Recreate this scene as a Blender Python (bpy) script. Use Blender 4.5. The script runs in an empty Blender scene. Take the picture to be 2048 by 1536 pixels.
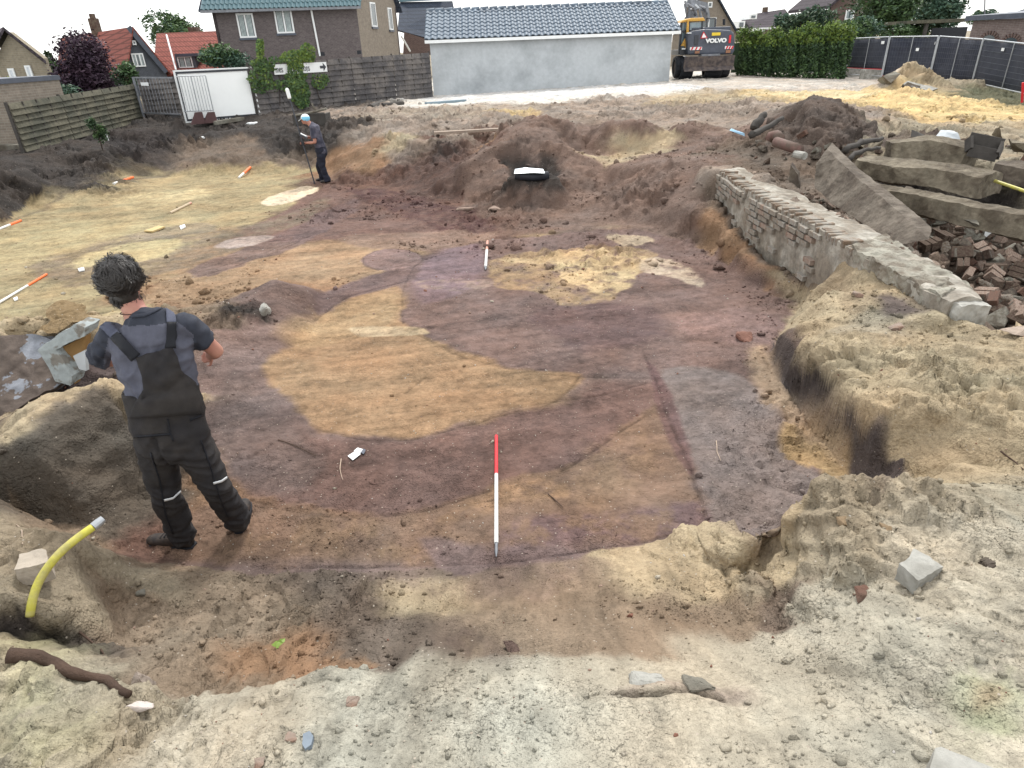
import bpy, bmesh, math, random
import numpy as np
from mathutils import Vector, Matrix, geometry, noise as mnoise

# ------------------------------------------------------------------ camera
SC = bpy.context.scene
F_PX = 1300.0                     # focal length in px of a 2048 px wide frame
PITCH = math.radians(27.4)
ROLL = math.radians(2.2)
HC = 3.0
cam_d = bpy.data.cameras.new('camera'); cam = bpy.data.objects.new('camera', cam_d)
SC.collection.objects.link(cam); SC.camera = cam
cam_d.sensor_width = 36; cam_d.lens = F_PX/2048*36; cam_d.clip_start = .05; cam_d.clip_end = 3000
FW = Vector((0, math.cos(PITCH), -math.sin(PITCH)))
RU = Vector((1, 0, 0)); UU = RU.cross(FW).normalized()
RC = RU*math.cos(ROLL) - UU*math.sin(ROLL)
UC = RU*math.sin(ROLL) + UU*math.cos(ROLL)
cam.matrix_world = Matrix(((RC.x, UC.x, -FW.x, 0), (RC.y, UC.y, -FW.y, 0), (RC.z, UC.z, -FW.z, HC), (0, 0, 0, 1)))
# ------------------------------------------------------------------ world, sun, exposure
SUN_EL, SUN_AZ = math.radians(52), math.radians(12)
world = bpy.data.worlds.new('World'); SC.world = world; world.use_nodes = True
wn = world.node_tree; wn.nodes.clear()
wo = wn.nodes.new('ShaderNodeOutputWorld'); wb = wn.nodes.new('ShaderNodeBackground')
sky = wn.nodes.new('ShaderNodeTexSky'); sky.sky_type = 'NISHITA'; sky.sun_disc = False
sky.sun_elevation = SUN_EL; sky.sun_rotation = SUN_AZ
mx = wn.nodes.new('ShaderNodeMix'); mx.data_type = 'RGBA'; mx.inputs[0].default_value = .86
mx.inputs[7].default_value = (8.3, 8.35, 8.3, 1)
wn.links.new(sky.outputs[0], mx.inputs[6]); wn.links.new(mx.outputs[2], wb.inputs[0])
wb.inputs[1].default_value = .1; wn.links.new(wb.outputs[0], wo.inputs[0])
sl = bpy.data.lights.new('sun', 'SUN'); sl.energy = 1.5; sl.angle = math.radians(10); sl.color = (1, .96, .9)
so = bpy.data.objects.new('sun', sl); SC.collection.objects.link(so)
sd = Vector((math.sin(SUN_AZ)*math.cos(SUN_EL), math.cos(SUN_AZ)*math.cos(SUN_EL), math.sin(SUN_EL)))
so.rotation_euler = sd.to_track_quat('Z', 'Y').to_euler(); so.location = (0, 0, 60)
SC.view_settings.view_transform = 'Standard'; SC.view_settings.look = 'None'
SC.view_settings.gamma = 1; SC.view_settings.exposure = 1.1
SC.view_settings.use_curve_mapping = False
SC.render.engine = 'CYCLES'
SC.cycles.max_bounces = 5; SC.cycles.diffuse_bounces = 3; SC.cycles.transparent_max_bounces = 8
# ------------------------------------------------------------------ helpers
R = math.radians
rnd = random.Random(7)
def ray(px, py):
    return (FW*F_PX + RC*(px-1024) - UC*(py-768))
def P(px, py, z):
    r = ray(px, py); t = (z-HC)/r.z
    return Vector((r.x*t, r.y*t, z))
def PD(px, py, d):                 # point on the ray at forward distance y = d
    r = ray(px, py); t = d/r.y
    return Vector((r.x*t, d, HC+r.z*t))
def proj(p):
    v = Vector(p)-Vector((0, 0, HC)); w = v.dot(FW)
    return (1024+F_PX*v.dot(RC)/w, 768-F_PX*v.dot(UC)/w)
def lin(c):
    c = c/255.0
    return c/12.92 if c <= .04045 else ((c+.055)/1.055)**2.4
KI = 1.5
def S(r, g, b, k=KI): return (lin(r)/k, lin(g)/k, lin(b)/k)

def link(o, parent=None):
    SC.collection.objects.link(o)
    if parent is not None: o.parent = parent
    return o
def tag(o, label=None, cat=None, group=None, kind=None):
    if label: o['label'] = label
    if cat: o['category'] = cat
    if group: o['group'] = group
    if kind: o['kind'] = kind
    return o
def empty(name, loc, label, cat, rz=0, group=None):
    o = bpy.data.objects.new(name, None); o.empty_display_size = .2
    o.location = loc; o.rotation_euler = (0, 0, rz); link(o)
    return tag(o, label, cat, group)
def copy_tree(o, parent=None):
    c = o.copy(); link(c, parent)
    for ch in list(o.children): copy_tree(ch, c)
    return c

def wmat(o):
    M = o.matrix_basis.copy()
    while o.parent is not None: o = o.parent; M = o.matrix_basis @ M
    return M
class MB:
    def __init__(s): s.v = []; s.f = []; s.m = []; s.mi = 0
    def add(s, vs, fs):
        n = len(s.v); s.v += [tuple(v) for v in vs]; s.f += [tuple(i+n for i in f) for f in fs]; s.m += [s.mi]*len(fs); return s
    def box(s, c, d, rot=None, taper=1.0):
        c = Vector(c); M = rot if rot is not None else Matrix.Identity(3)
        if isinstance(M, (int, float)): M = Matrix.Rotation(M, 3, 'Z')
        vs = []
        for z in (-1, 1):
            k = 1 if z < 0 else taper
            for x, y in ((-1, -1), (1, -1), (1, 1), (-1, 1)):
                vs.append(c + M @ Vector((x*d[0]/2*k, y*d[1]/2*k, z*d[2]/2)))
        return s.add(vs, [(3, 2, 1, 0), (4, 5, 6, 7), (0, 1, 5, 4), (1, 2, 6, 5), (2, 3, 7, 6), (3, 0, 4, 7)])
    def bar(s, a, b, w, h, up=(0, 0, 1)):
        a, b = Vector(a), Vector(b); d = (b-a); L = d.length
        if L < 1e-6: return s
        d.normalize(); u = Vector(up)
        if abs(d.dot(u)) > .98: u = Vector((1, 0, 0))
        x = d.cross(u).normalized(); y = x.cross(d)
        vs = [p + x*(i*w/2) + y*(j*h/2) for p in (a, b) for i, j in ((-1, -1), (1, -1), (1, 1), (-1, 1))]
        return s.add(vs, [(3, 2, 1, 0), (4, 5, 6, 7), (0, 1, 5, 4), (1, 2, 6, 5), (2, 3, 7, 6), (3, 0, 4, 7)])
    def tube(s, pts, rs, n=8, cap=True):
        pts = [Vector(p) for p in pts]
        if not hasattr(rs, '__len__'): rs = [rs]*len(pts)
        vs = []; fs = []; px = None
        for i, p in enumerate(pts):
            d = (pts[min(i+1, len(pts)-1)]-pts[max(i-1, 0)]).normalized()
            if px is None:
                px = d.orthogonal().normalized()
            px = (px - d*px.dot(d)).normalized(); py = d.cross(px)
            for k in range(n):
                a = 2*math.pi*k/n; vs.append(p + (px*math.cos(a)+py*math.sin(a))*rs[i])
        for i in range(len(pts)-1):
            for k in range(n):
                a, b = i*n+k, i*n+(k+1) % n
                fs.append((a, b, b+n, a+n))
        if cap:
            fs.append(tuple(range(n))[::-1]); fs.append(tuple(range((len(pts)-1)*n, len(pts)*n)))
        return s.add(vs, fs)
    def prism(s, poly, off):      # poly: 3D points ccw seen from +off
        off = Vector(off); p = [Vector(q) for q in poly]; n = len(p)
        return s.add(p+[q+off for q in p], [tuple(range(n))[::-1], tuple(range(n, 2*n))]+[(i, (i+1) % n, (i+1) % n+n, i+n) for i in range(n)])
    def build(s, name, mats, parent=None, smooth=False, bevel=0, loc=None, rz=0, origin=None):
        me = bpy.data.meshes.new(name)
        vs = s.v
        if origin is not None: o_ = Vector(origin); vs = [Vector(v)-o_ for v in vs]
        if parent is not None:          # geometry is written in world space
            Mi = wmat(parent).inverted(); vs = [Mi @ Vector(v) for v in vs]
        me.from_pydata([tuple(v) for v in vs], [], s.f)
        if not isinstance(mats, (list, tuple)): mats = [mats]
        for m in mats: me.materials.append(m)
        if any(s.m): me.polygons.foreach_set('material_index', s.m)
        if smooth: me.polygons.foreach_set('use_smooth', [True]*len(s.f))
        bm = bmesh.new(); bm.from_mesh(me); bmesh.ops.recalc_face_normals(bm, faces=bm.faces)
        if bevel:
            bmesh.ops.bevel(bm, geom=list(bm.edges), offset=bevel, segments=2, affect='EDGES', profile=.6)
        bm.to_mesh(me); bm.free(); me.update()
        o = bpy.data.objects.new(name, me)
        if origin is not None: o.location = o_
        if loc is not None: o.location = loc
        if rz: o.rotation_euler = (0, 0, rz)
        return link(o, parent)

# ------------------------------------------------------------------ materials
def mat(name, col, rough=.8, metal=0, var=.12, scale=6, bump=.0, bscale=60, spec=.3, col2=None, s2=1.2, hard=(.42, .6)):
    m = bpy.data.materials.new(name); m.use_nodes = True; nt = m.node_tree; N = nt.nodes; L = nt.links
    b = N['Principled BSDF']; b.inputs['Roughness'].default_value = rough; b.inputs['Metallic'].default_value = metal
    b.inputs['Specular IOR Level'].default_value = spec
    tc = N.new('ShaderNodeTexCoord')
    n1 = N.new('ShaderNodeTexNoise'); n1.inputs['Scale'].default_value = scale; n1.inputs['Detail'].default_value = 7; n1.inputs['Roughness'].default_value = .65
    L.new(tc.outputs['Object'], n1.inputs['Vector'])
    rp = N.new('ShaderNodeMapRange'); rp.inputs[1].default_value = .3; rp.inputs[2].default_value = .7
    rp.inputs[3].default_value = 1-var; rp.inputs[4].default_value = 1+var; L.new(n1.outputs[0], rp.inputs[0])
    base = N.new('ShaderNodeMix'); base.data_type = 'RGBA'
    base.inputs[6].default_value = (*col, 1); base.inputs[7].default_value = (*(col2 or col), 1)
    n2 = N.new('ShaderNodeTexNoise'); n2.inputs['Scale'].default_value = s2; n2.inputs['Detail'].default_value = 5; n2.inputs['Roughness'].default_value = .6
    L.new(tc.outputs['Object'], n2.inputs['Vector'])
    r2 = N.new('ShaderNodeMapRange'); r2.inputs[1].default_value = hard[0]; r2.inputs[2].default_value = hard[1]
    L.new(n2.outputs[0], r2.inputs[0]); L.new(r2.outputs[0], base.inputs[0])
    mul = N.new('ShaderNodeMix'); mul.data_type = 'RGBA'; mul.blend_type = 'MULTIPLY'; mul.inputs[0].default_value = 1
    L.new(base.outputs[2], mul.inputs[6]); L.new(rp.outputs[0], mul.inputs[7]); L.new(mul.outputs[2], b.inputs['Base Color'])
    if bump:
        n3 = N.new('ShaderNodeTexNoise'); n3.inputs['Scale'].default_value = bscale; n3.inputs['Detail'].default_value = 8; n3.inputs['Roughness'].default_value = .7
        L.new(tc.outputs['Object'], n3.inputs['Vector'])
        bp = N.new('ShaderNodeBump'); bp.inputs['Strength'].default_value = bump; bp.inputs['Distance'].default_value = .02
        L.new(n3.outputs[0], bp.inputs['Height']); L.new(bp.outputs[0], b.inputs['Normal'])
    return m

# ------------------------------------------------------------------ numpy noise
def _h(i, j, k, seed):
    h = (i.astype(np.int64)*374761393 + j.astype(np.int64)*668265263 + k.astype(np.int64)*2147483647 + seed*1274126177) & 0xffffffff
    h = ((h ^ (h >> 13))*1274126177) & 0xffffffff
    h = h ^ (h >> 16)
    return (h & 0xffff).astype(np.float32)/65535.0
def vn3(x, y, z, seed=0):
    xi, yi, zi = np.floor(x), np.floor(y), np.floor(z)
    fx, fy, fz = [(a*a*(3-2*a)).astype(np.float32) for a in (x-xi, y-yi, z-zi)]
    xi, yi, zi = xi.astype(np.int64), yi.astype(np.int64), zi.astype(np.int64)
    r = 0
    for a in (0, 1):
        for b in (0, 1):
            for c in (0, 1):
                r = r + _h(xi+a, yi+b, zi+c, seed)*(fx if a else 1-fx)*(fy if b else 1-fy)*(fz if c else 1-fz)
    return r*2-1
def vn2(x, y, seed=0):
    xi, yi = np.floor(x), np.floor(y)
    fx, fy = [(a*a*(3-2*a)).astype(np.float32) for a in (x-xi, y-yi)]
    xi, yi = xi.astype(np.int64), yi.astype(np.int64); zz = np.zeros_like(xi)
    r = 0
    for a in (0, 1):
        for b in (0, 1):
            r = r + _h(xi+a, yi+b, zz, seed)*(fx if a else 1-fx)*(fy if b else 1-fy)
    return r*2-1
def fbm2(x, y, f, o, seed=0, g=.5):
    r = 0; a = 1; t = 0
    for i in range(o):
        r = r + a*vn2(x*f+i*17.3, y*f-i*9.1, seed+i); t += a; a *= g; f *= 2.03
    return r/t
def worley(x, y, f, seed=0):
    X, Y = x*f, y*f; xi, yi = np.floor(X).astype(np.int64), np.floor(Y).astype(np.int64); z0 = np.zeros_like(xi)
    d1 = np.full(X.shape, 9., np.float32); idv = np.zeros(X.shape, np.float32)
    for a in (-1, 0, 1):
        for b in (-1, 0, 1):
            cx = xi+a; cy = yi+b
            dx = cx+_h(cx, cy, z0, seed)-X; dy = cy+_h(cx, cy, z0, seed+5)-Y
            d = dx*dx+dy*dy; m = d < d1
            d1 = np.where(m, d, d1); idv = np.where(m, _h(cx, cy, z0, seed+9), idv)
    return np.sqrt(d1), idv
# ------------------------------------------------------------------ soil kinds: colour, roughness amplitude (m)
SOIL = {
 'pu': (S(122, 100, 94), .006), 'oc': (S(148, 118, 86), .006), 'ye': (S(168, 150, 106), .009),
 'da': (S(72, 66, 63), .085), 'df': (S(104, 95, 84), .04), 'dp': (S(94, 78, 76), .02), 'br': (S(128, 104, 92), .085), 'dk': (S(100, 86, 78), .11), 'rb': (S(114, 84, 72), .045),
 'gr': (S(174, 167, 148), .036), 'gl': (S(140, 121, 99), .06), 'sa': (S(180, 161, 126), .075),
 'cl': (S(152, 136, 122), .06), 'wh': (S(216, 212, 204), .02), 'or': (S(152, 116, 82), .03),
 'yl': (S(210, 180, 118), .04), 'gs': (S(158, 146, 122), .065), 'mu': (S(118, 102, 88), .07), 'rd': (S(182, 172, 162), .012), 'gn': (S(112, 112, 84), .05)}
LN = []
def L_(soil, *pts): LN.append([(P(*p[:3]), p[3] if len(p) > 3 else soil) for p in pts])
def up3(p, z): return (p.x, p.y, z)
def W_(soil, *pts): LN.append([(Vector(p), soil) for p in pts])
# far ground out to the fences
L_('da', (-60, 335, .72), (48, 303, .75), (150, 275, .78), (290, 243, .85), (370, 247, .85), (520, 232, .95), (690, 210, .93), (868, 193, .87, 'wh'), (1100, 178, 1.0, 'wh'), (1338, 161, 1.14, 'wh'), (1470, 159, 1.12, 'rd'), (1640, 160, 1.0, 'rd'), (1760, 166, .95, 'rd'), (1900, 187, .85, 'gn'), (1990, 205, .8, 'gn'), (2110, 222, .75, 'gn'))
L_('wh', (720, 222, 1.0, 'cl'), (900, 205, .93), (1100, 196, 1.0), (1300, 180, 1.08), (1450, 172, 1.1, 'rd'), (1600, 178, 1., 'rd'), (1760, 186, .97, 'yl'))
L_('cl', (560, 245, .95, 'da'), (700, 236, 1.0), (880, 222, 1.0), (1040, 218, 1.0), (1200, 208, 1.0), (1400, 196, 1.0, 'sa'), (1560, 190, 1.0, 'yl'), (1700, 190, 1.0, 'yl'))
# rear left lip and floor foot
L_('da', (-60, 385, .72), (0, 352, .75), (60, 338, .78), (130, 315, .8), (230, 290, .85), (330, 274, .88), (430, 264, .92), (520, 258, .95), (600, 258, .95), (680, 247, 1.0), (760, 258, 1.0, 'cl'), (850, 262, 1.0, 'cl'), (900, 268, 1.0, 'cl'), (945, 264, 1.02, 'cl'), (1005, 258, 1.05, 'cl'))
L_('ye', (-60, 500, .02), (0, 452, .02), (60, 420, .0), (130, 385, .0), (230, 350, -.02), (330, 330, -.02))
L_('da', (-60, 488, .1), (0, 440, .1), (60, 408, .1), (130, 372, .1), (230, 338, .1), (330, 318, .08), (370, 312, .1))
L_('ye', (330, 354, -.02), (420, 352, -.02), (560, 347, -.02), (640, 345, -.02))
L_('mu', (345, 338, .12), (390, 318, .35), (440, 315, .4), (500, 312, .4), (560, 320, .25), (620, 322, .2), (655, 325, .2, 'or'))
L_('mu', (400, 292, .6), (480, 286, .62), (560, 288, .6, 'da'), (640, 290, .6, 'da'))
L_('da', (240, 300, .55), (290, 292, .6), (340, 296, .55))
L_('or', (655, 340, .05), (700, 310, .45), (740, 288, .75), (790, 278, .88, 'sa'), (850, 276, .93, 'cl'))
L_('rb', (690, 368, .0), (770, 372, .03), (850, 387, .05), (925, 402, .08))
L_('cl', (740, 330, .35, 'or'), (800, 312, .55), (850, 300, .65, 'mu'), (900, 300, .7, 'da'))
L_('rb', (770, 350, .2), (830, 345, .32), (880, 335, .45), (925, 325, .55))
L_('rb', (870, 284, .78), (930, 286, .72), (980, 282, .78, 'or'), (1015, 292, .75, 'or'))
# mound M1
L_('br', (930, 404, .1), (935, 360, .45), (940, 312, .9), (985, 293, 1.05), (1030, 277, 1.18), (1075, 275, 1.18), (1120, 287, 1.08), (1160, 311, .88), (1200, 345, .55), (1230, 375, .35))
L_('br', (935, 306, .6), (985, 287, .68), (1030, 271, .78), (1075, 269, .78), (1120, 281, .72), (1165, 305, .66))
L_('br', (960, 412, .1), (1010, 420, .1), (1060, 418, .12), (1110, 420, .1), (1150, 405, .2))
L_('da', (1035, 340, .8), (1090, 340, .8))
L_('da', (1038, 356, .45), (1062, 380, .28), (1090, 356, .45))
L_('br', (1000, 350, .6), (1030, 380, .35), (1062, 396, .22), (1100, 380, .35), (1120, 350, .6))
# ridge M2 behind
L_('br', (1008, 252, 1.15), (1050, 231, 1.48), (1100, 232, 1.48), (1150, 236, 1.43), (1220, 234, 1.43), (1300, 237, 1.4), (1360, 246, 1.28), (1410, 262, 1.12), (1450, 275, 1.05))
L_('cl', (1050, 225, 1.1), (1150, 228, 1.1), (1300, 230, 1.05), (1400, 252, 1.0))
L_('br', (1030, 280, .85), (1100, 280, .8), (1150, 288, .74, 'oc'), (1230, 290, .72, 'sa'), (1300, 288, .74, 'sa'), (1400, 288, .9))
L_('sa', (1165, 312, .66, 'br'), (1215, 322, .66), (1290, 306, .7), (1380, 300, .85, 'br'))
# bank right of M1, face before the brick wall
L_('br', (1240, 335, .72), (1310, 325, .88), (1380, 322, 1.0), (1440, 338, 1.05, 'cl'))
L_('br', (1140, 425, .08), (1200, 440, .08), (1290, 452, .07), (1360, 474, .07), (1420, 505, .07, 'or'), (1480, 545, .08, 'or'), (1540, 582, .1, 'or'), (1590, 605, .11, 'sa'))
L_('br', (1200, 395, .3), (1280, 395, .42), (1370, 410, .5), (1430, 450, .45, 'or'), (1500, 510, .35, 'or'), (1580, 560, .3, 'sa'))
# wall trench: left top edge / right top edge lie inside the brick wall object
W_('mu', up3(P(1440, 346, 1.0), .62), up3(P(1500, 390, 1.0), .36), up3(P(1600, 441, 1.0), .36), up3(P(1660, 475, 1.0), .62))
W_('sa', up3(P(1690, 492, 1.0), .84), up3(P(1800, 554, 1.0), .9), up3(P(1890, 606, 1.0), .9))
L_('cl', (1470, 344, 1.0), (1580, 396, 1.0), (1700, 450, .99), (1850, 533, .96), (1940, 600, .93))
L_('mu', (1480, 470, .25), (1560, 540, .22, 'oc'), (1625, 580, .25, 'sa'))
L_('mu', (1500, 335, .95), (1620, 385, .85), (1720, 440, .7), (1870, 520, .5), (1965, 600, .45), (1985, 680, .6))
# rubble side
L_('mu', (1460, 300, 1.0), (1540, 320, 1.0), (1640, 350, .95), (1720, 400, .7), (1800, 450, .45), (1900, 480, .38), (2048, 560, .4), (2160, 620, .5))
L_('mu', (1560, 290, 1.0), (1650, 338, .98), (1760, 305, 1.0, 'gs'), (1860, 310, 1.0, 'gs'), (2000, 330, 1.0, 'gs'), (2140, 350, 1.0, 'gs'))
L_('da', (1800, 380, .5), (1950, 420, .3), (2140, 480, .3))
# soil heap R
W_('dk', *[P(*q) for q in ((1545, 285, 1.05), (1570, 240, 1.5), (1600, 212, 1.8))], PD(1640, 190, 14.6), PD(1680, 205, 14.4), P(1715, 240, 1.55), P(1755, 290, 1.08))
W_('cl', PD(1600, 207, 17.5), PD(1640, 205, 17.5), PD(1700, 215, 17.5))
L_('dk', (1600, 290, 1.25), (1650, 270, 1.45), (1700, 290, 1.2))
L_('cl', (1470, 255, 1.05), (1500, 225, 1.15), (1545, 215, 1.15))
L_('gs', (1770, 262, 1.0), (1880, 262, 1.0), (2000, 268, 1.0), (2140, 280, 1.0))
# yellow sand ridge and heap on the right
L_('yl', (1720, 182, 1.1), (1780, 176, 1.25), (1850, 190, 1.2), (1910, 202, 1.1), (1990, 222, .95), (2140, 240, .9))
L_('yl', (1740, 206, 1.0), (1800, 222, 1.0), (1860, 236, 1.0), (1940, 240, 1.0, 'sa'), (2140, 256, .95, 'sa'))
W_('sa', PD(1765, 150, 26), PD(1800, 135, 26), PD(1832, 118, 26.2), PD(1862, 138, 26), PD(1885, 165, 25.5))
W_('gs', PD(1800, 145, 29), PD(1832, 145, 29), PD(1870, 160, 28.5))
L_('sa', (1755, 172, .98), (1830, 181, 1.0), (1895, 184, .95, 'gs'))
# sandy bank C on the right
L_('sa', (1645, 575, .92), (1720, 582, .93), (1800, 605, .92, 'dp'), (1890, 640, .92))
L_('sa', (1585, 640, .55), (1650, 640, .78), (1740, 650, .84, 'gs'), (1890, 672, .8))
L_('sa', (1985, 668, .92), (2048, 662, .97), (2160, 640, 1.0))
L_('dp', (1612, 612, .12, 'sa'), (1565, 660, .14, 'sa'), (1538, 705, .15), (1560, 752, .16), (1610, 815, .18, 'mu'), (1660, 880, .2, 'sa'), (1700, 940, .22), (1735, 985, .24))
L_('dp', (1560, 672, .42), (1580, 700, .45), (1640, 762, .52), (1700, 825, .55), (1750, 890, .55), (1790, 960, .5))
L_('sa', (1600, 680, .62), (1690, 765, .7), (1760, 840, .72), (1810, 900, .68), (1850, 965, .6))
L_('sa', (1700, 690, .82), (1820, 720, .9), (1950, 740, .96), (2160, 730, 1.05))
L_('sa', (1800, 790, .82), (1920, 830, .86), (2160, 860, .98))
L_('sa', (1900, 930, .72), (2048, 950, .75), (2160, 950, .8))
# near plateau B
L_('gs', (1545, 1052, .85, 'sa'), (1585, 1005, 1.0, 'sa'), (1640, 985, 1.06), (1720, 975, 1.1), (1850, 982, 1.13), (1960, 978, 1.15), (2160, 985, 1.18))
L_('sa', (1538, 1040, .28, 'dp'), (1578, 996, .27, 'dp'), (1640, 978, .27), (1745, 970, .28), (1850, 974, .5), (1960, 972, .6), (2160, 978, .7))
L_('gr', (1548, 1150, .9, 'gs'), (1600, 1200, 1.0), (1640, 1243, 1.0), (1560, 1275, .97), (1450, 1330, .93), (1400, 1350, .91))
L_('mu', (1535, 1160, .72, 'sa'), (1560, 1215, .80), (1545, 1258, .86), (1480, 1255, .74, 'gl'))
L_('gr', (1700, 1100, 1.14, 'gs'), (1850, 1130, 1.2), (2160, 1150, 1.22))
L_('gr', (1700, 1300, 1.12), (1900, 1350, 1.2), (2160, 1380, 1.25))
L_('sa', (1195, 1108, .32), (1300, 1098, .37), (1400, 1086, .43), (1532, 1069, .46))
L_('sa', (1300, 1150, .47), (1420, 1140, .56), (1530, 1130, .62))
# near bank A
L_('pu', (160, 1095, .28, 'gl'), (290, 1118, .28, 'rb'), (420, 1132, .27, 'pu'), (520, 1138, .27), (760, 1136, .27), (1000, 1129, .27), (1180, 1103, .27), (1400, 1080, .27, 'dp'), (1532, 1062, .27, 'dp'))
L_('gl', (300, 1140, .35), (430, 1150, .33), (700, 1150, .33, 'mu'), (1000, 1142, .33, 'mu'), (1150, 1125, .34))
L_('gl', (230, 1200, .48), (420, 1240, .43), (560, 1240, .45), (700, 1240, .5, 'mu'), (860, 1200, .5, 'sa'), (1000, 1230, .56), (1200, 1220, .58), (1300, 1240, .62))
L_('gl', (240, 1290, .55), (380, 1310, .53), (560, 1310, .6, 'or'), (720, 1310, .66, 'mu'), (860, 1270, .66, 'mu'), (1000, 1300, .74), (1250, 1300, .8))
L_('mu', (330, 1372, .66, 'gl'), (480, 1368, .7, 'gl'), (640, 1344, .76, 'or'), (720, 1342, .78, 'or'), (780, 1352, .8))
L_('gr', (250, 1412, .84, 'gl'), (450, 1392, .88), (560, 1372, .9), (660, 1350, .93), (705, 1348, .94), (745, 1368, .92), (820, 1358, .9), (960, 1342, .9), (1100, 1340, .9), (1270, 1345, .9))
L_('gr', (1240, 1385, .98), (1330, 1382, 1.0), (1450, 1392, 1.02))
# left foreground lip
L_('gs', (-80, 1060, 1.0), (0, 1068, .97), (60, 1060, .96), (120, 1070, .94), (160, 1090, .84), (200, 1120, .72), (270, 1150, .5))
L_('gl', (-80, 1052, .35), (0, 1056, .33), (60, 1048, .3), (120, 1056, .3), (160, 1072, .29))
L_('gs', (0, 1180, 1.0), (60, 1200, .97), (110, 1215, .9), (180, 1230, .72))
L_('da', (0, 1262, .85), (60, 1262, .8), (140, 1290, .72))
L_('gs', (-80, 1290, 1.1), (30, 1300, 1.05), (130, 1345, 1.0), (250, 1395, .9))
# left section mound
L_('df', (-80, 1050, .33), (0, 1050, .33), (100, 1047, .3), (200, 1040, .29), (265, 1000, .27), (300, 930, .27), (330, 850, .26))
L_('df', (-80, 960, .78), (0, 905, .83), (60, 880, .85), (140, 825, .88), (200, 795, .9), (245, 800, .86), (270, 850, .65), (285, 900, .45))
L_('sa', (-80, 900, .88), (0, 862, .9), (60, 812, .92), (120, 785, .94), (190, 765, .95), (250, 770, .9), (300, 790, .7), (340, 800, .4))
L_('dp', (-80, 880, .35), (0, 845, .3), (60, 795, .3), (120, 770, .3), (190, 752, .3), (260, 750, .35), (330, 770, .28))
# wall remnant on the left and the ridge behind the near man
L_('sa', (-80, 660, .95), (0, 655, .95), (60, 660, .93), (90, 640, .95), (130, 628, 1.0), (170, 630, .9), (240, 640, .75))
L_('ye', (-80, 648, .2), (0, 645, .18), (60, 650, .18), (100, 628, .18), (130, 618, .18), (240, 622, .16))
L_('dp', (-80, 700, .85), (0, 690, .82), (60, 700, .75), (150, 720, .6), (240, 700, .5))
L_('pu', (330, 660, .5, 'gl'), (400, 622, .55, 'gl'), (440, 640, .5, 'mu'), (480, 620, .5, 'da'), (520, 585, .55), (565, 558, .58), (600, 565, .5), (625, 590, .35), (640, 612, .17))
L_('or', (330, 605, .16), (420, 600, .15), (470, 590, .15), (540, 562, .14), (600, 556, .13), (660, 580, .13))
L_('pu', (380, 770, .3), (440, 720, .38), (480, 670, .42), (540, 660, .36), (590, 640, .3), (610, 620, .25))
L_('pu', (400, 850, .25), (520, 790, .22), (570, 720, .2), (600, 690, .18), (640, 640, .15))
# floor
L_('oc', (700, 900, .22, 'pu'), (900, 900, .22, 'pu'), (1100, 950, .23), (1300, 900, .22), (1450, 1000, .26, 'dp'))
L_('oc', (700, 720, .17), (900, 780, .19), (1100, 720, .17, 'pu'), (1350, 720, .17, 'pu'), (1480, 760, .18, 'pu'))
L_('oc', (760, 560, .1, 'pu'), (900, 540, .1, 'pu'), (1100, 540, .09, 'yl'), (1300, 560, .09, 'pu'), (1450, 620, .12, 'pu'))
L_('oc', (500, 500, .08), (650, 540, .09), (740, 470, .05), (900, 460, .06, 'rb'))
L_('ye', (0, 600, .15), (150, 560, .12), (300, 480, .06), (450, 430, .02), (600, 400, .0), (700, 410, .01, 'rb'), (850, 430, .05, 'rb'))
L_('ye', (60, 470, .04), (200, 420, .01), (350, 390, -.01), (500, 370, -.02))
L_('pu', (500, 980, .26, 'or'), (700, 1060, .26, 'or'), (900, 1080, .27, 'or'), (1250, 1040, .26))
# surroundings
W_('gr', (-3, .3, 1.2), (-1, .5, 1.22), (1, .5, 1.26), (3, .3, 1.3))
W_('gr', (-6, -1.5, 1.2), (0, -1.5, 1.25), (6, -1.5, 1.25))
W_('gn', (-14, -2, 1.1), (-16, 5, .9), (-20, 12, .8), (-26, 18, .75))
W_('gn', (14, -2, 1.1), (16, 5, 1.0), (22, 12, .9), (32, 22, .8))
W_('gs', (-70, 20, .8), (-60, 60, 1.0), (-25, 64, 1.0), (0, 66, 1.0), (25, 66, 1.0), (60, 60, 1.0), (80, 30, .8))
W_('gs', (-900, 60, 1.0), (-700, 900, 1.0), (0, 1000, 1.0), (700, 900, 1.0), (900, 60, 1.0), (60, -4, 1.0), (-60, -4, 1.0))

cv = []; cs = []; ce = []
for l in LN:
    for i, (p, s_) in enumerate(l):
        cv.append(p); cs.append(s_)
        if i: ce.append((len(cv)-2, len(cv)-1))
ov, oe, of_, ovo, _, _ = geometry.delaunay_2d_cdt([Vector((p.x, p.y)) for p in cv], ce, [], 0, 1e-4)
names = list(SOIL); scol = np.array([SOIL[k][0] for k in names], np.float32); sro = np.array([SOIL[k][1] for k in names], np.float32)
TV = np.array([(v.x, v.y) for v in ov]); TZ = np.zeros(len(ov)); TS = np.zeros(len(ov), int)
seg = [(np.array(cv[a][:2]), np.array(cv[b][:2]), a, b) for a, b in ce]
for i, og in enumerate(ovo):
    if og: TZ[i] = np.mean([cv[k].z for k in og]); TS[i] = names.index(cs[og[0]])
    else:
        c = []
        for A, B, a, b in seg:
            d = B-A; t = np.clip(np.dot(TV[i]-A, d)/max(np.dot(d, d), 1e-9), 0, 1); c.append((np.linalg.norm(A+d*t-TV[i]), cv[a].z*(1-t)+cv[b].z*t, a))
        c.sort(key=lambda q: q[0]); TZ[i] = (c[0][1]+c[1][1])/2; TS[i] = names.index(cs[c[0][2]])
TT = np.array([f for f in of_ if len(f) == 3])

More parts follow.
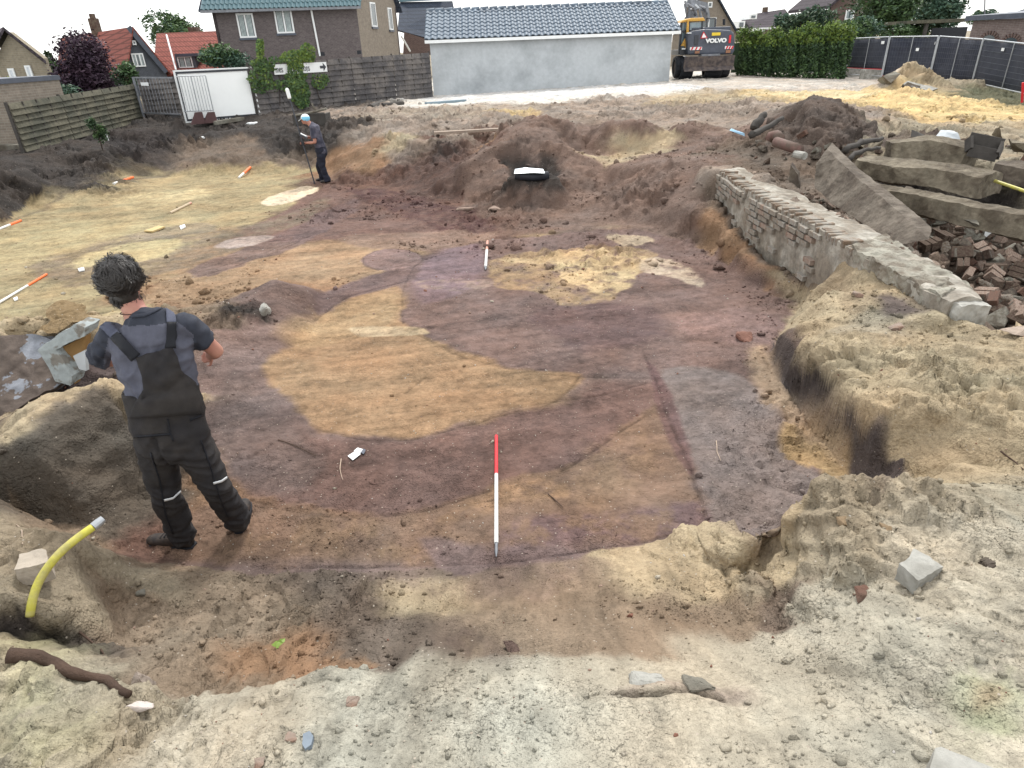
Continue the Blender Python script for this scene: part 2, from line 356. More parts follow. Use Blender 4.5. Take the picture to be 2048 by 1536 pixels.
NC, NR = 860, 1290
YO = -1.3
tt = np.linspace(-.96, .96, NC)
rr = np.concatenate([np.geomspace(.9, 50, NR), np.geomspace(50.6, 1100, 26)])
RRg, TTg = np.meshgrid(rr, tt, indexing='ij')
jit = np.random.RandomState(3)
GX = (RRg*TTg).ravel(); GY = (RRg+YO).ravel()
GX = GX.astype(np.float64); GY = GY.astype(np.float64)

def tin(X, Y):
    z = np.full(X.shape, 1.0); ti = np.zeros(X.shape, int); bw = np.zeros((X.size, 3), np.float32); bw[:, 0] = 1
    order = np.argsort(Y, kind='stable'); Ys = Y[order]
    for k, (a, b, c) in enumerate(TT):
        A, B, C = TV[a], TV[b], TV[c]
        lo, hi = np.searchsorted(Ys, [min(A[1], B[1], C[1])-1e-6, max(A[1], B[1], C[1])+1e-6])
        if hi <= lo: continue
        ix = order[lo:hi]; x = X[ix]
        m = (x >= min(A[0], B[0], C[0])-1e-6) & (x <= max(A[0], B[0], C[0])+1e-6); ix = ix[m]
        if not len(ix): continue
        x = X[ix]; y = Y[ix]
        D = (B[1]-C[1])*(A[0]-C[0])+(C[0]-B[0])*(A[1]-C[1])
        if abs(D) < 1e-12: continue
        w0 = ((B[1]-C[1])*(x-C[0])+(C[0]-B[0])*(y-C[1]))/D; w1 = ((C[1]-A[1])*(x-C[0])+(A[0]-C[0])*(y-C[1]))/D; w2 = 1-w0-w1
        m = (w0 >= -1e-6) & (w1 >= -1e-6) & (w2 >= -1e-6); ix = ix[m]
        w0, w1, w2 = w0[m], w1[m], w2[m]
        z[ix] = w0*TZ[a]+w1*TZ[b]+w2*TZ[c]; ti[ix] = k
        bw[ix, 0] = w0; bw[ix, 1] = w1; bw[ix, 2] = w2
    return z, ti, bw
# edges of the cuts are ragged: sample the TIN at warped positions
dist = np.sqrt(GX**2+GY**2)
np_far = None
wa = np.clip(.022*dist-.045, .02, .22)
wx = fbm2(GX, GY, 2.6, 2, 11, .5)*wa; wy = fbm2(GX, GY, 2.6, 2, 31, .5)*wa
Z0, TI, BW = tin(GX+wx, GY+wy)
def gridblur(A, n=1):
    G = A.reshape(len(rr), NC)
    for _ in range(n):
        q = np.pad(G, 1, mode='edge')
        G = (q[1:-1, 1:-1]*4+q[:-2, 1:-1]*2+q[2:, 1:-1]*2+q[1:-1, :-2]*2+q[1:-1, 2:]*2+q[:-2, :-2]+q[:-2, 2:]+q[2:, :-2]+q[2:, 2:])/16
    return G.ravel()
Z0 = gridblur(Z0, 3)
def terr(x, y):                   # height of the bare terrain
    r_ = y-YO; i = np.interp(r_, rr, np.arange(len(rr))); j = (x/r_+.96)/1.92*(NC-1)
    i0, j0 = int(min(max(i, 0), len(rr)-2)), int(min(max(j, 0), NC-2)); fi, fj = i-i0, min(max(j-j0, 0), 1)
    G = Z0.reshape(len(rr), NC)
    return float(G[i0, j0]*(1-fi)*(1-fj)+G[i0+1, j0]*fi*(1-fj)+G[i0, j0+1]*(1-fi)*fj+G[i0+1, j0+1]*fi*fj)
def PT(px, py, dz=0):             # where the ray through a pixel meets the terrain
    r_ = ray(px, py); o = Vector((0, 0, HC)); prev = None
    t = .6/r_.length; d = 1.01
    while t*r_.y < 300:
        p = o+r_*t
        if p.z < terr(p.x, p.y)+dz:
            lo, hi = prev, t
            for _ in range(18):
                mid = (lo+hi)/2; q = o+r_*mid
                if q.z < terr(q.x, q.y)+dz: hi = mid
                else: lo = mid
            q = o+r_*hi; return Vector((q.x, q.y, terr(q.x, q.y)))
        prev = t; t *= d
    return P(px, py, 1.0)
# soil weights
_G = Z0.reshape(len(rr), NC); _X = GX.reshape(_G.shape); _Y = GY.reshape(_G.shape)
_zr = np.gradient(_G, axis=0)/np.maximum(np.gradient(_Y, axis=0), 1e-6); _zc = np.gradient(_G, axis=1)/np.maximum(np.gradient(_X, axis=1), 1e-6)
STEEP = 1-1/np.sqrt(1+_zr**2+_zc**2).ravel(); FLAT = np.clip(1.15-STEEP*2.4, .12, 1)
GN = GY+Z0*1.3
TSI = TS[TT][TI]
w = BW.copy()
for k in range(3):
    nz = fbm2(GX, GN, 1.7, 4, 50+k*7, .6)
    w[:, k] = np.clip(w[:, k]+.32*nz*(w[:, k] > .02), 0.0005, 2)**3.2
w /= w.sum(1, keepdims=True)
COL = sum(w[:, k:k+1]*scol[TSI[:, k]] for k in range(3)).astype(np.float32)
ROU = gridblur(sum(w[:, k]*sro[TSI[:, k]] for k in range(3)), 2)

# ---- floor figures (soil stains): polygons in pixels dropped on the terrain, tested in world XY
def poly_sd(poly, X, Y):
    n = len(poly); d = np.full(X.shape, 1e9); ins = np.zeros(X.shape, bool)
    for i in range(n):
        ax, ay = poly[i]; bx, by = poly[(i+1) % n]
        ex, ey = bx-ax, by-ay; wx_, wy_ = X-ax, Y-ay
        t = np.clip((wx_*ex+wy_*ey)/max(ex*ex+ey*ey, 1e-12), 0, 1)
        d = np.minimum(d, (wx_-ex*t)**2+(wy_-ey*t)**2)
        c = ((ay > Y) != (by > Y))
        with np.errstate(divide='ignore', invalid='ignore'):
            c &= X < (bx-ax)*(Y-ay)/(by-ay)+ax
        ins ^= c
    d = np.sqrt(d); return np.where(ins, -d, d)
def line_d(pl, X, Y):
    d = np.full(X.shape, 1e9)
    for (ax, ay), (bx, by) in zip(pl[:-1], pl[1:]):
        ex, ey = bx-ax, by-ay; t = np.clip(((X-ax)*ex+(Y-ay)*ey)/max(ex*ex+ey*ey, 1e-12), 0, 1)
        d = np.minimum(d, (X-ax-ex*t)**2+(Y-ay-ey*t)**2)
    return np.sqrt(d)
def smooth_pl(pts, closed, n=5):
    pts = [np.array(p) for p in pts]; out = []; m = len(pts)
    rng = range(m) if closed else range(m-1)
    for i in rng:
        p0 = pts[(i-1) % m] if closed or i > 0 else pts[i]; p1 = pts[i]; p2 = pts[(i+1) % m]
        p3 = pts[(i+2) % m] if closed or i+2 < m else p2
        for k in range(n):
            t = k/n; out.append(.5*((2*p1)+(-p0+p2)*t+(2*p0-5*p1+4*p2-p3)*t*t+(-p0+3*p1-3*p2+p3)*t**3))
    if not closed: out.append(pts[-1])
    return out
WX2 = fbm2(GX, GN, 2.5, 4, 71, .6)*(.4+.6*FLAT); WY2 = fbm2(GX, GN, 2.5, 4, 91, .6)*(.4+.6*FLAT)
HN = fbm2(GX, GN, 6, 5, 120, .65)
def stain(px, col, soft=.06, warp=.08, amt=1.0, patch=0.0, smooth=True, rough=None):
    global COL, ROU
    w_ = [PT(*p) for p in px]; pl = [(p.x, p.y) for p in w_]
    if smooth: pl = [tuple(q) for q in smooth_pl(pl, True, 4)]
    xs = [p[0] for p in pl]; ys = [p[1] for p in pl]; mg = soft*2+warp*2+.1
    m = np.where((GX > min(xs)-mg) & (GX < max(xs)+mg) & (GY > min(ys)-mg) & (GY < max(ys)+mg))[0]
    if not len(m): return
    sdv = poly_sd(pl, GX[m]+WX2[m]*warp, GY[m]+WY2[m]*warp)
    a = np.clip(.5-sdv/soft, 0, 1); a = a*a*(3-2*a)*amt
    if patch: a *= np.clip(.5+HN[m]*patch*3+.3, 0, 1)
    a = a[:, None].astype(np.float32)
    COL[m] = COL[m]*(1-a)+np.array(col, np.float32)*a
    if rough is not None: ROU[m] = ROU[m]*(1-a[:, 0])+rough*a[:, 0]
GRV = np.zeros(GX.shape, np.float32)
def groove(px, width=.015, dark=.45, depth=.012, warp=.03):
    global COL
    pl = [tuple(q) for q in smooth_pl([(p.x, p.y) for p in [PT(*p) for p in px]], False, 5)]
    xs = [p[0] for p in pl]; ys = [p[1] for p in pl]; mg = .25
    m = np.where((GX > min(xs)-mg) & (GX < max(xs)+mg) & (GY > min(ys)-mg) & (GY < max(ys)+mg))[0]
    if not len(m): return
    wd = np.maximum(width, dist[m]*.0016)
    d = line_d(pl, GX[m]+WX2[m]*warp, GY[m]+WY2[m]*warp)/wd
    a = np.exp(-d*d).astype(np.float32)*np.clip(.75+HN[m]*1.2, .1, 1).astype(np.float32)
    COL[m] = COL[m]*(1-a[:, None]*dark)
    GRV[m] = np.maximum(GRV[m], a*depth)
PUR = S(124, 99, 92); 
stain([(860, 505), (980, 480), (1100, 470), (1250, 460), (1400, 490), (1480, 530), (1540, 575), (1590, 610), (1560, 660), (1535, 705), (1560, 760), (1600, 820), (1640, 880), (1650, 960), (1560, 1050), (1420, 1068), (1400, 960), (1360, 860), (1300, 745), (1150, 752), (1020, 735), (930, 712), (850, 682), (800, 655), (803, 600), (820, 560), (842, 520)], PUR, .14, .16)
stain([(800, 572), (803, 640), (850, 672), (930, 705), (1050, 738), (1155, 752), (1120, 790), (1040, 815), (960, 832), (880, 862), (800, 874), (720, 876), (640, 852), (570, 800), (525, 740), (560, 700), (610, 655), (650, 620), (710, 595)], S(160, 126, 88), .1, .12)
stain([(560, 660), (640, 620), (740, 590), (790, 590), (780, 650), (700, 680), (600, 700)], S(178, 146, 100), .2, .15, .6)
stain([(780, 650), (850, 655), (860, 668), (790, 668)], S(190, 165, 125), .05, .1)
stain([(700, 655), (780, 650), (800, 668), (720, 672)], S(205, 180, 140), .05, .1, .8)
stain([(600, 862), (720, 885), (880, 868), (1020, 828), (1120, 795), (1180, 768), (1300, 762), (1315, 800), (1200, 890), (1000, 985), (860, 1020), (740, 1030), (620, 1022), (520, 1000), (450, 930), (470, 850), (540, 820)], S(120, 92, 84), .2, .2)
stain([(440, 760), (520, 770), (560, 830), (620, 900), (600, 980), (470, 960), (400, 860)], S(112, 96, 92), .2, .15, .7)
stain([(470, 1000), (620, 1028), (760, 1034), (900, 1015), (1000, 988), (1200, 895), (1320, 812), (1360, 880), (1390, 960), (1412, 1062), (1180, 1090), (1000, 1118), (760, 1126), (520, 1128), (330, 1110), (390, 1020)], S(130, 103, 84), .16, .16)
for q in ([(520, 1040), (700, 1050), (900, 1060), (980, 1100), (700, 1120), (480, 1110)], [(1040, 980), (1180, 920), (1300, 850), (1340, 920), (1250, 1000), (1100, 1020)], [(700, 1050), (850, 1040), (900, 1100), (760, 1110)]):
    stain(q, S(144, 114, 84), .3, .3, .6, .9)
stain([(1030, 1050), (1180, 1030), (1400, 1010), (1408, 1066), (1180, 1092), (1020, 1116)], S(112, 88, 94), .12, .12, .75, .8)
stain([(960, 1000), (1000, 990), (1100, 960), (1120, 990), (1000, 1030), (900, 1040)], S(165, 128, 88), .12, .15, .6, .6)
stain([(1320, 740), (1420, 735), (1500, 760), (1570, 850), (1600, 930), (1640, 975), (1545, 1052), (1420, 1066), (1398, 940), (1350, 840)], S(128, 114, 110), .12, .12)
stain([(1290, 720), (1350, 800), (1390, 930), (1372, 940), (1320, 830)], S(108, 78, 78), .05, .05, .8)
stain([(1560, 870), (1620, 850), (1680, 900), (1720, 960), (1690, 985), (1640, 955), (1590, 930)], S(172, 142, 94), .08, .1)
stain([(1500, 690), (1545, 700), (1610, 815), (1680, 910), (1640, 910), (1570, 850), (1510, 760)], S(170, 145, 115), .15, .1, .8)
stain([(1350, 640), (1480, 620), (1560, 640), (1530, 690), (1420, 680)], S(140, 112, 108), .15, .15, .6)
stain([(1060, 625), (1180, 605), (1300, 612), (1340, 655), (1300, 690), (1180, 690), (1080, 665)], S(100, 76, 76), .3, .25, .7)
stain([(985, 520), (1060, 505), (1150, 498), (1290, 498), (1310, 530), (1260, 562), (1210, 602), (1120, 610), (1080, 585), (1000, 575), (980, 548)], S(168, 138, 98), .08, .14, .95, .5)
stain([(1110, 515), (1200, 505), (1290, 515), (1275, 550), (1245, 580), (1190, 588), (1130, 560)], S(208, 180, 128), .08, .14, .9, .6)
stain([(1000, 520), (1060, 512), (1150, 510), (1140, 522), (1050, 528)], S(196, 168, 120), .06, .1, .8)
stain([(1285, 520), (1340, 520), (1400, 552), (1405, 575), (1350, 556), (1290, 545)], S(196, 176, 150), .06, .12, .85, .6)
stain([(1215, 475), (1290, 474), (1300, 485), (1250, 495)], S(200, 176, 140), .06, .1, .7)
stain([(860, 510), (960, 490), (960, 560), (880, 600), (830, 600), (830, 550)], S(134, 110, 122), .2, .1, .6)
stain([(850, 560), (980, 560), (960, 580), (850, 578)], S(160, 135, 120), .08, .12, .7, .8)
stain([(640, 378), (760, 384), (900, 415), (985, 452), (880, 476), (700, 478), (560, 486), (470, 470), (560, 425)], S(122, 92, 82), .2, .2)
stain([(700, 378), (800, 385), (930, 420), (990, 460), (900, 470), (840, 440), (720, 400)], S(92, 62, 60), .2, .2, .9, .5)
stain([(620, 600), (640, 580), (740, 545), (840, 530), (830, 560), (720, 590), (640, 630)], S(116, 94, 92), .12, .12)
stain([(300, 590), (420, 515), (560, 492), (700, 486), (850, 495), (760, 545), (640, 572), (560, 560), (480, 590), (360, 610)], S(166, 134, 98), .15, .2, .9)
stain([(700, 470), (900, 462), (1000, 470), (860, 500), (700, 490)], S(148, 118, 100), .15, .15, .8)
stain([(60, 535), (150, 500), (280, 470), (420, 462), (540, 440), (650, 395), (640, 430), (520, 480), (340, 548), (200, 568), (110, 566)], S(132, 116, 96), .25, .25, .85, .4)
stain([(250, 470), (330, 455), (420, 445), (430, 462), (300, 478)], S(140, 128, 110), .15, .15, .6)
stain([(380, 540), (480, 500), (600, 450), (700, 400), (720, 410), (640, 470), (520, 520), (400, 556)], S(118, 94, 92), .1, .15, .8)
stain([(522, 406), (560, 386), (612, 373), (634, 377), (606, 396), (552, 411)], S(222, 200, 168), .05, .1)
stain([(430, 490), (480, 475), (552, 472), (500, 492), (450, 498)], S(172, 154, 146), .06, .1, .9)
stain([(150, 520), (200, 500), (350, 478), (345, 505), (240, 528), (160, 535)], S(200, 180, 124), .2, .2, .8)
stain([(230, 400), (380, 378), (420, 390), (330, 410), (240, 420)], S(206, 186, 134), .3, .3, .8, .5)
stain([(120, 440), (260, 400), (330, 410), (240, 440), (130, 460)], S(160, 142, 98), .3, .3, .6, .8)
stain([(0, 470), (130, 440), (300, 450), (200, 480), (0, 530)], S(176, 160, 112), .3, .3, .6)
stain([(350, 345), (150, 380), (0, 450), (0, 430), (150, 370), (350, 335)], S(104, 92, 80), .3, .2, .8)
stain([(725, 515), (770, 498), (830, 504), (842, 524), (790, 540), (735, 533)], S(138, 112, 108), .05, .06)
stain([(850, 1180), (925, 1148), (1015, 1195), (960, 1212), (880, 1212)], S(190, 162, 120), .25, .2, .45, .9)
stain([(230, 270), (330, 268), (345, 318), (240, 335)], S(56, 50, 50), .6, .4, .8)
stain([(780, 330), (860, 290), (935, 300), (925, 395), (820, 390)], S(92, 72, 66), .4, .3, .7, .5)
stain([(540, 1250), (660, 1230), (700, 1330), (600, 1370), (480, 1350)], S(140, 112, 86), .3, .25, .3, .9)
stain([(900, 1260), (1000, 1270), (1010, 1330), (900, 1320)], S(98, 80, 76), .2, .15, .5, .8)
stain([(700, 1140), (900, 1130), (1150, 1120), (1150, 1180), (1000, 1200), (780, 1190)], S(132, 112, 104), .2, .15, .5, .6)
stain([(850, 1070), (960, 1090), (1150, 1100), (1160, 1120), (1000, 1135), (900, 1150)], S(120, 100, 100), .08, .1, .8)
stain([(1700, 185), (1850, 196), (2048, 215), (2048, 245), (1850, 236), (1760, 215)], S(218, 188, 118), .5, .5, .9, .4)
stain([(1500, 180), (1700, 182), (1740, 196), (1560, 196)], S(220, 200, 150), .6, .6, .9, .5)
stain([(880, 192), (1340, 166), (1420, 176), (1250, 186), (900, 204)], S(212, 214, 218), .3, .5, .9, .5)
stain([(1352, 158), (1740, 160), (1780, 172), (1640, 176), (1440, 176)], S(192, 184, 174), .4, .3, .9)
stain([(700, 240), (880, 215), (1100, 210), (1040, 226), (880, 240)], S(176, 162, 142), .6, .6, .7, .8)
stain([(980, 222), (1010, 220), (1080, 226), (1010, 232)], S(214, 184, 116), .4, .5, .8, .5)
stain([(0, 1280), (110, 1300), (140, 1536), (0, 1536)], S(172, 170, 122), .3, .2, .6, .5)
stain([(1960, 1400), (2060, 1380), (2060, 1536), (1900, 1480)], S(142, 160, 104), .4, .3, .6, .8)
stain([(1960, 1390), (2020, 1395), (2010, 1430), (1960, 1425)], S(160, 118, 88), .08, .1, .5, .8)
stain([(1560, 1290), (1640, 1300), (1790, 1360), (1700, 1380), (1560, 1350)], S(136, 128, 110), .15, .15, .8, .6)
stain([(1340, 1380), (1440, 1380), (1450, 1400), (1250, 1400)], S(150, 135, 125), .1, .1, .8, .3)
stain([(1543, 698), (1568, 686), (1620, 752), (1680, 822), (1722, 872), (1768, 945), (1784, 988), (1735, 990), (1693, 930), (1652, 868), (1602, 802), (1552, 748)], S(100, 88, 80), .04, .03, .85, .3)
# dark layers in the cut face of the sandy bank
stain([(1543, 682), (1590, 694), (1650, 765), (1640, 800), (1600, 785), (1560, 740)], S(84, 74, 72), .02, .02)
stain([(1618, 742), (1650, 748), (1668, 772), (1640, 772)], S(58, 50, 50), .015, .02)
stain([(1668, 828), (1712, 818), (1750, 878), (1738, 900), (1700, 900)], S(90, 82, 80), .02, .025)
stain([(1700, 920), (1760, 905), (1800, 945), (1782, 985), (1735, 975)], S(88, 78, 76), .02, .03)
stain([(1745, 590), (1850, 590), (1880, 615), (1800, 625)], S(120, 104, 94), .1, .12, .6)
stain([(1640, 560), (1700, 565), (1760, 600), (1680, 610)], S(150, 128, 98), .1, .1, .6)
for q in ([(1500, 1100), (1535, 1075), (1540, 1250), (1500, 1240)],):
    stain(q, S(150, 122, 98), .08, .08, .4, .6)
# incised outlines and scrape marks
_r = random.Random(44)
for k in range(46):
    x, y = _r.uniform(450, 1450), _r.uniform(430, 1060); Lx = _r.uniform(40, 190); sl_ = _r.uniform(-.22, .05)
    groove([(x, y), (x+Lx*.5, y+Lx*.5*sl_+_r.uniform(-5, 5)), (x+Lx, y+Lx*sl_)], _r.uniform(.004, .01), _r.uniform(.15, .4), _r.uniform(.002, .007), .03)
for k in range(30):
    x, y = _r.uniform(20, 560), _r.uniform(370, 600); Lx = _r.uniform(30, 130)
    groove([(x, y), (x+Lx*.5, y-Lx*.12), (x+Lx, y-Lx*.25)], .012, .25, .006, .04)
for g_ in ([(590, 835), (640, 857), (720, 879), (800, 880), (880, 866), (1000, 832), (1080, 814), (1125, 790), (1155, 756)],
           [(800, 655), (870, 686), (930, 715), (1000, 732), (1100, 750), (1170, 754), (1300, 757)],
           [(900, 505), (842, 522), (815, 560), (803, 600), (806, 645)], [(600, 640), (700, 592), (800, 566), (812, 562)],
           [(640, 570), (740, 543), (840, 527)], [(500, 1000), (560, 1018), (640, 1036), (740, 1032), (860, 1020), (980, 985)],
           [(1120, 945), (1200, 890), (1260, 850), (1320, 812)], [(1285, 700), (1310, 762), (1350, 860), (1380, 930), (1400, 1000), (1412, 1060)],
           [(150, 545), (300, 562), (420, 548), (560, 500), (640, 462)], [(850, 500), (1000, 478), (1200, 462), (1290, 461), (1400, 487), (1490, 535)],
           [(1040, 815), (1120, 800), (1200, 790), (1290, 765)], [(725, 515), (770, 498), (830, 504), (842, 524), (790, 540), (735, 533), (725, 515)],
           [(560, 425), (480, 455), (350, 470), (230, 500)], [(640, 400), (665, 420), (650, 440)], [(560, 883), (600, 895), (640, 915)],
           [(810, 785), (852, 755)], [(400, 545), (500, 515), (640, 465)]):
    groove(g_)
groove([(520, 1137), (760, 1134), (1000, 1127), (1180, 1102), (1400, 1079), (1530, 1062)], .012, .45, .012, .01)
for g_ in ([(1450, 1140), (1450, 1200), (1475, 1245)], [(1490, 1130), (1495, 1200), (1520, 1250)], [(1530, 1085), (1535, 1180), (1560, 1240)], [(1565, 1160), (1590, 1200), (1610, 1240)]):
    groove(g_, .018, .4, .035, .02)
groove([(1800, 1280), (1830, 1320), (1900, 1400), (1940, 1430)], .04, .25, .02, .04)
groove([(1640, 1300), (1760, 1330), (1860, 1400)], .05, .2, .02, .05)
groove([(1240, 1392), (1330, 1398), (1360, 1388), (1440, 1398)], .012, .6, .03, .02)
groove([(0, 1258), (60, 1275), (110, 1275), (150, 1320)], .02, .5, .03, .02)

# streaks left by the digger bucket, large tone changes
u_ = GX*.97+GY*.22; v_ = -GX*.22+GN*.97
fl = np.clip(1-(ROU-.004)/.012, 0, 1)
st = fbm2(u_*.55, v_*4.2, 1.0, 4, 200, .6)
st2 = fbm2(u_*.9+5, v_*11, 1.0, 4, 220, .6)
big = fbm2(GX, GN, .6, 5, 240, .6); med = fbm2(GX, GN, 2.7, 5, 260, .65); fin = fbm2(GX, GN, 14, 4, 280, .7)
GREY = COL.mean(1, keepdims=True)
COL *= (1+.20*big+.30*med+.45*fin*FLAT+fl*(.42*st+.28*st2))[:, None].clip(.4, 1.7)
hue = fbm2(GX, GN, 1.9, 5, 300, .6)[:, None]
COL *= 1+hue*np.array([.14, .0, -.13], np.float32)
# trample prints and tyre treads on the far ground
lum_ = COL.mean(1, keepdims=True); COL = ((lum_+(COL-lum_)*.74)*1.14*np.array([1.03, 1.0, .96])).clip(.01, .8)
# ---- relief
G = Z0.reshape(len(rr), NC); X2 = GX.reshape(G.shape); Y2 = GY.reshape(G.shape)
P3 = np.stack([X2, Y2, G], -1)
dr = np.gradient(P3, axis=0); dc = np.gradient(P3, axis=1)
nrm = np.cross(dc.reshape(-1, 3), dr.reshape(-1, 3)); nrm /= np.linalg.norm(nrm, axis=1, keepdims=True)
nrm[nrm[:, 2] < 0] *= -1
near = GY < 60
def n3(f, seed): return vn3(GX*f, GY*f, Z0*f*1.4, seed)
bl = lambda q: .55-np.abs(q)*1.6
dsp = (n3(1.9, 1)*.9+bl(n3(4.3, 2))*.6+bl(n3(9.1, 3))*.55+bl(n3(19, 4))*.45*FLAT+n3(41, 5)*.14*FLAT)/1.4
w1, id1 = worley(GX+.05*WX2, GN+.05*WY2, 8, 400); w2, id2 = worley(GX+.02*WX2, GN+.02*WY2, 21, 420); w3, id3 = worley(GX, GN, 3.1, 440)
cl1 = np.clip((.50-w1)*5, 0, 1)*.55*np.clip((id1-.45)*2.2, 0, 1)+np.clip((.55-w3)*5, 0, 1)*.8*np.clip((id3-.5)*2, 0, 1)*(ROU > .03)
cl2 = FLAT*np.clip((.55-w2)*4, 0, 1)*.6*np.clip((id2-.3)*1.6, 0, 1)
dsp2 = cl1*1.1*np.clip(.45+big*2.5, .15, 1)+cl2*.55*np.clip(.6+med*2, .2, 1)
farf = np.clip(dist/12, .8, 2.2)
crumb = np.clip(.7+fbm2(GX, GN, .8, 4, 610)*2.6, .3, 1.5); crumb = np.where(fl > .5, 1, crumb)
step = ((id3-.5)*.8*(ROU > .03)+(id1-.5)*.75*FLAT+(id2-.5)*.3*FLAT)
D = ROU*crumb*(dsp*1.0*farf+dsp2*.85+step*.8)
D += fl*.004*(st2*1.5)
D += (1-fl)*.02*(n3(.9, 9))
tread = np.sin((u_*.8+med*.6)*9)*np.clip(fbm2(GX, GY, .5, 3, 520)*3, 0, 1)*np.clip((Z0-.9)*10, 0, 1)*np.clip((dist-14)/4, 0, 1)*.035
D += tread; COL *= (1+tread*6)[:, None]
D[~near] *= .3
D = np.where(near, D, D.clip(-.02, .02))
PX = GX+nrm[:, 0]*D; PY = GY+nrm[:, 1]*D; PZ = Z0+nrm[:, 2]*D-GRV

n_r = len(rr)
me = bpy.data.meshes.new('ground')
nf = (n_r-1)*(NC-1); a = np.arange(n_r*NC).reshape(n_r, NC)
quads = np.stack([a[:-1, :-1], a[:-1, 1:], a[1:, 1:], a[1:, :-1]], -1).reshape(-1, 4).astype(np.int32)
me.vertices.add(n_r*NC); me.vertices.foreach_set('co', np.stack([PX, PY, PZ], 1).astype(np.float32).ravel())
me.loops.add(nf*4); me.loops.foreach_set('vertex_index', quads.ravel())
me.polygons.add(nf); me.polygons.foreach_set('loop_start', np.arange(0, nf*4, 4, dtype=np.int32))
try: me.polygons.foreach_set('loop_total', np.full(nf, 4, np.int32))
except Exception: pass
me.update(calc_edges=True)
me.polygons.foreach_set('use_smooth', np.ones(nf, bool))
at = me.color_attributes.new('soil', 'FLOAT_COLOR', 'POINT')
at.data.foreach_set('color', np.concatenate([COL, np.ones((len(COL), 1))], 1).astype(np.float32).ravel())
me.update()

def soil_mat(name='soil_mat', attr=True, col=(.2, .17, .13)):
    m = bpy.data.materials.new(name); m.use_nodes = True; nt = m.node_tree; N = nt.nodes; L = nt.links
    b = N['Principled BSDF']; b.inputs['Roughness'].default_value = .93; b.inputs['Specular IOR Level'].default_value = .15
    tc = N.new('ShaderNodeTexCoord')
    if attr: c = N.new('ShaderNodeVertexColor'); c.layer_name = 'soil'; co = c.outputs[0]
    else:
        c = N.new('ShaderNodeRGB'); c.outputs[0].default_value = (*col, 1); co = c.outputs[0]
    def noi(s, d=6, r=.65):
        n = N.new('ShaderNodeTexNoise'); n.inputs['Scale'].default_value = s; n.inputs['Detail'].default_value = d; n.inputs['Roughness'].default_value = r
        L.new(tc.outputs['Object'], n.inputs['Vector']); return n.outputs[0]
    def mr(i, a, b_, c_, d_):
        n = N.new('ShaderNodeMapRange'); 
        for k, v in zip((1, 2, 3, 4), (a, b_, c_, d_)): n.inputs[k].default_value = v
        L.new(i, n.inputs[0]); return n.outputs[0]
    def mul(a_, b_):
        n = N.new('ShaderNodeMix'); n.data_type = 'RGBA'; n.blend_type = 'MULTIPLY'; n.inputs[0].default_value = 1
        L.new(a_, n.inputs[6]); L.new(b_, n.inputs[7]); return n.outputs[2]
    x = mul(co, mr(noi(38, 8, .75), .3, .7, .66, 1.34))
    x = mul(x, mr(noi(170, 3, .6), .3, .7, .86, 1.15))
    mk = N.new('ShaderNodeMix'); mk.data_type = 'RGBA'; L.new(mr(noi(2.2, 4, .6), .4, .6, .25, 1), mk.inputs[0]); L.new(co, mk.inputs[6]); L.new(x, mk.inputs[7]); x = mk.outputs[2]
    v = N.new('ShaderNodeTexVoronoi'); v.inputs['Scale'].default_value = 46; L.new(tc.outputs['Object'], v.inputs['Vector'])
    sp = N.new('ShaderNodeSeparateColor'); L.new(v.outputs['Color'], sp.inputs[0])
    g1 = mr(v.outputs['Distance'], .16, .24, 1, 0); g2 = mr(sp.outputs[0], .93, .94, 0, 1)
    mm = N.new('ShaderNodeMath'); mm.operation = 'MULTIPLY'; L.new(g1, mm.inputs[0]); L.new(g2, mm.inputs[1])
    mxx = N.new('ShaderNodeMix'); mxx.data_type = 'RGBA'; L.new(mm.outputs[0], mxx.inputs[0]); L.new(x, mxx.inputs[6]); mxx.inputs[7].default_value = (.38, .33, .27, 1)
    L.new(mxx.outputs[2], b.inputs['Base Color'])
    prev = None
    vb = N.new('ShaderNodeTexVoronoi'); vb.inputs['Scale'].default_value = 75; L.new(tc.outputs['Object'], vb.inputs['Vector'])
    bp = N.new('ShaderNodeBump'); bp.inputs['Strength'].default_value = .9; bp.inputs['Distance'].default_value = .014; bp.invert = True; L.new(mr(noi(1.7, 5, .6), .46, .62, .05, .85), bp.inputs['Strength'])
    L.new(vb.outputs['Distance'], bp.inputs['Height']); prev = bp.outputs[0]
    for s, d in ((11, .05), (48, .016), (200, .004)):
        bp = N.new('ShaderNodeBump'); bp.inputs['Strength'].default_value = .85; bp.inputs['Distance'].default_value = d
        L.new(noi(s, 4, .55), bp.inputs['Height'])
        if prev: L.new(prev, bp.inputs['Normal'])
        prev = bp.outputs[0]
    L.new(prev, b.inputs['Normal'])
    return m
SOILM = soil_mat(); me.materials.append(SOILM)
ground = bpy.data.objects.new('ground', me); link(ground); tag(ground, kind='structure')
HG = PZ.reshape(n_r, NC)
def gz(x, y):
    r_ = y-YO; i = int(round(np.interp(r_, rr, np.arange(n_r)))); j = int(round((x/r_+.96)/1.92*(NC-1)))
    return float(HG[min(max(i, 0), n_r-1), min(max(j, 0), NC-1)])
Z0 = gridblur(HG.ravel(), 2)
# a sheet under and behind the camera
b_ = MB(); b_.add([(-60, -60, 1.1), (60, -60, 1.1), (60, -.45, 1.15), (-60, -.45, 1.15)], [(0, 1, 2, 3)])
b_.build('ground', [soil_mat('soil_back', False, S(176, 168, 145))])['kind'] = 'structure'

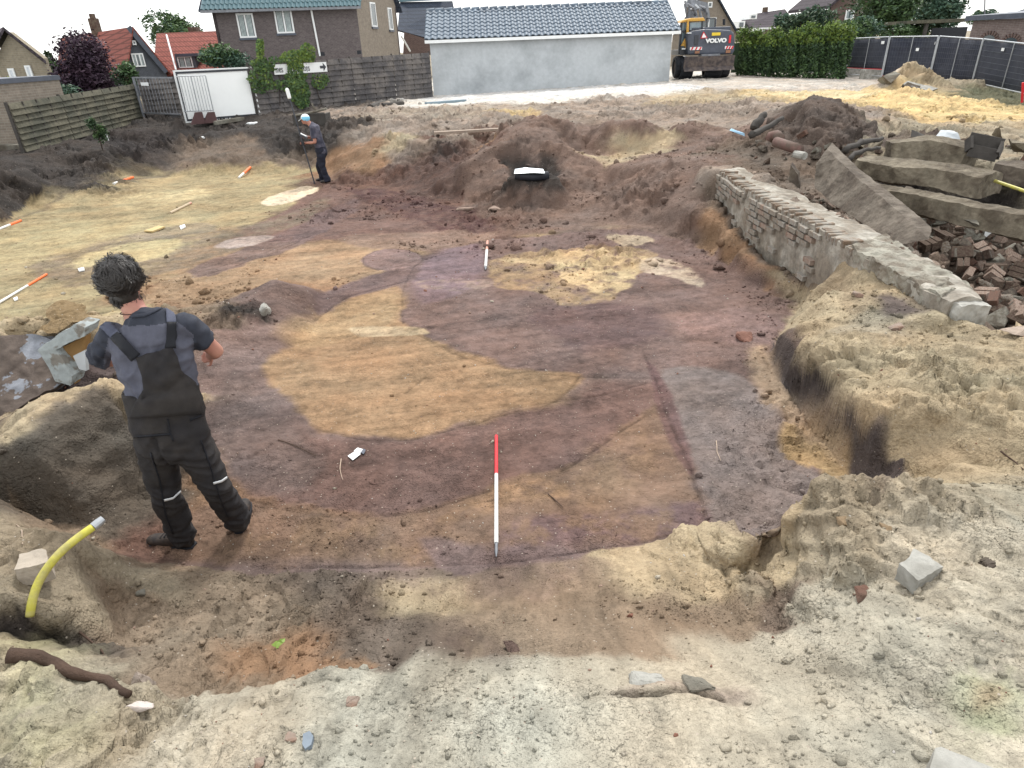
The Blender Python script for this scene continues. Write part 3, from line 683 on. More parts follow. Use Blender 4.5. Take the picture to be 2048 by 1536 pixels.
# ---- loose clods and crumbs: stuff
IV = np.array([(0, 0, -1), (.724, -.526, -.447), (-.276, -.851, -.447), (-.894, 0, -.447), (-.276, .851, -.447), (.724, .526, -.447), (.276, -.851, .447), (-.724, -.526, .447), (-.724, .526, .447), (.276, .851, .447), (.894, 0, .447), (0, 0, 1)])
IF = np.array([(0, 1, 2), (1, 0, 5), (0, 2, 3), (0, 3, 4), (0, 4, 5), (1, 5, 10), (2, 1, 6), (3, 2, 7), (4, 3, 8), (5, 4, 9), (1, 10, 6), (2, 6, 7), (3, 7, 8), (4, 8, 9), (5, 9, 10), (6, 10, 11), (7, 6, 11), (8, 7, 11), (9, 8, 11), (10, 9, 11)])[:, ::-1]
def scatter(name, idx, size, colf, seed, mat_):
    rs = np.random.RandomState(seed); n = len(idx)
    sc_ = size[:, None, None]*rs.uniform(.5, 1.35, (n, 1, 3))*rs.uniform(.6, 1.35, (n, 12, 1))
    v = IV[None]*sc_; an = rs.uniform(0, 6.28, n); c, s_ = np.cos(an), np.sin(an)
    tl = rs.uniform(-.6, .6, n); v = np.stack([v[:, :, 0], v[:, :, 1]*np.cos(tl)[:, None]-v[:, :, 2]*np.sin(tl)[:, None], v[:, :, 1]*np.sin(tl)[:, None]+v[:, :, 2]*np.cos(tl)[:, None]*.8], -1)
    v = np.stack([v[:, :, 0]*c[:, None]-v[:, :, 1]*s_[:, None], v[:, :, 0]*s_[:, None]+v[:, :, 1]*c[:, None], v[:, :, 2]], -1)
    p = np.stack([PX[idx], PY[idx], PZ[idx]+size*.25], -1); v = v+p[:, None]
    f = (IF[None]+(np.arange(n)*12)[:, None, None]).reshape(-1, 3)
    m_ = bpy.data.meshes.new(name); m_.vertices.add(n*12); m_.vertices.foreach_set('co', v.astype(np.float32).ravel())
    m_.loops.add(len(f)*3); m_.loops.foreach_set('vertex_index', f.astype(np.int32).ravel()); m_.polygons.add(len(f)); m_.polygons.foreach_set('loop_start', np.arange(0, len(f)*3, 3, dtype=np.int32))
    m_.update(calc_edges=True); a_ = m_.color_attributes.new('soil', 'FLOAT_COLOR', 'POINT')
    cc = np.repeat(colf, 12, 0); a_.data.foreach_set('color', np.concatenate([cc, np.ones((len(cc), 1))], 1).astype(np.float32).ravel())
    m_.materials.append(mat_); return m_
rs = np.random.RandomState(12)
wt = np.clip((ROU-.004)/.03, .04, 1.3)*np.clip(.25+fbm2(GX, GY, 1.3, 4, 600)*2.2, .04, 1.5)*(dist < 34)*(dist > 1.0)*(GY > 1)
vis = np.abs(GX/(GY+.4)) < 1.15
wt = wt*vis; cw = np.cumsum(wt); idx = np.searchsorted(cw, rs.uniform(0, cw[-1], 17000))
sz = rs.pareto(2.7, len(idx))*.0052+.004; sz = np.minimum(sz, np.where(dist[idx] < 3.2, .021, .036))*np.clip(dist[idx]/4.5, .8, 2.3)*np.clip(.5+ROU[idx]/.04, .5, 1.1)
o = bpy.data.objects.new('soil_clods', scatter('soil_clods', idx, sz, COL[idx]*rs.uniform(.85, 1.2, (len(idx), 1)), 4, SOILM)); link(o); tag(o, 'loose crumbs and clods of soil strewn over the pit and its banks', 'soil clods', kind='stuff')
wt = (dist < 16)*(GY > 1)*vis*(Z0 < 1.3)*1.0; cw = np.cumsum(wt); idx = np.searchsorted(cw, rs.uniform(0, cw[-1], 1500))
sz = (rs.pareto(3, len(idx))*.0028+.0028)*np.clip(dist[idx]/4, .8, 2.5)
pc = np.array([S(200, 190, 172), S(176, 150, 134), S(150, 108, 92), S(214, 208, 200)])[rs.randint(0, 4, len(idx))]
o = bpy.data.objects.new('pebbles', scatter('pebbles', idx, np.minimum(sz, .03), pc, 8, SOILM)); link(o); tag(o, 'tiny pale pebbles and brick crumbs scattered on the soil', 'pebbles', kind='stuff')
# ================================================================== materials for objects
M = {}
M['wood_l'] = mat('wood_grey_green', S(116, 112, 96), .9, var=.3, scale=9, bump=.5, bscale=40, col2=S(92, 92, 80))
M['wood_m'] = mat('wood_grey', S(132, 126, 122), .9, var=.3, scale=9, bump=.5, bscale=40, col2=S(100, 97, 98))
M['wood_p'] = mat('wood_post', S(88, 84, 80), .9, var=.3, scale=5, bump=.4)
M['wood_n'] = mat('wood_new', S(168, 132, 84), .8, var=.2, scale=7, bump=.3)
M['white'] = mat('white_paint', (.78, .8, .8), .5, var=.05, scale=3)
M['board'] = mat('white_board', (.93, .95, .94), .35, var=.03, scale=2)
M['dark'] = mat('dark_rubber', (.022, .024, .03), .6, var=.3, scale=10)
M['black'] = mat('black_paint', (.03, .034, .045), .35, var=.2, scale=5, spec=.5)
M['slate'] = mat('slate_grey_metal', (.06, .07, .095), .4, var=.25, scale=4, spec=.5)
M['steel'] = mat('galvanised_steel', (.42, .44, .46), .4, metal=.6, var=.2, scale=6)
M['steel_d'] = mat('dull_steel', (.2, .21, .23), .5, metal=.4, var=.3, scale=6)
M['glass'] = mat('window_glass', (.07, .09, .1), .08, var=.3, scale=2, spec=.9)
M['curtain'] = mat('pale_curtain', (.36, .42, .42), .8, var=.25, scale=6)
M['blind'] = mat('white_blind', (.62, .66, .7), .7, var=.06)
M['render'] = mat('grey_white_plaster', S(216, 222, 226), .85, var=.08, scale=6, bump=.25, bscale=22, col2=S(186, 192, 196), s2=.7, hard=(.45, .7))
M['tile_w'] = mat('blue_grey_tile', S(122, 138, 154), .6, var=.22, scale=2.5, spec=.35, col2=S(104, 116, 130), s2=1.6)
M['tile_t'] = mat('teal_grey_tile', S(116, 148, 156), .3, var=.18, scale=3, spec=.6)
M['red_roof'] = None
M['conc'] = mat('concrete', S(150, 146, 134), .9, var=.25, scale=8, bump=.7, bscale=30, col2=S(112, 104, 92), s2=2.5)
M['conc_d'] = mat('dirty_concrete', S(118, 108, 96), .95, var=.3, scale=8, bump=.9, bscale=24, col2=S(84, 74, 66), s2=3)
M['conc_w'] = mat('pale_concrete', S(196, 194, 186), .9, var=.12, scale=8, bump=.5, bscale=40, col2=S(160, 158, 150), s2=6)
M['brick'] = mat('red_brick', S(132, 100, 86), .95, var=.3, scale=14, bump=.6, bscale=50, col2=S(112, 92, 80), s2=6)
M['brick_p'] = mat('pale_brick', S(178, 160, 146), .95, var=.25, scale=14, bump=.6, bscale=50, col2=S(150, 124, 108), s2=9)
M['brick_w'] = mat('mortared_brick', S(168, 160, 148), .95, var=.22, scale=12, bump=.7, bscale=40, col2=S(132, 112, 94), s2=7)
M['brick_d'] = mat('dark_brick', S(98, 78, 68), .95, var=.3, scale=14, bump=.6, bscale=50, col2=S(120, 106, 92), s2=6)
M['yellow'] = mat('yellow_plastic', (.50, .46, .07), .5, var=.2, scale=30, col2=(.40, .36, .12), s2=14)
M['orange'] = mat('fluorescent_orange', (.85, .16, .04), .5, var=.08)
M['red'] = mat('red_paint', (.62, .03, .04), .4, var=.08)
M['yorange'] = mat('machine_yellow', (.60, .34, .07), .4, var=.12)
M['pipe'] = mat('clay_pipe', S(128, 100, 92), .8, var=.3, scale=8, col2=S(110, 94, 84), s2=6)
M['mud'] = mat('muddy_steel', S(120, 108, 102), .8, var=.3, scale=6, col2=S(84, 78, 80), s2=4)
M['net'] = mat('black_privacy_net', (.030, .034, .05), .85, var=.25, scale=3, col2=(.05, .054, .07), s2=.6)
def brick_mat(name, c1, c2, mortar, scale=1.0):
    m = mat(name, c1, .9, var=.18, scale=5); nt = m.node_tree; N = nt.nodes; L = nt.links
    geo = N.new('ShaderNodeTexCoord'); sx = N.new('ShaderNodeSeparateXYZ'); cb = N.new('ShaderNodeCombineXYZ'); ad = N.new('ShaderNodeMath'); ad.operation = 'ADD'
    L.new(geo.outputs['Object'], sx.inputs[0]); L.new(sx.outputs[0], ad.inputs[0]); L.new(sx.outputs[1], ad.inputs[1]); L.new(ad.outputs[0], cb.inputs[0]); L.new(sx.outputs[2], cb.inputs[1])
    br = N.new('ShaderNodeTexBrick'); br.inputs['Scale'].default_value = scale; br.inputs['Brick Width'].default_value = .23; br.inputs['Row Height'].default_value = .075; br.inputs['Mortar Size'].default_value = .012
    br.inputs['Color1'].default_value = (*c1, 1); br.inputs['Color2'].default_value = (*c2, 1); br.inputs['Mortar'].default_value = (*mortar, 1)
    L.new(cb.outputs[0], br.inputs[0])
    mul = [n for n in N if n.type == 'MIX' and n.blend_type == 'MULTIPLY'][0]
    L.new(br.outputs[0], mul.inputs[6]); return m
M['wall_grey'] = brick_mat('grey_brown_brickwork', S(122, 112, 112), S(104, 94, 96), S(128, 122, 120))
M['wall_tan'] = brick_mat('tan_brickwork', S(160, 148, 134), S(146, 134, 120), S(165, 156, 144))
M['wall_beige'] = brick_mat('beige_brickwork', S(172, 160, 138), S(160, 148, 126), S(172, 164, 148))
M['wall_slate'] = brick_mat('slate_grey_brickwork', S(100, 104, 112), S(90, 94, 104), S(110, 114, 120))
M['wall_brown'] = brick_mat('brown_brickwork', S(120, 98, 92), S(106, 84, 80), S(130, 116, 108))
M['wall_pink'] = brick_mat('pinkish_brickwork', S(136, 120, 116), S(122, 106, 104), S(150, 140, 134))
def roof_mat(name, c1, c2, w=.24, h=.3):
    m = brick_mat(name, c1, c2, tuple(k*.45 for k in c1)); br = [n for n in m.node_tree.nodes if n.type == 'TEX_BRICK'][0]
    br.inputs['Brick Width'].default_value = w; br.inputs['Row Height'].default_value = h; br.inputs['Mortar Size'].default_value = .03; br.offset = 0
    return m
M['roof_red'] = roof_mat('red_roof_tiles', S(172, 102, 90), S(156, 90, 80))
M['roof_dark'] = roof_mat('dark_slate_tiles', S(70, 80, 96), S(60, 68, 84))
M['roof_brown'] = roof_mat('brown_roof_tiles', S(92, 84, 90), S(80, 72, 80))
def leafm(name, c, c2): 
    m = mat(name, c, .6, var=.35, scale=3, col2=c2, s2=1.5, spec=.25); return m
M['leaf'] = leafm('green_leaves', (.09, .15, .055), (.055, .10, .04))
M['leaf_l'] = leafm('light_green_leaves', (.15, .21, .045), (.10, .16, .035))
M['leaf_d'] = leafm('dark_green_leaves', (.05, .085, .042), (.034, .06, .032))
M['leaf_p'] = leafm('purple_leaves', (.06, .034, .05), (.042, .026, .042))
M['leaf_y'] = leafm('yellow_green_leaves', (.26, .28, .05), (.18, .22, .04))
M['leaf_b'] = leafm('blue_green_leaves', (.075, .13, .09), (.05, .095, .065))
M['bark'] = mat('bark', S(80, 68, 58), .95, var=.3, bump=.6)

def pbox(mb, x0, y0, x1, y1, d, th, dz=0):
    xm, ym = (x0+x1)/2, (y0+y1)/2
    zb = PD(xm, y1, d).z; zt = PD(xm, y0, d).z
    xa, xb = PD(x0, ym, d).x, PD(x1, ym, d).x
    return mb.box(((xa+xb)/2, d+th/2, (zb+zt)/2), (xb-xa, th, zt-zb))
def hit(px, py, p0, n):           # pixel ray on a vertical plane
    r_ = ray(px, py); o = Vector((0, 0, HC)); t = (Vector(p0)-o).dot(n)/r_.dot(n); return o+r_*t
def plane_of(A, B):
    d = Vector((B[0]-A[0], B[1]-A[1], 0)).normalized(); n = Vector((d.y, -d.x, 0))
    if n.dot(Vector(A)) > 0: n = -n       # towards the camera
    return d, n
def window(parent, A, B, x0, y0, x1, y1, cols=2, fw=.07, curtain='curtain', sill=None, name='window'):
    d, n = plane_of(A, B); a = hit(x0, y0, A, n); b = hit(x1, y1, A, n)
    u0, u1 = (a-Vector(A)).dot(d), (b-Vector(A)).dot(d); z1, z0 = a.z, b.z; A_ = Vector((A[0], A[1], 0))
    def q(u, z, o): return A_+d*u+n*o+Vector((0, 0, z))
    fr = MB()
    for ua, ub, za, zb in ((u0, u1, z0, z0+fw), (u0, u1, z1-fw, z1), (u0, u0+fw, z0+fw, z1-fw), (u1-fw, u1, z0+fw, z1-fw)):
        fr.prism([q(ua, za, .0), q(ub, za, .0), q(ub, zb, .0), q(ua, zb, .0)], n*.06)
    for k in range(1, cols):
        uc = u0+(u1-u0)*k/cols; fr.prism([q(uc-fw*.5, z0+fw, 0), q(uc+fw*.5, z0+fw, 0), q(uc+fw*.5, z1-fw, 0), q(uc-fw*.5, z1-fw, 0)], n*.05)
    f = fr.build(name, M['white'], parent)
    g = MB(); 
    g.prism([q(u0+fw, z0+fw, .022), q(u1-fw, z0+fw, .022), q(u1-fw, z1-fw, .022), q(u0+fw, z1-fw, .022)], n*.008)
    g.build('pane', M['glass'], f)
    c = MB(); w_ = (u1-u0)
    if curtain == 'blind': c.prism([q(u0+fw, z0+(z1-z0)*.4, .032), q(u1-fw, z0+(z1-z0)*.4, .032), q(u1-fw, z1-fw, .032), q(u0+fw, z1-fw, .032)], n*.01); c.build('blind', M['blind'], f)
    elif curtain:
        for ua, ub in ((u0+w_*.14, u0+w_*.42), (u0+w_*.58, u0+w_*.86)):
            for k in range(4):
                a_, b_ = ua+(ub-ua)*k/4, ua+(ub-ua)*(k+.7)/4
                c.prism([q(a_, z0+fw, .031), q(b_, z0+fw, .031), q(b_, z1-fw, .031), q(a_, z1-fw, .031)], n*.006)
        c.build('curtain', M['curtain'], f)
    if sill:
        s_ = MB(); s_.prism([q(u0-.06, z0-.12, 0), q(u1+.06, z0-.12, 0), q(u1+.06, z0-.005, 0), q(u0-.06, z0-.005, 0)], n*.1); s_.build('sill', M[sill], f)
    return f

# ================================================================== foliage
def leaves(mb, c, r, n, s, seed=1, lumps=9, flat=1.0, slots=2):
    rg = random.Random(seed); c = Vector(c)
    lump = []
    for k in range(lumps):
        v = Vector((rg.gauss(0, 1), rg.gauss(0, 1), rg.gauss(0, .8))).normalized()*rg.uniform(.35, .8)
        lump.append((Vector((v.x*r[0], v.y*r[1], v.z*r[2])), rg.uniform(.3, .58), rg.random()))
    for i in range(n):
        L0, lr, tone = rg.choice(lump)
        v = Vector((rg.gauss(0, 1), rg.gauss(0, 1), rg.gauss(0, 1))).normalized()*(rg.uniform(.55, 1.0) if rg.random() < .85 else rg.uniform(1, 1.25))*lr
        p = c+L0+Vector((v.x*r[0], v.y*r[1], v.z*r[2]))
        a = Vector((rg.uniform(-1, 1), rg.uniform(-1, 1), rg.uniform(-.6, .6))).normalized(); b = a.cross(Vector((rg.uniform(-1, 1), rg.uniform(-1, 1), rg.uniform(-1, 1)))).normalized()
        k = s*rg.uniform(.6, 1.35)
        mb.mi = min(slots-1, int((tone*.6+rg.random()*.4)*slots))
        mb.add([p-a*k, p+b*k*.45-a*k*.1, p+a*k, p-b*k*.45+a*k*.1], [(0, 1, 2, 3)])
    mb.mi = 0
def tree(name, label, cat, base, c, r, n, s, mats, seed, group=None, trunk=.16, lumps=10):
    t = empty(name, base, label, cat, group=group)
    mb = MB(); leaves(mb, c, r, n, s, seed, lumps); mb.build('crown', [M[k] for k in mats], t)
    rg = random.Random(seed); b = Vector(base); cc = Vector(c); mb = MB()
    mb.tube([b-Vector((0, 0, .2)), b.lerp(cc, .5), cc+Vector((0, 0, r[2]*.3))], [trunk, trunk*.7, trunk*.3], 8)
    for k in range(6):
        a = rg.uniform(0, 6.28); e = cc+Vector((math.cos(a)*r[0]*.65, math.sin(a)*r[1]*.65, rg.uniform(-.1, .6)*r[2]))
        s0 = b.lerp(cc, rg.uniform(.45, .8)); mb.tube([s0, s0.lerp(e, .5)+Vector((0, 0, .1*r[2])), e], [trunk*.4, trunk*.25, trunk*.1], 6)
    mb.build('trunk', M['bark'], t); return t
def ptree(name, label, cat, x0, y0, x1, y1, d, n, s, mats, seed, group=None, zb=1.0, lumps=10, thick=.8, trunk=.16):
    a = PD(x0, (y0+y1)/2, d); b = PD(x1, (y0+y1)/2, d); xm = (x0+x1)/2
    zt, zl = PD(xm, y0, d).z, PD(xm, y1, d).z
    rx = abs(b.x-a.x)/2; rz = (zt-zl)/2
    return tree(name, label, cat, ((a.x+b.x)/2, d, zb), ((a.x+b.x)/2, d, (zt+zl)/2), (rx, rx*thick, rz), n, s, mats, seed, group, lumps=lumps, trunk=trunk)

# ================================================================== houses
def wallpoly(parent, pts, m, th=.25, name='wall'):
    mb = MB(); d, n = plane_of(pts[0], pts[1]); mb.prism(pts, -n*th); return mb.build(name, m, parent)
V = Vector
def up(p, z): return V((p[0], p[1], z))
# --- big grey-brown house behind the middle fence
A = PD(446, 130, 46); B = PD(724, 105, 47.5); d_, n_ = plane_of(A, B)
ze = PD(560, 8, 46.8).z
h = empty('brick_house', up(A, 1), 'large grey-brown brick house with teal roof tiles, behind the middle slatted fence', 'house')
ra = up(A, 1)
wallpoly(h, [up(A, 1), up(B, 1), up(B, ze), up(A, ze)], M['wall_grey'])
Cb = B - n_*9.5; Cb = PD(800, 100, 54.5); ds, ns = plane_of(B, Cb)
mid = (B+Cb)/2
wallpoly(h, [up(B, 1), up(Cb, 1), up(Cb, ze), up(mid, ze+4.4), up(B, ze)], M['wall_tan'])  # same house, paler brick: brighter light on this side put into the colour
Ab = A+(Cb-B)
mb = MB(); mb.prism([up(Ab, 1), up(Cb, 1), up(Cb, ze), up(Ab, ze)], n_*.2); mb.build('rear_wall', M['wall_grey'], h)
mb = MB(); mb.prism([up(A, 1), up(Ab, 1), up(Ab, ze), up((A+Ab)/2, ze+4.4), up(A, ze)], d_*.2); mb.build('end_wall', M['wall_grey'], h)
mb = MB(); rA, rB = (A+Ab)/2, mid
for e0, e1 in ((A, B), (Ab, Cb)):
    o = (e0-rA); o.z = 0; o.normalize()
    p = [up(e0-d_*.5+o*.45, ze-.35), up(e1+d_*.3+o*.45, ze-.35), up(rB+d_*.3, ze+4.5), up(rA-d_*.5, ze+4.5)]
    mb.prism(p, (0, 0, .1))
roof = mb.build('roof', M['roof_dark'], h)
mb = MB(); mb.bar(up(A-d_*.55+n_*.5, ze-.33), up(B+d_*.3+n_*.5, ze-.33), .14, .14); mb.build('gutter', M['steel_d'], h)
def tile_mesh(name, w, l, m, amp=.045):
    mb = MB(); n = 6; vs = []
    for j, (y, z) in enumerate(((0, 0.012), (l, 0.0), (l, 0))):
        pass
    top = []; 
    for j in (0, 1):
        for i in range(n+1):
            t = i/n; z = amp*math.sin(t*2*math.pi)*.5+amp*.5+(0.035 if j == 0 else 0)
            top.append((w*(t-.5)*1.0, j*l, z))
    for i in range(n+1):
        t = i/n; top.append((w*(t-.5), 0, amp*math.sin(t*2*math.pi)*.5+amp*.5-.012))
    fs = [(i, i+1, n+2+i, n+1+i) for i in range(n)]+[(2*n+2+i, 2*n+3+i, i+1, i) for i in range(n)]
    mb.add(top, fs); o = mb.build(name, m, None, smooth=False); me_ = o.data; bpy.data.objects.remove(o); return me_
def lay_tiles(parent, e0, e1, r0, r1, ncol, nrow, me_, rows=None, name='roof_tile', lift=.02, maxn=10**9, jitter=.01):
    rg = random.Random(5); k = 0; Mi = wmat(parent).inverted()
    for j in range(nrow):
        if rows and j >= rows: break
        for i in range(ncol):
            a = e0.lerp(e1, (i+.5)/ncol); b = r0.lerp(r1, (i+.5)/ncol)
            y = (b-a).normalized(); x = (e1-e0).normalized(); z = x.cross(y).normalized()
            if z.z < 0: z = -z; x = -x
            p = a.lerp(b, j/nrow)+z*(lift+rg.uniform(0, jitter))
            Mx = Matrix(((x.x, y.x, z.x, p.x), (x.y, y.y, z.y, p.y), (x.z, y.z, z.z, p.z), (0, 0, 0, 1)))
            o = bpy.data.objects.new(name, me_); link(o, parent); o.matrix_basis = Mi @ Mx; k += 1
e0, e1 = up(A-d_*.5+n_*.5, ze-.28), up(B+d_*.3+n_*.5, ze-.28); r0, r1 = up(rA-d_*.5, ze+4.62), up(rB+d_*.3, ze+4.62)
nc = 36; L_sl = (r0-e0).length; tw = (e1-e0).length/nc
lay_tiles(h, e0, e1, r0, r1, nc, 18, tile_mesh('roof_tile', tw, L_sl/18, M['tile_t'], .09), rows=4)
window(h, A, B, 471, 27, 514, 75, 2, .09, 'curtain', 'slate'); window(h, A, B, 546, 16, 590, 66, 2, .09, 'curtain', 'slate')
window(h, B, Cb, 738, 4, 754, 54, 1, .08, None, 'slate'); window(h, B, Cb, 774, 15, 786, 60, 1, .08, None, 'slate')
mb = MB(); mb.tube([hit(x, y, A+n_*.12, n_) for x, y in ((612, -2), (620, 8), (640, 112))], .06, 8); mb.build('drainpipe', M['white'], h)
mb = MB(); pbox(mb, 641, 104, 648, 112, A.y-.3, .2); pbox(mb, 714, 101, 722, 108, B.y-.8, .2); mb.build('wall_box', M['dark'], h)
mb = MB(); mb.tube([hit(x, y, B+ns*.15, ns) for x, y in ((802, 72), (806, 78), (820, 102))], .07, 8); mb.build('drainpipe', M['white'], h)
# --- dark roof house between
g = empty('dark_roof_house', PD(850, 100, 60), 'house showing only a dark slate roof between the grey-brown house and the tiled white shed', 'house')
a, b, c, e = PD(812, 60, 60), PD(900, 92, 60), PD(880, 0, 66), PD(798, 3, 66)
mb = MB(); mb.prism([PD(795, 60, 60), PD(925, 95, 60), PD(905, 2, 66), PD(800, 4, 66)], (0, .2, -.1)); mb.build('roof', M['roof_dark'], g)
mb = MB(); mb.prism([PD(808, 64, 60), PD(806, 110, 60), PD(900, 110, 60), PD(900, 92, 60)], (0, 4, 0)); mb.build('wall', M['wall_brown'], g)
mb = MB(); mb.bar(PD(798, 0, 65.8), PD(884, -4, 66), .3, .3); mb.build('ridge', M['tile_t'], g)
# --- white shed with tiled roof
A = P(868, 192, .87); B = P(1338, 162, 1.14); d_, n_ = plane_of(A, B)
zt = (hit(855, 88, A, n_).z+hit(1352, 61, A, n_).z)/2
sh = empty('white_shed', A, 'long white plastered shed with blue-grey tiled roof', 'shed')
wallpoly(sh, [up(A, .8), up(B, .8), up(B, zt), up(A, zt)], M['render'], .3)
q = -n_*5.0
mb = MB(); mb.prism([up(A, .8)-n_*.31, up(A+q, .8), up(A+q, zt), up(A+q/2, zt+1.5), up(A, zt)-n_*.31], d_*.25); mb.build('gable_wall', M['render'], sh)
mb = MB(); mb.prism([up(B, .8)-n_*.31, up(B+q, .8), up(B+q, zt), up(B+q/2, zt+1.5), up(B, zt)-n_*.31], -d_*.25); mb.build('gable_wall', M['render'], sh)
rz = hit(850, 24, A-n_*2.5, n_).z
mb = MB()
e0, e1 = up(A-d_*.22+n_*.25, zt+.06), up(B+d_*.35+n_*.25, zt+.06); r0, r1 = up(A-d_*.22-n_*2.5, rz), up(B+d_*.3-n_*2.5, rz)
b0, b1 = up(A-d_*.22-n_*5.25, zt+.06), up(B+d_*.3-n_*5.25, zt+.06)
mb.prism([e0, e1, r1, r0], (0, 0, -.08)); mb.prism([r0, r1, b1, b0], (0, 0, -.08)); mb.build('roof_deck', M['slate'], sh)
mb = MB(); mb.bar(e0+n_*.04+V((0, 0, -.06)), e1+n_*.04+V((0, 0, -.06)), .06, .14); mb.build('eaves_board', M['white'], sh)
nc = 41; tw = (e1-e0).length/nc; Ls = (r0-e0).length
tm = tile_mesh('roof_tile', tw, Ls/8, M['tile_w'], .075)
lay_tiles(sh, e0, e1, r0, r1, nc, 7+1, tm, rows=7)
mb = MB()
for i in range(nc):
    for j in (7,):
        a = e0.lerp(e1, (i+.5)/nc); b = r0.lerp(r1, (i+.5)/nc); y = (b-a).normalized(); x = (e1-e0).normalized(); z = x.cross(y)
        p = a.lerp(b, j/8)+z*.03; vs = [p+x*v.co.x+y*v.co.y+z*v.co.z for v in tm.vertices]; mb.add(vs, [tuple(f.vertices) for f in tm.polygons])
o = mb.build('roof_tiles', M['tile_w'], sh); o['kind'] = 'stuff'
mb = MB()
for i in range(nc*2//3):
    a, b = r0.lerp(r1, i/(nc*2//3)), r0.lerp(r1, (i+.92)/(nc*2//3)); mb.tube([a+V((0, 0, .03)), b+V((0, 0, .05))], [.11, .12], 8)
mb.build('ridge_tiles', M['tile_w'], sh)['kind'] = 'stuff'
# --- houses on the left
bh = empty('beige_house', PD(50, 190, 33), 'beige brick gable house with two drawn white blinds at the left edge', 'house')
A, B = PD(-110, 190, 33), PD(116, 190, 33)
def pz(x, y, d): return PD(x, y, d)
ap = PD(17, 58, 33); er = PD(98, 116, 33); el = V((2*ap.x-er.x, 33, er.z)); rx0, rx1 = el.x+.25, er.x-.25
wallpoly(bh, [V((rx0, 33, .8)), V((rx1, 33, .8)), V((rx1, 33, er.z)), ap-V((0, 0, .12)), V((rx0, 33, er.z))], M['wall_beige'], .3)
mb = MB(); mb.prism([V((rx1-.25, 33.3, .8)), V((rx1-6.4, 41, .8)), V((rx1-6.4, 41, er.z)), V((rx1-.25, 33.3, er.z))], (-.2, 0, 0)); mb.build('side_wall', M['wall_beige'], bh)
mb = MB()
for e in (el, er):
    mb.prism([ap+V((0, -.3, .08)), e+V((0, -.3, -.1)), e+V((-6.5, 8, -.1)), ap+V((-6.5, 8, .08))], (0, 0, -.14))
mb.build('roof', M['roof_brown'], bh)
window(bh, A, B, 15, 137, 40, 172, 1, .08, 'blind'); window(bh, A, B, 49, 131, 74, 170, 1, .08, 'blind')
lb = empty('brick_shed', PD(20, 300, 15.5), 'tan brick shed corner with dark roof edge at the left end of the slatted fence', 'shed')
c0 = P(46, 306, .6); zt2 = PD(8, 168, c0.y).z
mb = MB(); mb.box((c0.x-3, c0.y+1.5, (zt2+.6)/2), (6, 3, zt2-.6)); mb.build('wall', M['wall_tan'], lb)
mb = MB(); mb.box((c0.x-3.02, c0.y+1.5, zt2+.07), (6.1, 3.1, .14)); mb.build('roof', M['slate'], lb)
mb = MB(); mb.box((c0.x-.35, c0.y-.25, .78), (1.1, .4, .2), .1); mb.build('kerb_stone', M['conc'], lb)
# slate gable with red roof
rg_ = empty('gable_house', PD(300, 160, 46), 'slate grey gabled house with a red tiled roof behind the purple tree', 'house')
ap = PD(263, 56, 46); gl = PD(247, 126, 45.2); gr = PD(333, 148, 46.8)
ap = V((ap.x, (gl.y+gr.y)/2, ap.z)); rv = PD(126, 90, 60)-ap; rv.z = 0; ze2 = (gl.z+gr.z)/2; gl.z = gr.z = ze2
wallpoly(rg_, [up(gl, .8), up(gr, .8), gr, ap-V((0, 0, .1)), gl], M['wall_slate'], .3)
mb = MB(); mb.prism([up(gl, .8), up(gl+rv, .8), gl+rv, gl], (0.2, .2, 0)); mb.build('side_wall', M['wall_slate'], rg_)
mb = MB()
for e in (gl, gr):
    o = (e-ap); o.normalize(); f_ = -rv.normalized()*.35
    mb.prism([ap+V((0, 0, .06))+f_, e+o*.35+f_, e+o*.35+rv, ap+V((0, 0, .06))+rv], (0, 0, -.15))
mb.build('roof', M['roof_red'], rg_)
mb = MB(); mb.bar(ap+V((0, -.36, .05)), gr+(gr-ap).normalized()*.36+V((0, -.36, .05)), .08, .3); mb.build('bargeboard', M['slate'], rg_)
ch = ap+rv*.42; mb = MB(); mb.box((ch.x, ch.y, ch.z+.3), (.5, .5, 1.2)); mb.box((ch.x, ch.y, ch.z+1.0), (.28, .28, .35)); mb.build('chimney', M['brick_d'], rg_)
window(rg_, up(gl, 1), up(gr, 1), 261, 107, 292, 133, 3, .07, 'curtain'); window(rg_, up(gl, 1), up(gr, 1), 263, 81, 273, 90, 1, .06, None)
# red roof house with dormer
r2 = empty('red_roof_house', PD(380, 150, 50), 'house with a wide red tiled roof, small white dormer window and white pole', 'house')
a, b, c, e = PD(306, 152, 50), PD(470, 140, 50), PD(470, 56, 55), PD(314, 71, 55)
a.z = b.z = (a.z+b.z)/2; c.z = e.z = (c.z+e.z)/2
mb = MB(); mb.prism([a, b, c, e], (0, 0, -.15)); mb.prism([e, c, c+V((0, 5, -3)), e+V((0, 5, -3))], (0, 0, -.15)); mb.build('roof', M['roof_red'], r2)
mb = MB(); mb.box(((a.x+b.x)/2, 52.8, (a.z+.8)/2-.1), (b.x-a.x-.6, 5, a.z-.8)); mb.build('wall', M['wall_grey'], r2)
mb = MB(); pbox(mb, 352, 113, 392, 138, 50.6, 2.2); dm = mb.build('dormer', M['wall_slate'], r2)
mb = MB(); pbox(mb, 349, 107, 395, 113, 50.4, 2.5); mb.build('dormer_roof', M['slate'], dm)
window(r2, V((-60, 50.6, 0)), V((0, 50.6, 0)), 354, 113, 388, 135, 2, .07, 'curtain')
mb = MB(); mb.tube([PD(333, 70, 53), PD(352, 140, 49.5)], .06, 6); mb.build('pole', M['white'], r2)
mb = MB(); pbox(mb, 376, 54, 392, 66, 55.5, .8); mb.build('chimney', M['brick_d'], r2)
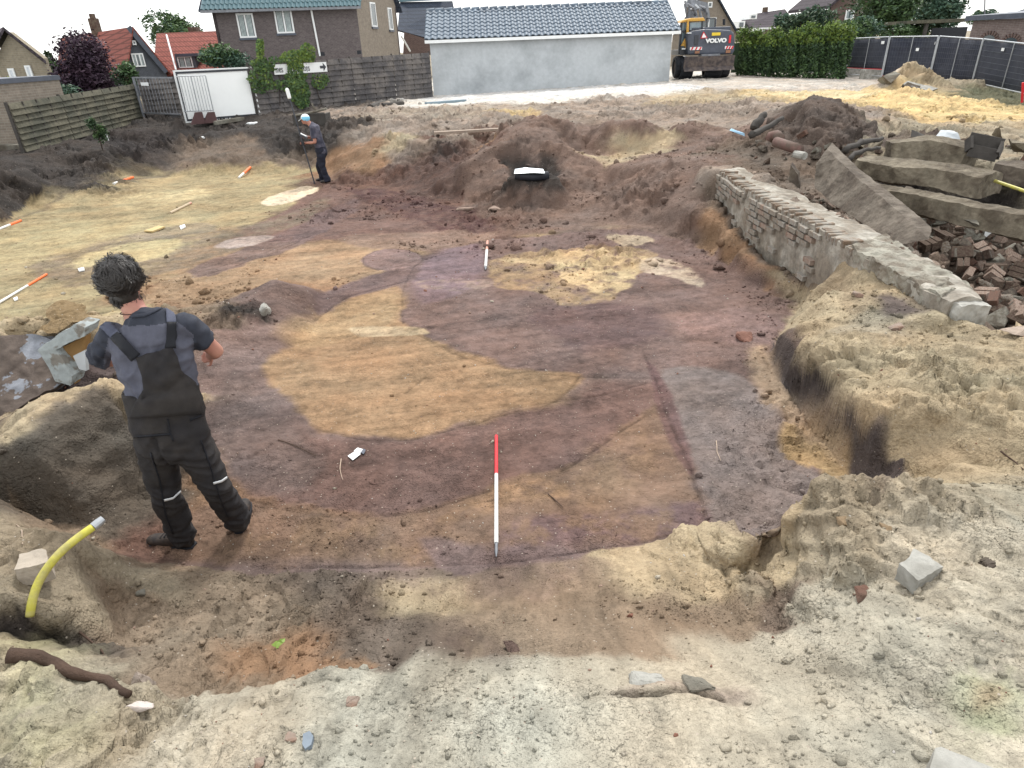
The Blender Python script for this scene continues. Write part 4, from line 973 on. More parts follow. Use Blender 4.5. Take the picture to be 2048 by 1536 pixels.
# right side houses
g = empty('gable_end_house', PD(1430, 60, 62), 'brown brick gable end rising behind the excavator', 'house')
ap = PD(1418, -28, 62); er = PD(1472, 66, 62); el = V((2*ap.x-er.x, 62, er.z))
wallpoly(g, [V((el.x, 62, 1)), V((er.x, 62, 1)), er, ap, el], M['wall_tan'], .3)
mb = MB()
for e in (el, er): mb.prism([ap+V((0, -.3, .1)), e+V((0, -.3, .0)), e+V((2.2, 8, 0)), ap+V((2.2, 8, .1))], (0, 0, .2))
mb.build('roof', M['roof_dark'], g)
window(g, V((-9, 62, 0)), V((60, 62, 0)), 1416, 4, 1424, 15, 1, .08, None); window(g, V((-9, 62, 0)), V((60, 62, 0)), 1404, 36, 1431, 57, 2, .08, None)
g = empty('row_house', PD(1520, 60, 90), 'far row house with dark purple-grey roof and white dormers right of the excavator', 'house')
mb = MB(); mb.prism([PD(1468, 60, 90), PD(1580, 60, 90), PD(1570, 18, 96), PD(1492, 30, 96)], (0, .3, -.1)); mb.prism([PD(1492, 30, 96.4), PD(1570, 18, 96.4), PD(1600, 60, 102), PD(1520, 60, 102)], (0, 0, -.2)); mb.build('roof', M['roof_brown'], g)
mb = MB(); pbox(mb, 1470, 58, 1590, 75, 90.5, 6); mb.build('wall', M['wall_tan'], g)
for x0, y0, x1, y1 in ((1476, 42, 1490, 56), (1500, 28, 1514, 38)):
    mb = MB(); pbox(mb, x0, y0, x1, y1, 89.4, 4); f = mb.build('dormer', M['white'], g)
    mb = MB(); pbox(mb, x0+3, y0+3, x1-3, y1-2, 89.34, .05); mb.build('pane', M['glass'], f)
mb = MB(); pbox(mb, 1530, 14, 1536, 26, 96, 1); mb.build('chimney', M['brick_d'], g)
for i, (x0, y0, x1, y1, dd, lb_) in enumerate(((1468, 60, 1530, 75, 70, 'low flat-roofed white annex just above the hedge beside the excavator'), (1526, 54, 1585, 60, 74, 'thin white flat roof partly behind the grey-green tree'))):
    g = empty('annex', PD((x0+x1)/2, y1, dd), lb_, 'annex')
    mb = MB(); pbox(mb, x0+3, y0+4, x1-3, y1+8, dd+.3, 4); mb.build('wall', M['wall_tan'], g)
    mb = MB(); pbox(mb, x0, y0, x1, y0+4, dd, 5); mb.build('roof_edge', M['white'], g)
g = empty('brown_gable_house', PD(1700, 60, 60), 'reddish brown brick gable house with one white window above the hedge', 'house')
ap = PD(1722, -36, 60); el = PD(1663, 11, 60); er = V((2*ap.x-el.x, 60, el.z))
wallpoly(g, [V((el.x, 60, 1)), V((er.x, 60, 1)), er, ap, el], M['wall_brown'], .3)
mb = MB()
for e in (el, er): mb.prism([ap+V((0, -.3, .1)), e+V((0, -.3, 0))+(e-ap).normalized()*.4, e+V((0, 8, 0))+(e-ap).normalized()*.4, ap+V((0, 8, .1))], (0, 0, .22))
mb.build('roof', M['roof_brown'], g)
window(g, V((10, 60, 0)), V((60, 60, 0)), 1692, 20, 1706, 39, 1, .1, 'curtain')
# shed with arched openings
g = empty('arched_shed', PD(1990, 90, 38), 'pinkish brick shed with arched openings and dark roof edge beyond the right fence', 'shed')
A, B = PD(1934, 92, 38), PD(2120, 110, 33); A.z = B.z = 1; d_, n_ = plane_of(A, B)
zt = hit(1938, 42, A, n_).z
wallpoly(g, [up(A, .8), up(B, .8), up(B, zt), up(A, zt)], M['wall_pink'], .3)
mb = MB(); mb.prism([up(A-n_*.31, .8), up(A-n_*5, .8), up(A-n_*5, zt), up(A-n_*.31, zt)], d_*.25); mb.build('side_wall', M['wall_pink'], g)
mb = MB(); mb.prism([up(A-d_*.3+n_*.25, zt+.01), up(B+n_*.25, zt+.01), up(B-n_*5, zt+.25), up(A-d_*.3-n_*5, zt+.25)], (0, 0, .22)); mb.build('roof', M['slate'], g)
for x0, x1 in ((1962, 1986), (2006, 2032)):
    a, b = hit(x0, 92, A, n_), hit(x1, 98, A, n_); za = hit((x0+x1)/2, 70 if x0 < 2000 else 75, A, n_).z
    w_ = (b-a).length/2; c = (a+b)/2; pts = [up(a, za-1.5), up(b, za-1.5)]
    for k in range(9):
        t = math.pi*k/8; pts.append(up(c+d_*w_*math.cos(t), za-w_*.6+w_*.6*math.sin(t)))
    mb = MB(); mb.prism([p+n_*.01 for p in pts], n_*.03); f = mb.build('arched_opening', M['glass'], g)
    mb = MB()
    for k in range(9):
        t = math.pi*(k+.5)/9; p = up(c+d_*(w_+.09)*math.cos(t), za-w_*.6+(w_*.6+.09)*math.sin(t)); mb.box(p+n_*.02, (.07, .08, .19), Matrix.Rotation(math.atan2(d_.y, d_.x), 3, 'Z') @ Matrix.Rotation(math.pi/2-t, 3, 'Y'))
    mb.build('brick_arch', M['wall_brown'], f)
mb = MB(); mb.prism([PD(1990, 38, 46), PD(2130, 38, 46), PD(2110, 6, 50), PD(2048, 18, 50)], (0, .3, -.1)); o = mb.build('far_roof', M['roof_dark'], g)
g = empty('carport', PD(1890, 75, 42), 'weathered carport with pale flat roof and one post beside the arched shed', 'carport')
mb = MB(); pbox(mb, 1843, 38, 1937, 45, 42, 4); mb.build('roof', M['wood_l'], g)
mb = MB(); pbox(mb, 1847, 45, 1853, 95, 42.1, .15); mb.build('post', M['wood_p'], g)
mb = MB(); pbox(mb, 1860, 55, 1930, 100, 45.5, .1); mb.build('back_panel', M['dark'], g)
mb = MB(); mb.tube([PD(1969, 35, 40), PD(1970, -6, 40)], .035, 6); tag(mb.build('mast', M['steel_d']), 'thin dark mast standing above the arched shed roof', 'mast')

# ================================================================== trees and shrubs
ptree('broadleaf_tree', 'rounded green tree standing behind the two red-roofed houses', 'tree', 288, 22, 396, 112, 75, 4200, .2, ('leaf', 'leaf_b'), 1)
ptree('small_tree', 'small dull green tree between beige house and purple tree', 'tree', 86, 103, 118, 160, 55, 900, .16, ('leaf_d', 'leaf'), 2)
ptree('purple_tree', 'dark purple-leaved tree rising over the left slatted fence', 'tree', 116, 68, 246, 205, 30, 9000, .085, ('leaf_p', 'leaf_p', 'leaf_d'), 3, lumps=22)
ptree('green_shrub', 'dark green shrub at the right foot of the purple tree', 'shrub', 225, 120, 275, 190, 29, 1800, .07, ('leaf_d', 'leaf'), 4)
ptree('grey_shrub', 'grey-green shrub leaning over the left slatted fence', 'shrub', 52, 148, 150, 212, 27, 3200, .07, ('leaf_b', 'leaf_d'), 5)
ptree('golden_shrub', 'yellow-green shrub below the blinds of the beige house', 'shrub', 8, 160, 56, 212, 26, 1600, .07, ('leaf_y', 'leaf'), 6)
ptree('light_green_shrub', 'feathery green shrub behind the top of the white board', 'shrub', 395, 78, 505, 150, 33, 3800, .08, ('leaf', 'leaf_b'), 7, lumps=14)
ptree('grey_green_tree', 'grey-green tree above the right hedge, beside the row houses', 'tree', 1540, 6, 1662, 85, 58, 5200, .15, ('leaf_d', 'leaf_b'), 8, lumps=16)
ptree('dark_tree', 'large dark green tree hiding part of the brown gable house', 'tree', 1715, -60, 1850, 80, 48, 7000, .14, ('leaf_d', 'leaf'), 9, lumps=20)
ptree('dark_tree', 'large blue-green tree left of the carport', 'tree', 1820, -30, 1940, 70, 52, 6000, .15, ('leaf_d', 'leaf_b'), 10, lumps=18)
ptree('bush', 'bright green bush in front of the large dark tree by the net fence', 'bush', 1660, 32, 1760, 90, 44, 3600, .1, ('leaf', 'leaf_b'), 11, lumps=14)
ptree('bush', 'green bush under the dark trees, just left of the carport post', 'bush', 1750, 45, 1850, 92, 43.5, 3600, .1, ('leaf', 'leaf_d'), 12, lumps=14)
ptree('small_tree', 'small distant tree behind the mast on the right', 'tree', 1940, 16, 1992, 50, 75, 1200, .18, ('leaf_b', 'leaf'), 13)
# hedge
a, b = P(1475, 156, 1.0), P(1700, 160, .95); zh = PD(1480, 76, a.y).z; zh2 = PD(1680, 62, b.y).z
g = empty('hedge', a, 'tall dense green hedge with lighter leaves at its top between excavator and net fence', 'hedge')
mb = MB(); rg = random.Random(21)
for i in range(19000):
    t = rg.random(); p = a.lerp(b, t); zz = (zh*(1-t)+zh2*t); u = rg.random(); z = 1+(zz-1)*u; y = p.y+.8-(.55+.25*math.sin(t*30)+.12*math.sin(t*77+z*3))*(1 if u < .9 else .7)+rg.gauss(0, .09)
    if rg.random() < .22: z = zz+.2*math.sin(t*17)*math.sin(t*7+1)+.12*math.sin(t*41)+rg.gauss(0, .14); y = p.y+rg.uniform(0, 1.2)
    aa = V((rg.uniform(-1, 1), rg.uniform(-1, 1), rg.uniform(-1, 1))).normalized(); bb = aa.cross(V((rg.uniform(-1, 1), rg.uniform(-1, 1), rg.uniform(-1, 1)))).normalized(); k = .085*rg.uniform(.6, 1.3)
    mb.mi = 2 if z > zz-.35-.2*rg.random() and rg.random() < .8 else (1 if rg.random() < .5 else 0)  # lighter leaf colour towards the top
    q_ = V((p.x, y, z)); mb.add([q_-aa*k, q_+bb*k*.5, q_+aa*k, q_-bb*k*.5], [(0, 1, 2, 3)])
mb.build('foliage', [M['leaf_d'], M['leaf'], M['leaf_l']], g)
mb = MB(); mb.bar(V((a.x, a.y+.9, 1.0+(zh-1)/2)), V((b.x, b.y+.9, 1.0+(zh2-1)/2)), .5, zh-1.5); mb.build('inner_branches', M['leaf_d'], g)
# ================================================================== slatted fences
def slat_fence(name, label, A, B, zA, zB, panels, rows, m, group=None, post_m='wood_p', gap=.012, lean=0):
    t = empty(name, A, label, 'fence', group=group); d, n = plane_of(A, B); L = (up(B, 0)-up(A, 0)).length; rg = random.Random(len(label))
    def q(s, f, o): p = A.lerp(B, s); zz = (zA*(1-s)+zB*s); return V((p.x, p.y, p.z+(zz-p.z)*f))+n*o
    for k in range(panels):
        s0, s1 = k/panels, (k+1)/panels; e = .02/L
        for r_ in range(rows):
            f0, f1 = (r_+.0)/rows, (r_+.99)/rows; o0 = 0
            sg = .012*rg.uniform(-1, 1); mb = MB(); N_ = 4; vs = []; fs = []
            for i in range(N_+1):
                s_ = s0+e+(s1-s0-2*e)*i/N_; bow = .012*math.sin(i/N_*2*math.pi+(math.pi if r_ % 2 else 0))
                for (f_, o_) in ((f0, .045), (f1, -.012), (f1, -.03), (f0, .02)):
                    vs.append(q(s_, f_+sg*(i/N_-.5)*.3, o_+bow))
            for i in range(N_):
                for j in range(4): fs.append((i*4+j, i*4+(j+1) % 4, i*4+4+(j+1) % 4, i*4+4+j))
            fs += [(3, 2, 1, 0), (N_*4, N_*4+1, N_*4+2, N_*4+3)]
            mb.add(vs, fs); mb.build('board', m, t)
        for j in (.25, .5, .75):
            s_ = s0+(s1-s0)*j; mb = MB(); mb.bar(q(s_, 0, .0), q(s_, 1.0, .0), .03, .05); mb.build('batten', M[post_m], t)
    for k in range(panels+1):
        s_ = k/panels; mb = MB(); mb.bar(q(s_, -.08, -.05), q(s_, 1.03, -.05), .07, .07); mb.build('post', M[post_m], t)
    return t
A = P(50, 304, .75); B = P(288, 241, .85)
slat_fence('slatted_fence', 'greenish weathered slatted wooden fence under the purple tree', A, B, PD(22, 207, A.y).z, PD(268, 168, B.y).z, 3, 8, M['wood_l'])
A2 = P(516, 231, .93); B2 = P(866, 194, .88)
slat_fence('slatted_fence', 'grey slatted wooden fence between the white board and the white shed', A2, B2, PD(497, 130, A2.y).z, PD(858, 105, B2.y).z, 4, 9, M['wood_m'])
A3 = P(284, 243, .84)+V((0, .5, 0)); B3 = P(372, 240, .86)+V((0, .5, 0))
slat_fence('slatted_fence', 'dark slatted fence piece behind the steel bar gate, left of the white board', A3, B3, PD(272, 160, A3.y).z, PD(350, 152, B3.y).z, 1, 8, M['wood_m'])
# white board
A = P(372, 247, .86); B = P(521, 232, .9); d_, n_ = plane_of(A, B); zt = hit(420, 141, A, n_).z+.06
t = empty('white_board', A, 'big blank white board in a dark frame with white outer edge', 'board')
zb = .88
mb = MB(); mb.prism([up(A, zb), up(B, zb), up(B, zt), up(A, zt)], -n_*.05); mb.build('panel', M['board'], t)
fr, tr = MB(), MB(); L = (up(B, 0)-up(A, 0)).length
def bq(u, z, o): return V((A.x, A.y, 0))+d_*u+n_*o+V((0, 0, z))
for u0, u1, z0, z1 in ((.05, L-.05, zb+.05, zb+.12), (.05, L-.05, zt-.12, zt-.05), (.05, .1, zb+.12, zt-.12), (L-.12, L-.05, zb+.12, zt-.12)):
    fr.prism([bq(u0, z0, .002), bq(u1, z0, .002), bq(u1, z1, .002), bq(u0, z1, .002)], n_*.03)
for u0, u1, z0, z1 in ((0, L, zb, zb+.05), (0, L, zt-.05, zt), (0, .05, zb+.05, zt-.05), (L-.05, L, zb+.05, zt-.05)):
    tr.prism([bq(u0, z0, .002), bq(u1, z0, .002), bq(u1, z1, .002), bq(u0, z1, .002)], n_*.045)
fr.build('inner_frame', M['black'], t); tr.build('outer_frame', M['white'], t)
mb = MB(); mb.bar(P(430, 246, .9), P(486, 237, .92), .15, .12); tag(mb.build('kerb_beam', M['conc']), 'light grey beam lying at the foot of the white board', 'beam')
# bar panel in front
t = empty('bar_panel', P(410, 250, .86), 'light steel bar panel on two rusty feet before the white board', 'barrier')
An = A+n_*.35
def bp_(px, py): return hit(px, py, An, n_)
ys = lambda x: 153-(x-343)*.02
top = MB(); top.tube([bp_(352, 153), bp_(411, 151)], .018, 6); top.tube([bp_(368, 223), bp_(425, 221)], .018, 6); top.build('rail', M['steel'], t)
for i in range(11):
    f = i/10; mb = MB(); a, b = bp_(352+59*f, 152), bp_(368+56*f, 223); b.x, b.y = a.x, a.y
    mb.tube([a, b], .011 if i not in (5, 10) else .022, 6); mb.build('bar', M['steel'], t)
for xx in (403, 428):
    mb = MB(); a = bp_(xx-8, 224); b = bp_(xx-8, 247); b.z = .84; w_ = d_*.28
    mb.prism([b-w_*.9, b+w_*.9, a+w_*.45, a-w_*.35], n_*.16); mb.build('foot', mat('rusty_foot', S(110, 84, 84), .9) if xx == 403 else bpy.data.materials['rusty_foot'], t)
# gate with steel post
t = empty('steel_gate', P(290, 242, .84), 'grey steel bar gate with a round post at the end of the left fence', 'gate')
G0 = P(290, 242, .84); G1 = P(366, 246, .85); dg, ng = plane_of(G0, G1)
a = hit(270, 154, G0, ng); mb = MB(); mb.tube([V((G0.x, G0.y, .7)), V((G0.x, G0.y, a.z))], .05, 8); mb.build('post', M['steel_d'], t)
mb = MB(); mb.bar(up(G0, a.z-.02), up(G1, a.z-.04), .04, .05); mb.bar(up(G0, 1.15), up(G1, 1.15), .04, .05); mb.build('rail', M['steel_d'], t)
for i in range(1, 12):
    p = G0.lerp(G1, i/12); mb = MB(); mb.tube([up(p, 1.15), up(p, a.z-.03)], .012, 6); mb.build('bar', M['steel_d'], t)
mb = MB(); mb.bar(up(G0.lerp(G1, .2), a.z-.25)+ng*.05, up(G0.lerp(G1, .4), a.z-.25)+ng*.05, .01, .12); mb.build('name_plate', M['white'], t)
mb = MB(); mb.tube([P(217, 281, .8), PD(208, 258, P(217, 281, .8).y)], .02, 6); tag(mb.build('marker_stick', M['white']), 'thin white stick standing in the soil by the left fence', 'stick')
# sign on the middle fence
d2, n2 = plane_of(A2, B2); As = A2+n2*.07
c = [hit(x, y, As, n2) for x, y in ((549, 151), (654, 142), (652, 122), (547, 131))]
zb_, zt_ = (c[0].z+c[1].z)/2, (c[2].z+c[3].z)/2
t = empty('fence_sign', c[0], 'white sign with black lettering and arrow on the slatted fence, half under ivy', 'sign')
mb = MB(); mb.prism([up(c[0], zb_), up(c[1], zb_), up(c[1], zt_), up(c[0], zt_)], n2*.03); mb.build('sign_board', M['white'], t)
def text(body, p, xdir, zsize, parent, m, sx=.75, name='lettering', bold=0.0):
    cu = bpy.data.curves.new(name, 'FONT'); cu.body = body; cu.size = zsize; cu.extrude = .004; cu.offset = bold; cu.materials.append(m)
    o = bpy.data.objects.new(name, cu); link(o); bpy.context.view_layer.update()
    me_ = bpy.data.meshes.new_from_object(o.evaluated_get(bpy.context.evaluated_depsgraph_get())); bpy.data.objects.remove(o)
    if not me_.materials: me_.materials.append(m)
    o = bpy.data.objects.new(name, me_); link(o, parent); xd = V(xdir).normalized(); zd = V((0, 0, 1)); nd = xd.cross(zd)
    Mx = Matrix(((xd.x*sx, zd.x, nd.x, p.x), (xd.y*sx, zd.y, nd.y, p.y), (xd.z*sx, zd.z, nd.z, p.z), (0, 0, 0, 1)))
    o.matrix_basis = wmat(parent).inverted() @ Mx; return o
Ls = (up(c[1], 0)-up(c[0], 0)).length; hs = zt_-zb_; W0 = up(c[0], zb_)+n2*.036
text('mes', W0+d2*.06+V((0, 0, hs*.2)), d2, hs*.98, t, M['black'], .62, bold=.002)
text('occasions', W0+d2*Ls*.34+V((0, 0, hs*.2)), d2, hs*.98, t, M['black'], .60, bold=.002)
mb = MB(); a0 = W0+d2*Ls*.86+V((0, 0, hs*.5))
mb.prism([a0+V((0, 0, -.05)), a0+d2*.17+V((0, 0, -.05)), a0+d2*.17+V((0, 0, -.16)), a0+d2*.32, a0+d2*.17+V((0, 0, .16)), a0+d2*.17+V((0, 0, .05)), a0+V((0, 0, .05))], n2*.006); mb.build('arrow', M['black'], t)
# ivy
t = empty('ivy', P(600, 225, .9), 'leafy green ivy climbing over the fence and its sign', 'climbing plant')
mb = MB(); rg = random.Random(4)
for (x, y, rx, ry, n, up_) in ((545, 128, 45, 14, 520, 0), (590, 118, 30, 18, 520, 0), (592, 150, 22, 22, 420, 0), (600, 185, 20, 26, 420, 0), (615, 108, 16, 22, 300, 0), (520, 160, 26, 26, 340, 0), (640, 160, 18, 18, 160, 0), (520, 98, 9, 22, 160, 1), (605, 205, 14, 12, 130, 0), (560, 172, 26, 12, 120, 0)):
    for i in range(n):
        a = rg.uniform(0, 6.28); r_ = math.sqrt(rg.random()); p = hit(x+rx*r_*math.cos(a), y+ry*r_*math.sin(a), A2+n2*(rg.uniform(.05, .22)), n2)
        if 550 < x+rx*r_*math.cos(a) < 652 and 124 < y+ry*r_*math.sin(a) < 148 and rg.random() < .93 and not 576 < x+rx*r_*math.cos(a) < 606: continue
        aa = V((rg.uniform(-1, 1), rg.uniform(-.3, .3), rg.uniform(-1, .4))).normalized(); bb = aa.cross(V((rg.uniform(-.5, .5), -1, rg.uniform(-.2, .8)))).normalized(); k = .055*rg.uniform(.6, 1.4)
        mb.mi = 1 if (rg.random() < (.7 if y < 125 else .2)) else 0
        mb.add([p-aa*k, p+bb*k*.7, p+aa*k, p-bb*k*.7], [(0, 1, 2, 3)])
mb.build('foliage', [M['leaf'], M['leaf_l']], t)
mb = MB(); 
for k in range(5):
    x = 560+k*16; mb.tube([hit(x+5*k, 212, A2+n2*.05, n2), hit(x+rg.uniform(-9, 9), 160, A2+n2*.09, n2), hit(x+rg.uniform(-9, 9), 112, A2+n2*.07, n2)], .012, 5)
mb.build('stem', M['bark'], t)
ptree('weed', 'loose green weed growing at the foot of the left fence', 'plant', 172, 236, 215, 285, 21.5, 700, .05, ('leaf_d', 'leaf'), 31, zb=.8, thick=.4, trunk=.02)
# trough behind the surveyor
t = empty('wooden_trough', P(620, 252, .95), 'dark old wooden trough with a pale bent pipe on its rim, behind the surveyor', 'trough')
mb = MB(); d0 = P(620, 252, .95).y; pbox(mb, 586, 228, 652, 256, d0, .08); pbox(mb, 588, 230, 594, 256, d0+.1, .7); pbox(mb, 646, 228, 652, 254, d0+.1, .7); pbox(mb, 588, 226, 650, 250, d0+.8, .06); mb.build('side', M['wood_p'], t)
mb = MB(); mb.tube([PD(590, 231, d0-.02), PD(632, 223, d0-.02), PD(653, 217, d0-.02)], .035, 7); mb.tube([PD(632, 221, d0), PD(626, 212, d0), PD(624, 206, d0)], .03, 7); mb.build('bent_pipe', M['conc'], t)
# logs by the middle fence and kerb strip by the shed
for (x0, y0, x1, y1, r_, lb, mm) in ((741, 217, 762, 207, .16, 'short dark log end lying before the middle fence', 'wood_p'), (765, 211, 806, 206, .1, 'longer dark log lying before the middle fence', 'wood_p')):
    mb = MB(); mb.tube([P(x0, y0, 1.02), P(x1, y1, 1.02)], [r_, r_*.85], 9); tag(mb.build('log', M[mm]), lb, 'log')
mb = MB(); mb.bar(P(852, 207, .97), P(930, 201, .97), .3, .1); tag(mb.build('kerb_strip', mat('blue_grey_stone', S(150, 170, 182), .6, var=.15)), 'blue-grey stone strip lying along the left end of the white shed', 'stone strip')
mb = MB(); mb.bar(P(868, 266, .98), P(1008, 258, 1.0), .22, .06); tag(mb.build('plank', mat('pale_plank', S(176, 158, 142), .8, var=.2)), 'pale plank lying along the pit rim behind the spoil', 'plank')

# ================================================================== construction fence on the right
M['wire'] = mat('dark_wire', (.09, .1, .12), .6)
posts = [(1582, 145, 84), (1634, 151, 80), (1690, 153, 78), (1762, 158, 75), (1857, 163, 74), (1943, 170, 80), (2080, 203, 97)]
pp = []
for x, y, yt in posts:
    b = P(x, y, 1.0 if x < 1800 else .95); pp.append((b, PD(x+(yt-y)*-.2*0+((yt-y)*(1132-x)/(3243-y))*-1, yt, b.y).z))
labels = ['open mesh fence panel standing before the hedge, without netting', 'netted fence panel with a leaning wooden prop in front, beside the open mesh panel',
          'second netted fence panel from the hedge, low concrete blocks under it', 'netted fence panel with its small white sign set low, behind the sand heap',
          'netted fence panel right of the sand heap, small sign at its top left', 'largest netted fence panel, running out of the photo at the right edge']
for i in range(6):
    (a, za), (b, zb) = pp[i], pp[i+1]; d, n = plane_of(a, b)
    t = empty('construction_fence', a, labels[i], 'fence panel', group='temporary steel fence panels along the right side')
    a1, b1 = a+d*.04, b-d*.04
    for p, z in ((a1, za), (b1, zb)):
        mb = MB(); mb.tube([up(p, p.z-.05), up(p, z)], .026, 8); mb.build('upright', M['steel'], t)
    mb = MB(); mb.tube([up(a1, za), up(b1, zb)], .024, 8); mb.build('top_rail', M['steel'], t)
    mb = MB(); mb.tube([up(a1, a.z+.12), up(b1, b.z+.12)], .018, 8); mb.build('bottom_rail', M['steel'], t)
    c1 = (a1+b1)/2; mb = MB(); mb.tube([up(c1, c1.z+.12), up(c1, (za+zb)/2)], .018, 8); mb.build('mid_tube', M['steel'], t)
    mb = MB()
    for k in range(1, 8): f = k/8; mb.tube([up(a1, a.z+.12+(za-a.z-.12)*f), up(b1, b.z+.12+(zb-b.z-.12)*f)], .006, 4)
    nv = int((b1-a1).length/.14)
    for k in range(1, nv): p = a1.lerp(b1, k/nv); z = za+(zb-za)*k/nv; mb.tube([up(p, p.z+.12), up(p, z)], .004, 3, cap=False)
    mb.build('wire_mesh', M['wire'], t)['kind'] = 'stuff'
    if i:
        zl = .42 if i < 3 else .14
        vs = []; fs = []; nn = 14
        for k in range(nn+1):
            p = a1.lerp(b1, k/nn)-n*(.03+.012*math.sin(k*2.1+i)); z = za+(zb-za)*k/nn
            for j in range(5): vs.append(up(p, p.z+zl+(z-.05-p.z-zl)*j/4)-n*.008*math.sin(j*2+k*1.3))
        for k in range(nn):
            for j in range(4): fs.append((k*5+j, k*5+5+j, k*5+6+j, k*5+1+j))
        mb = MB(); mb.add(vs, fs); o = mb.build('netting', M['net'], t, smooth=True)
        sm = o.modifiers.new('s', 'SOLIDIFY'); sm.thickness = .006
        if i in (1, 2, 3):
            mb = MB(); mb.bar(up(a1, a.z+zl)+n*.0, up(b1, b.z+zl), .012, .03); mb.build('red_hem', M['red'], t)
signs = {0: (1588, 88), 1: (1694, 88), 2: (1766, 85), 3: (1835, 99), 4: (1868, 86), 5: (2006, 99)}
for i, (x, y) in signs.items():
    (a, za), (b, zb) = pp[i], pp[i+1]; d, n = plane_of(a, b); t = [o for o in SC.objects if o.get('label') == labels[i]][0]
    w_ = 7; p0, p1 = hit(x-w_/2, y+3, a+n*.03, n), hit(x+w_/2, y-3, a+n*.03, n)
    mb = MB(); mb.prism([up(p0, p0.z), up(p1, p0.z), up(p1, p1.z), up(p0, p1.z)], n*.012); mb.build('small_sign', M['white'], t)
for i, (x0, y0, x1, y1) in enumerate(((1632, 136, 1668, 151), (1669, 137, 1728, 154), (1729, 139, 1766, 157))):
    b = P((x0+x1)/2, y1, 1.0); mb = MB(); pbox(mb, x0, y0, x1, y1+2, b.y+.15, .5)
    tag(mb.build('concrete_block', M['conc_w'], bevel=.02), ['low pale concrete block under the fence, nearest the hedge', 'longest of the low pale concrete blocks under the fence', 'low pale concrete block under the fence, nearest the sand heap'][i], 'concrete block')
b = P(1672, 156, 1.0)
t = empty('wooden_prop', b, 'rough leaning wooden prop standing before the netted fence', 'wooden prop')
mb = MB(); mb.bar(b+V((0, -.2, 0)), PD(1682, 82, b.y+.1), .1, .1); mb.build('post', M['wood_p'], t)
mb = MB(); mb.bar(b+V((-.1, -.25, 0)), PD(1670, 140, b.y-.2)+V((.2, .1, .9)), .1, .08); mb.build('strut', M['wood_p'], t)
b = P(2044, 205, .9); mb = MB(); mb.tube([b, PD(2046, 165, b.y)], .035, 8); tag(mb.build('marker_post', M['red']), 'thin red post by the fence at the right edge', 'post')

# ================================================================== excavator
d0 = P(1410, 158, 1.12).y
t = empty('wheeled_excavator', P(1410, 158, 1.12), 'dark grey and yellow wheeled excavator seen from behind beside the white shed', 'excavator')
def wheel(x0, y0, x1, y1, d, w_name='wheel'):
    zb = PD((x0+x1)/2, y1, d).z; zt = PD((x0+x1)/2, y0, d).z; r_ = (zt-zb)/2
    xa, xb = PD(x0, (y0+y1)/2, d).x, PD(x1, (y0+y1)/2, d).x; c = V(((xa+xb)/2, d+r_, zb+r_)); w = xb-xa
    mb = MB(); n = 28; prof = [(-.5, .62), (-.5, .9), (-.36, 1.0), (.36, 1.0), (.5, .9), (.5, .62)]
    vs = []; fs = []
    for k in range(n):
        a = 2*math.pi*k/n
        for j, (u, q) in enumerate(prof):
            rr_ = r_*q*(1.0 if (k % 2 or j in (0, 5)) else .955); vs.append(c+V((u*w, math.cos(a)*rr_, math.sin(a)*rr_)))
    m_ = len(prof)
    for k in range(n):
        for j in range(m_-1): fs.append((k*m_+j, ((k+1) % n)*m_+j, ((k+1) % n)*m_+j+1, k*m_+j+1))
    mb.add(vs, fs); wh = mb.build(w_name, M['dark'], t)
    mb = MB(); mb.tube([c-V((w*.42, 0, 0)), c+V((w*.42, 0, 0))], r_*.62, 16); mb.build('rim', M['mud'], wh)
wheel(1353, 112, 1371, 157, d0+.2); wheel(1364, 116, 1388, 160, d0-.1); wheel(1413, 118, 1447, 158, d0-.1); wheel(1446, 116, 1462, 156, d0+.2)
wheel(1352, 112, 1376, 154, d0+3.2); wheel(1428, 112, 1452, 152, d0+3.2)
mb = MB(); pbox(mb, 1380, 118, 1450, 138, d0+.5, 3.2); mb.build('chassis', M['mud'], t)
mb = MB()
zt = PD(1418, 112, d0-.35).z; zm = PD(1418, 133, d0-.35).z; zb = PD(1418, 141, d0-.35).z
xa, xb = PD(1368, 126, d0-.35).x, PD(1468, 126, d0-.35).x
mb.prism([V((xa, d0-.35, zt)), V((xb, d0-.35, zt)), V((xb, d0-.25, zm)), V((xa, d0-.25, zm))][::-1], (0, -.08, .0))
mb.prism([V((xa, d0-.25, zm)), V((xb, d0-.25, zm)), V((xb, d0-.5, zb)), V((xa, d0-.5, zb))][::-1], (0, -.08, 0)); 
mb.build('dozer_blade', M['mud'], t)
mb = MB(); pbox(mb, 1403, 108, 1440, 116, d0-.3, .6); mb.build('blade_bracket', M['steel_d'], t)
# counterweight: rounded box
def hull(pts_, d, th, mat_, name, parent=t, bev=.08):
    P0 = [PD(x, y, d) for x, y in pts_]; mb = MB(); mb.prism(P0, (0, th, 0)); return mb.build(name, mat_, parent, bevel=bev)
cw_ = hull([(1376, 110), (1466, 109), (1470, 100), (1469, 66), (1462, 60), (1410, 58), (1382, 62), (1374, 70)], d0-.1, 1.5, M['slate'], 'counterweight', bev=.1)
mb = MB(); pbox(mb, 1384, 54, 1462, 62, d0+.5, 3); mb.build('engine_hood', M['slate'], t, bevel=.05)
mb = MB(); pbox(mb, 1389, 70, 1397, 90, d0-.14, .06); mb.build('side_grille', M['black'], t)
mb = MB(); pbox(mb, 1458, 70, 1462, 86, d0-.14, .06); mb.build('tail_light', M['red'], t)
mb = MB(); pbox(mb, 1390, 102, 1399, 107, d0-.15, .06); mb.build('tail_light', mat('lamp_lens', S(180, 130, 100), .3), t)
mb = MB(); pbox(mb, 1452, 100, 1461, 106, d0-.15, .06); mb.build('tail_light', bpy.data.materials['lamp_lens'], t)
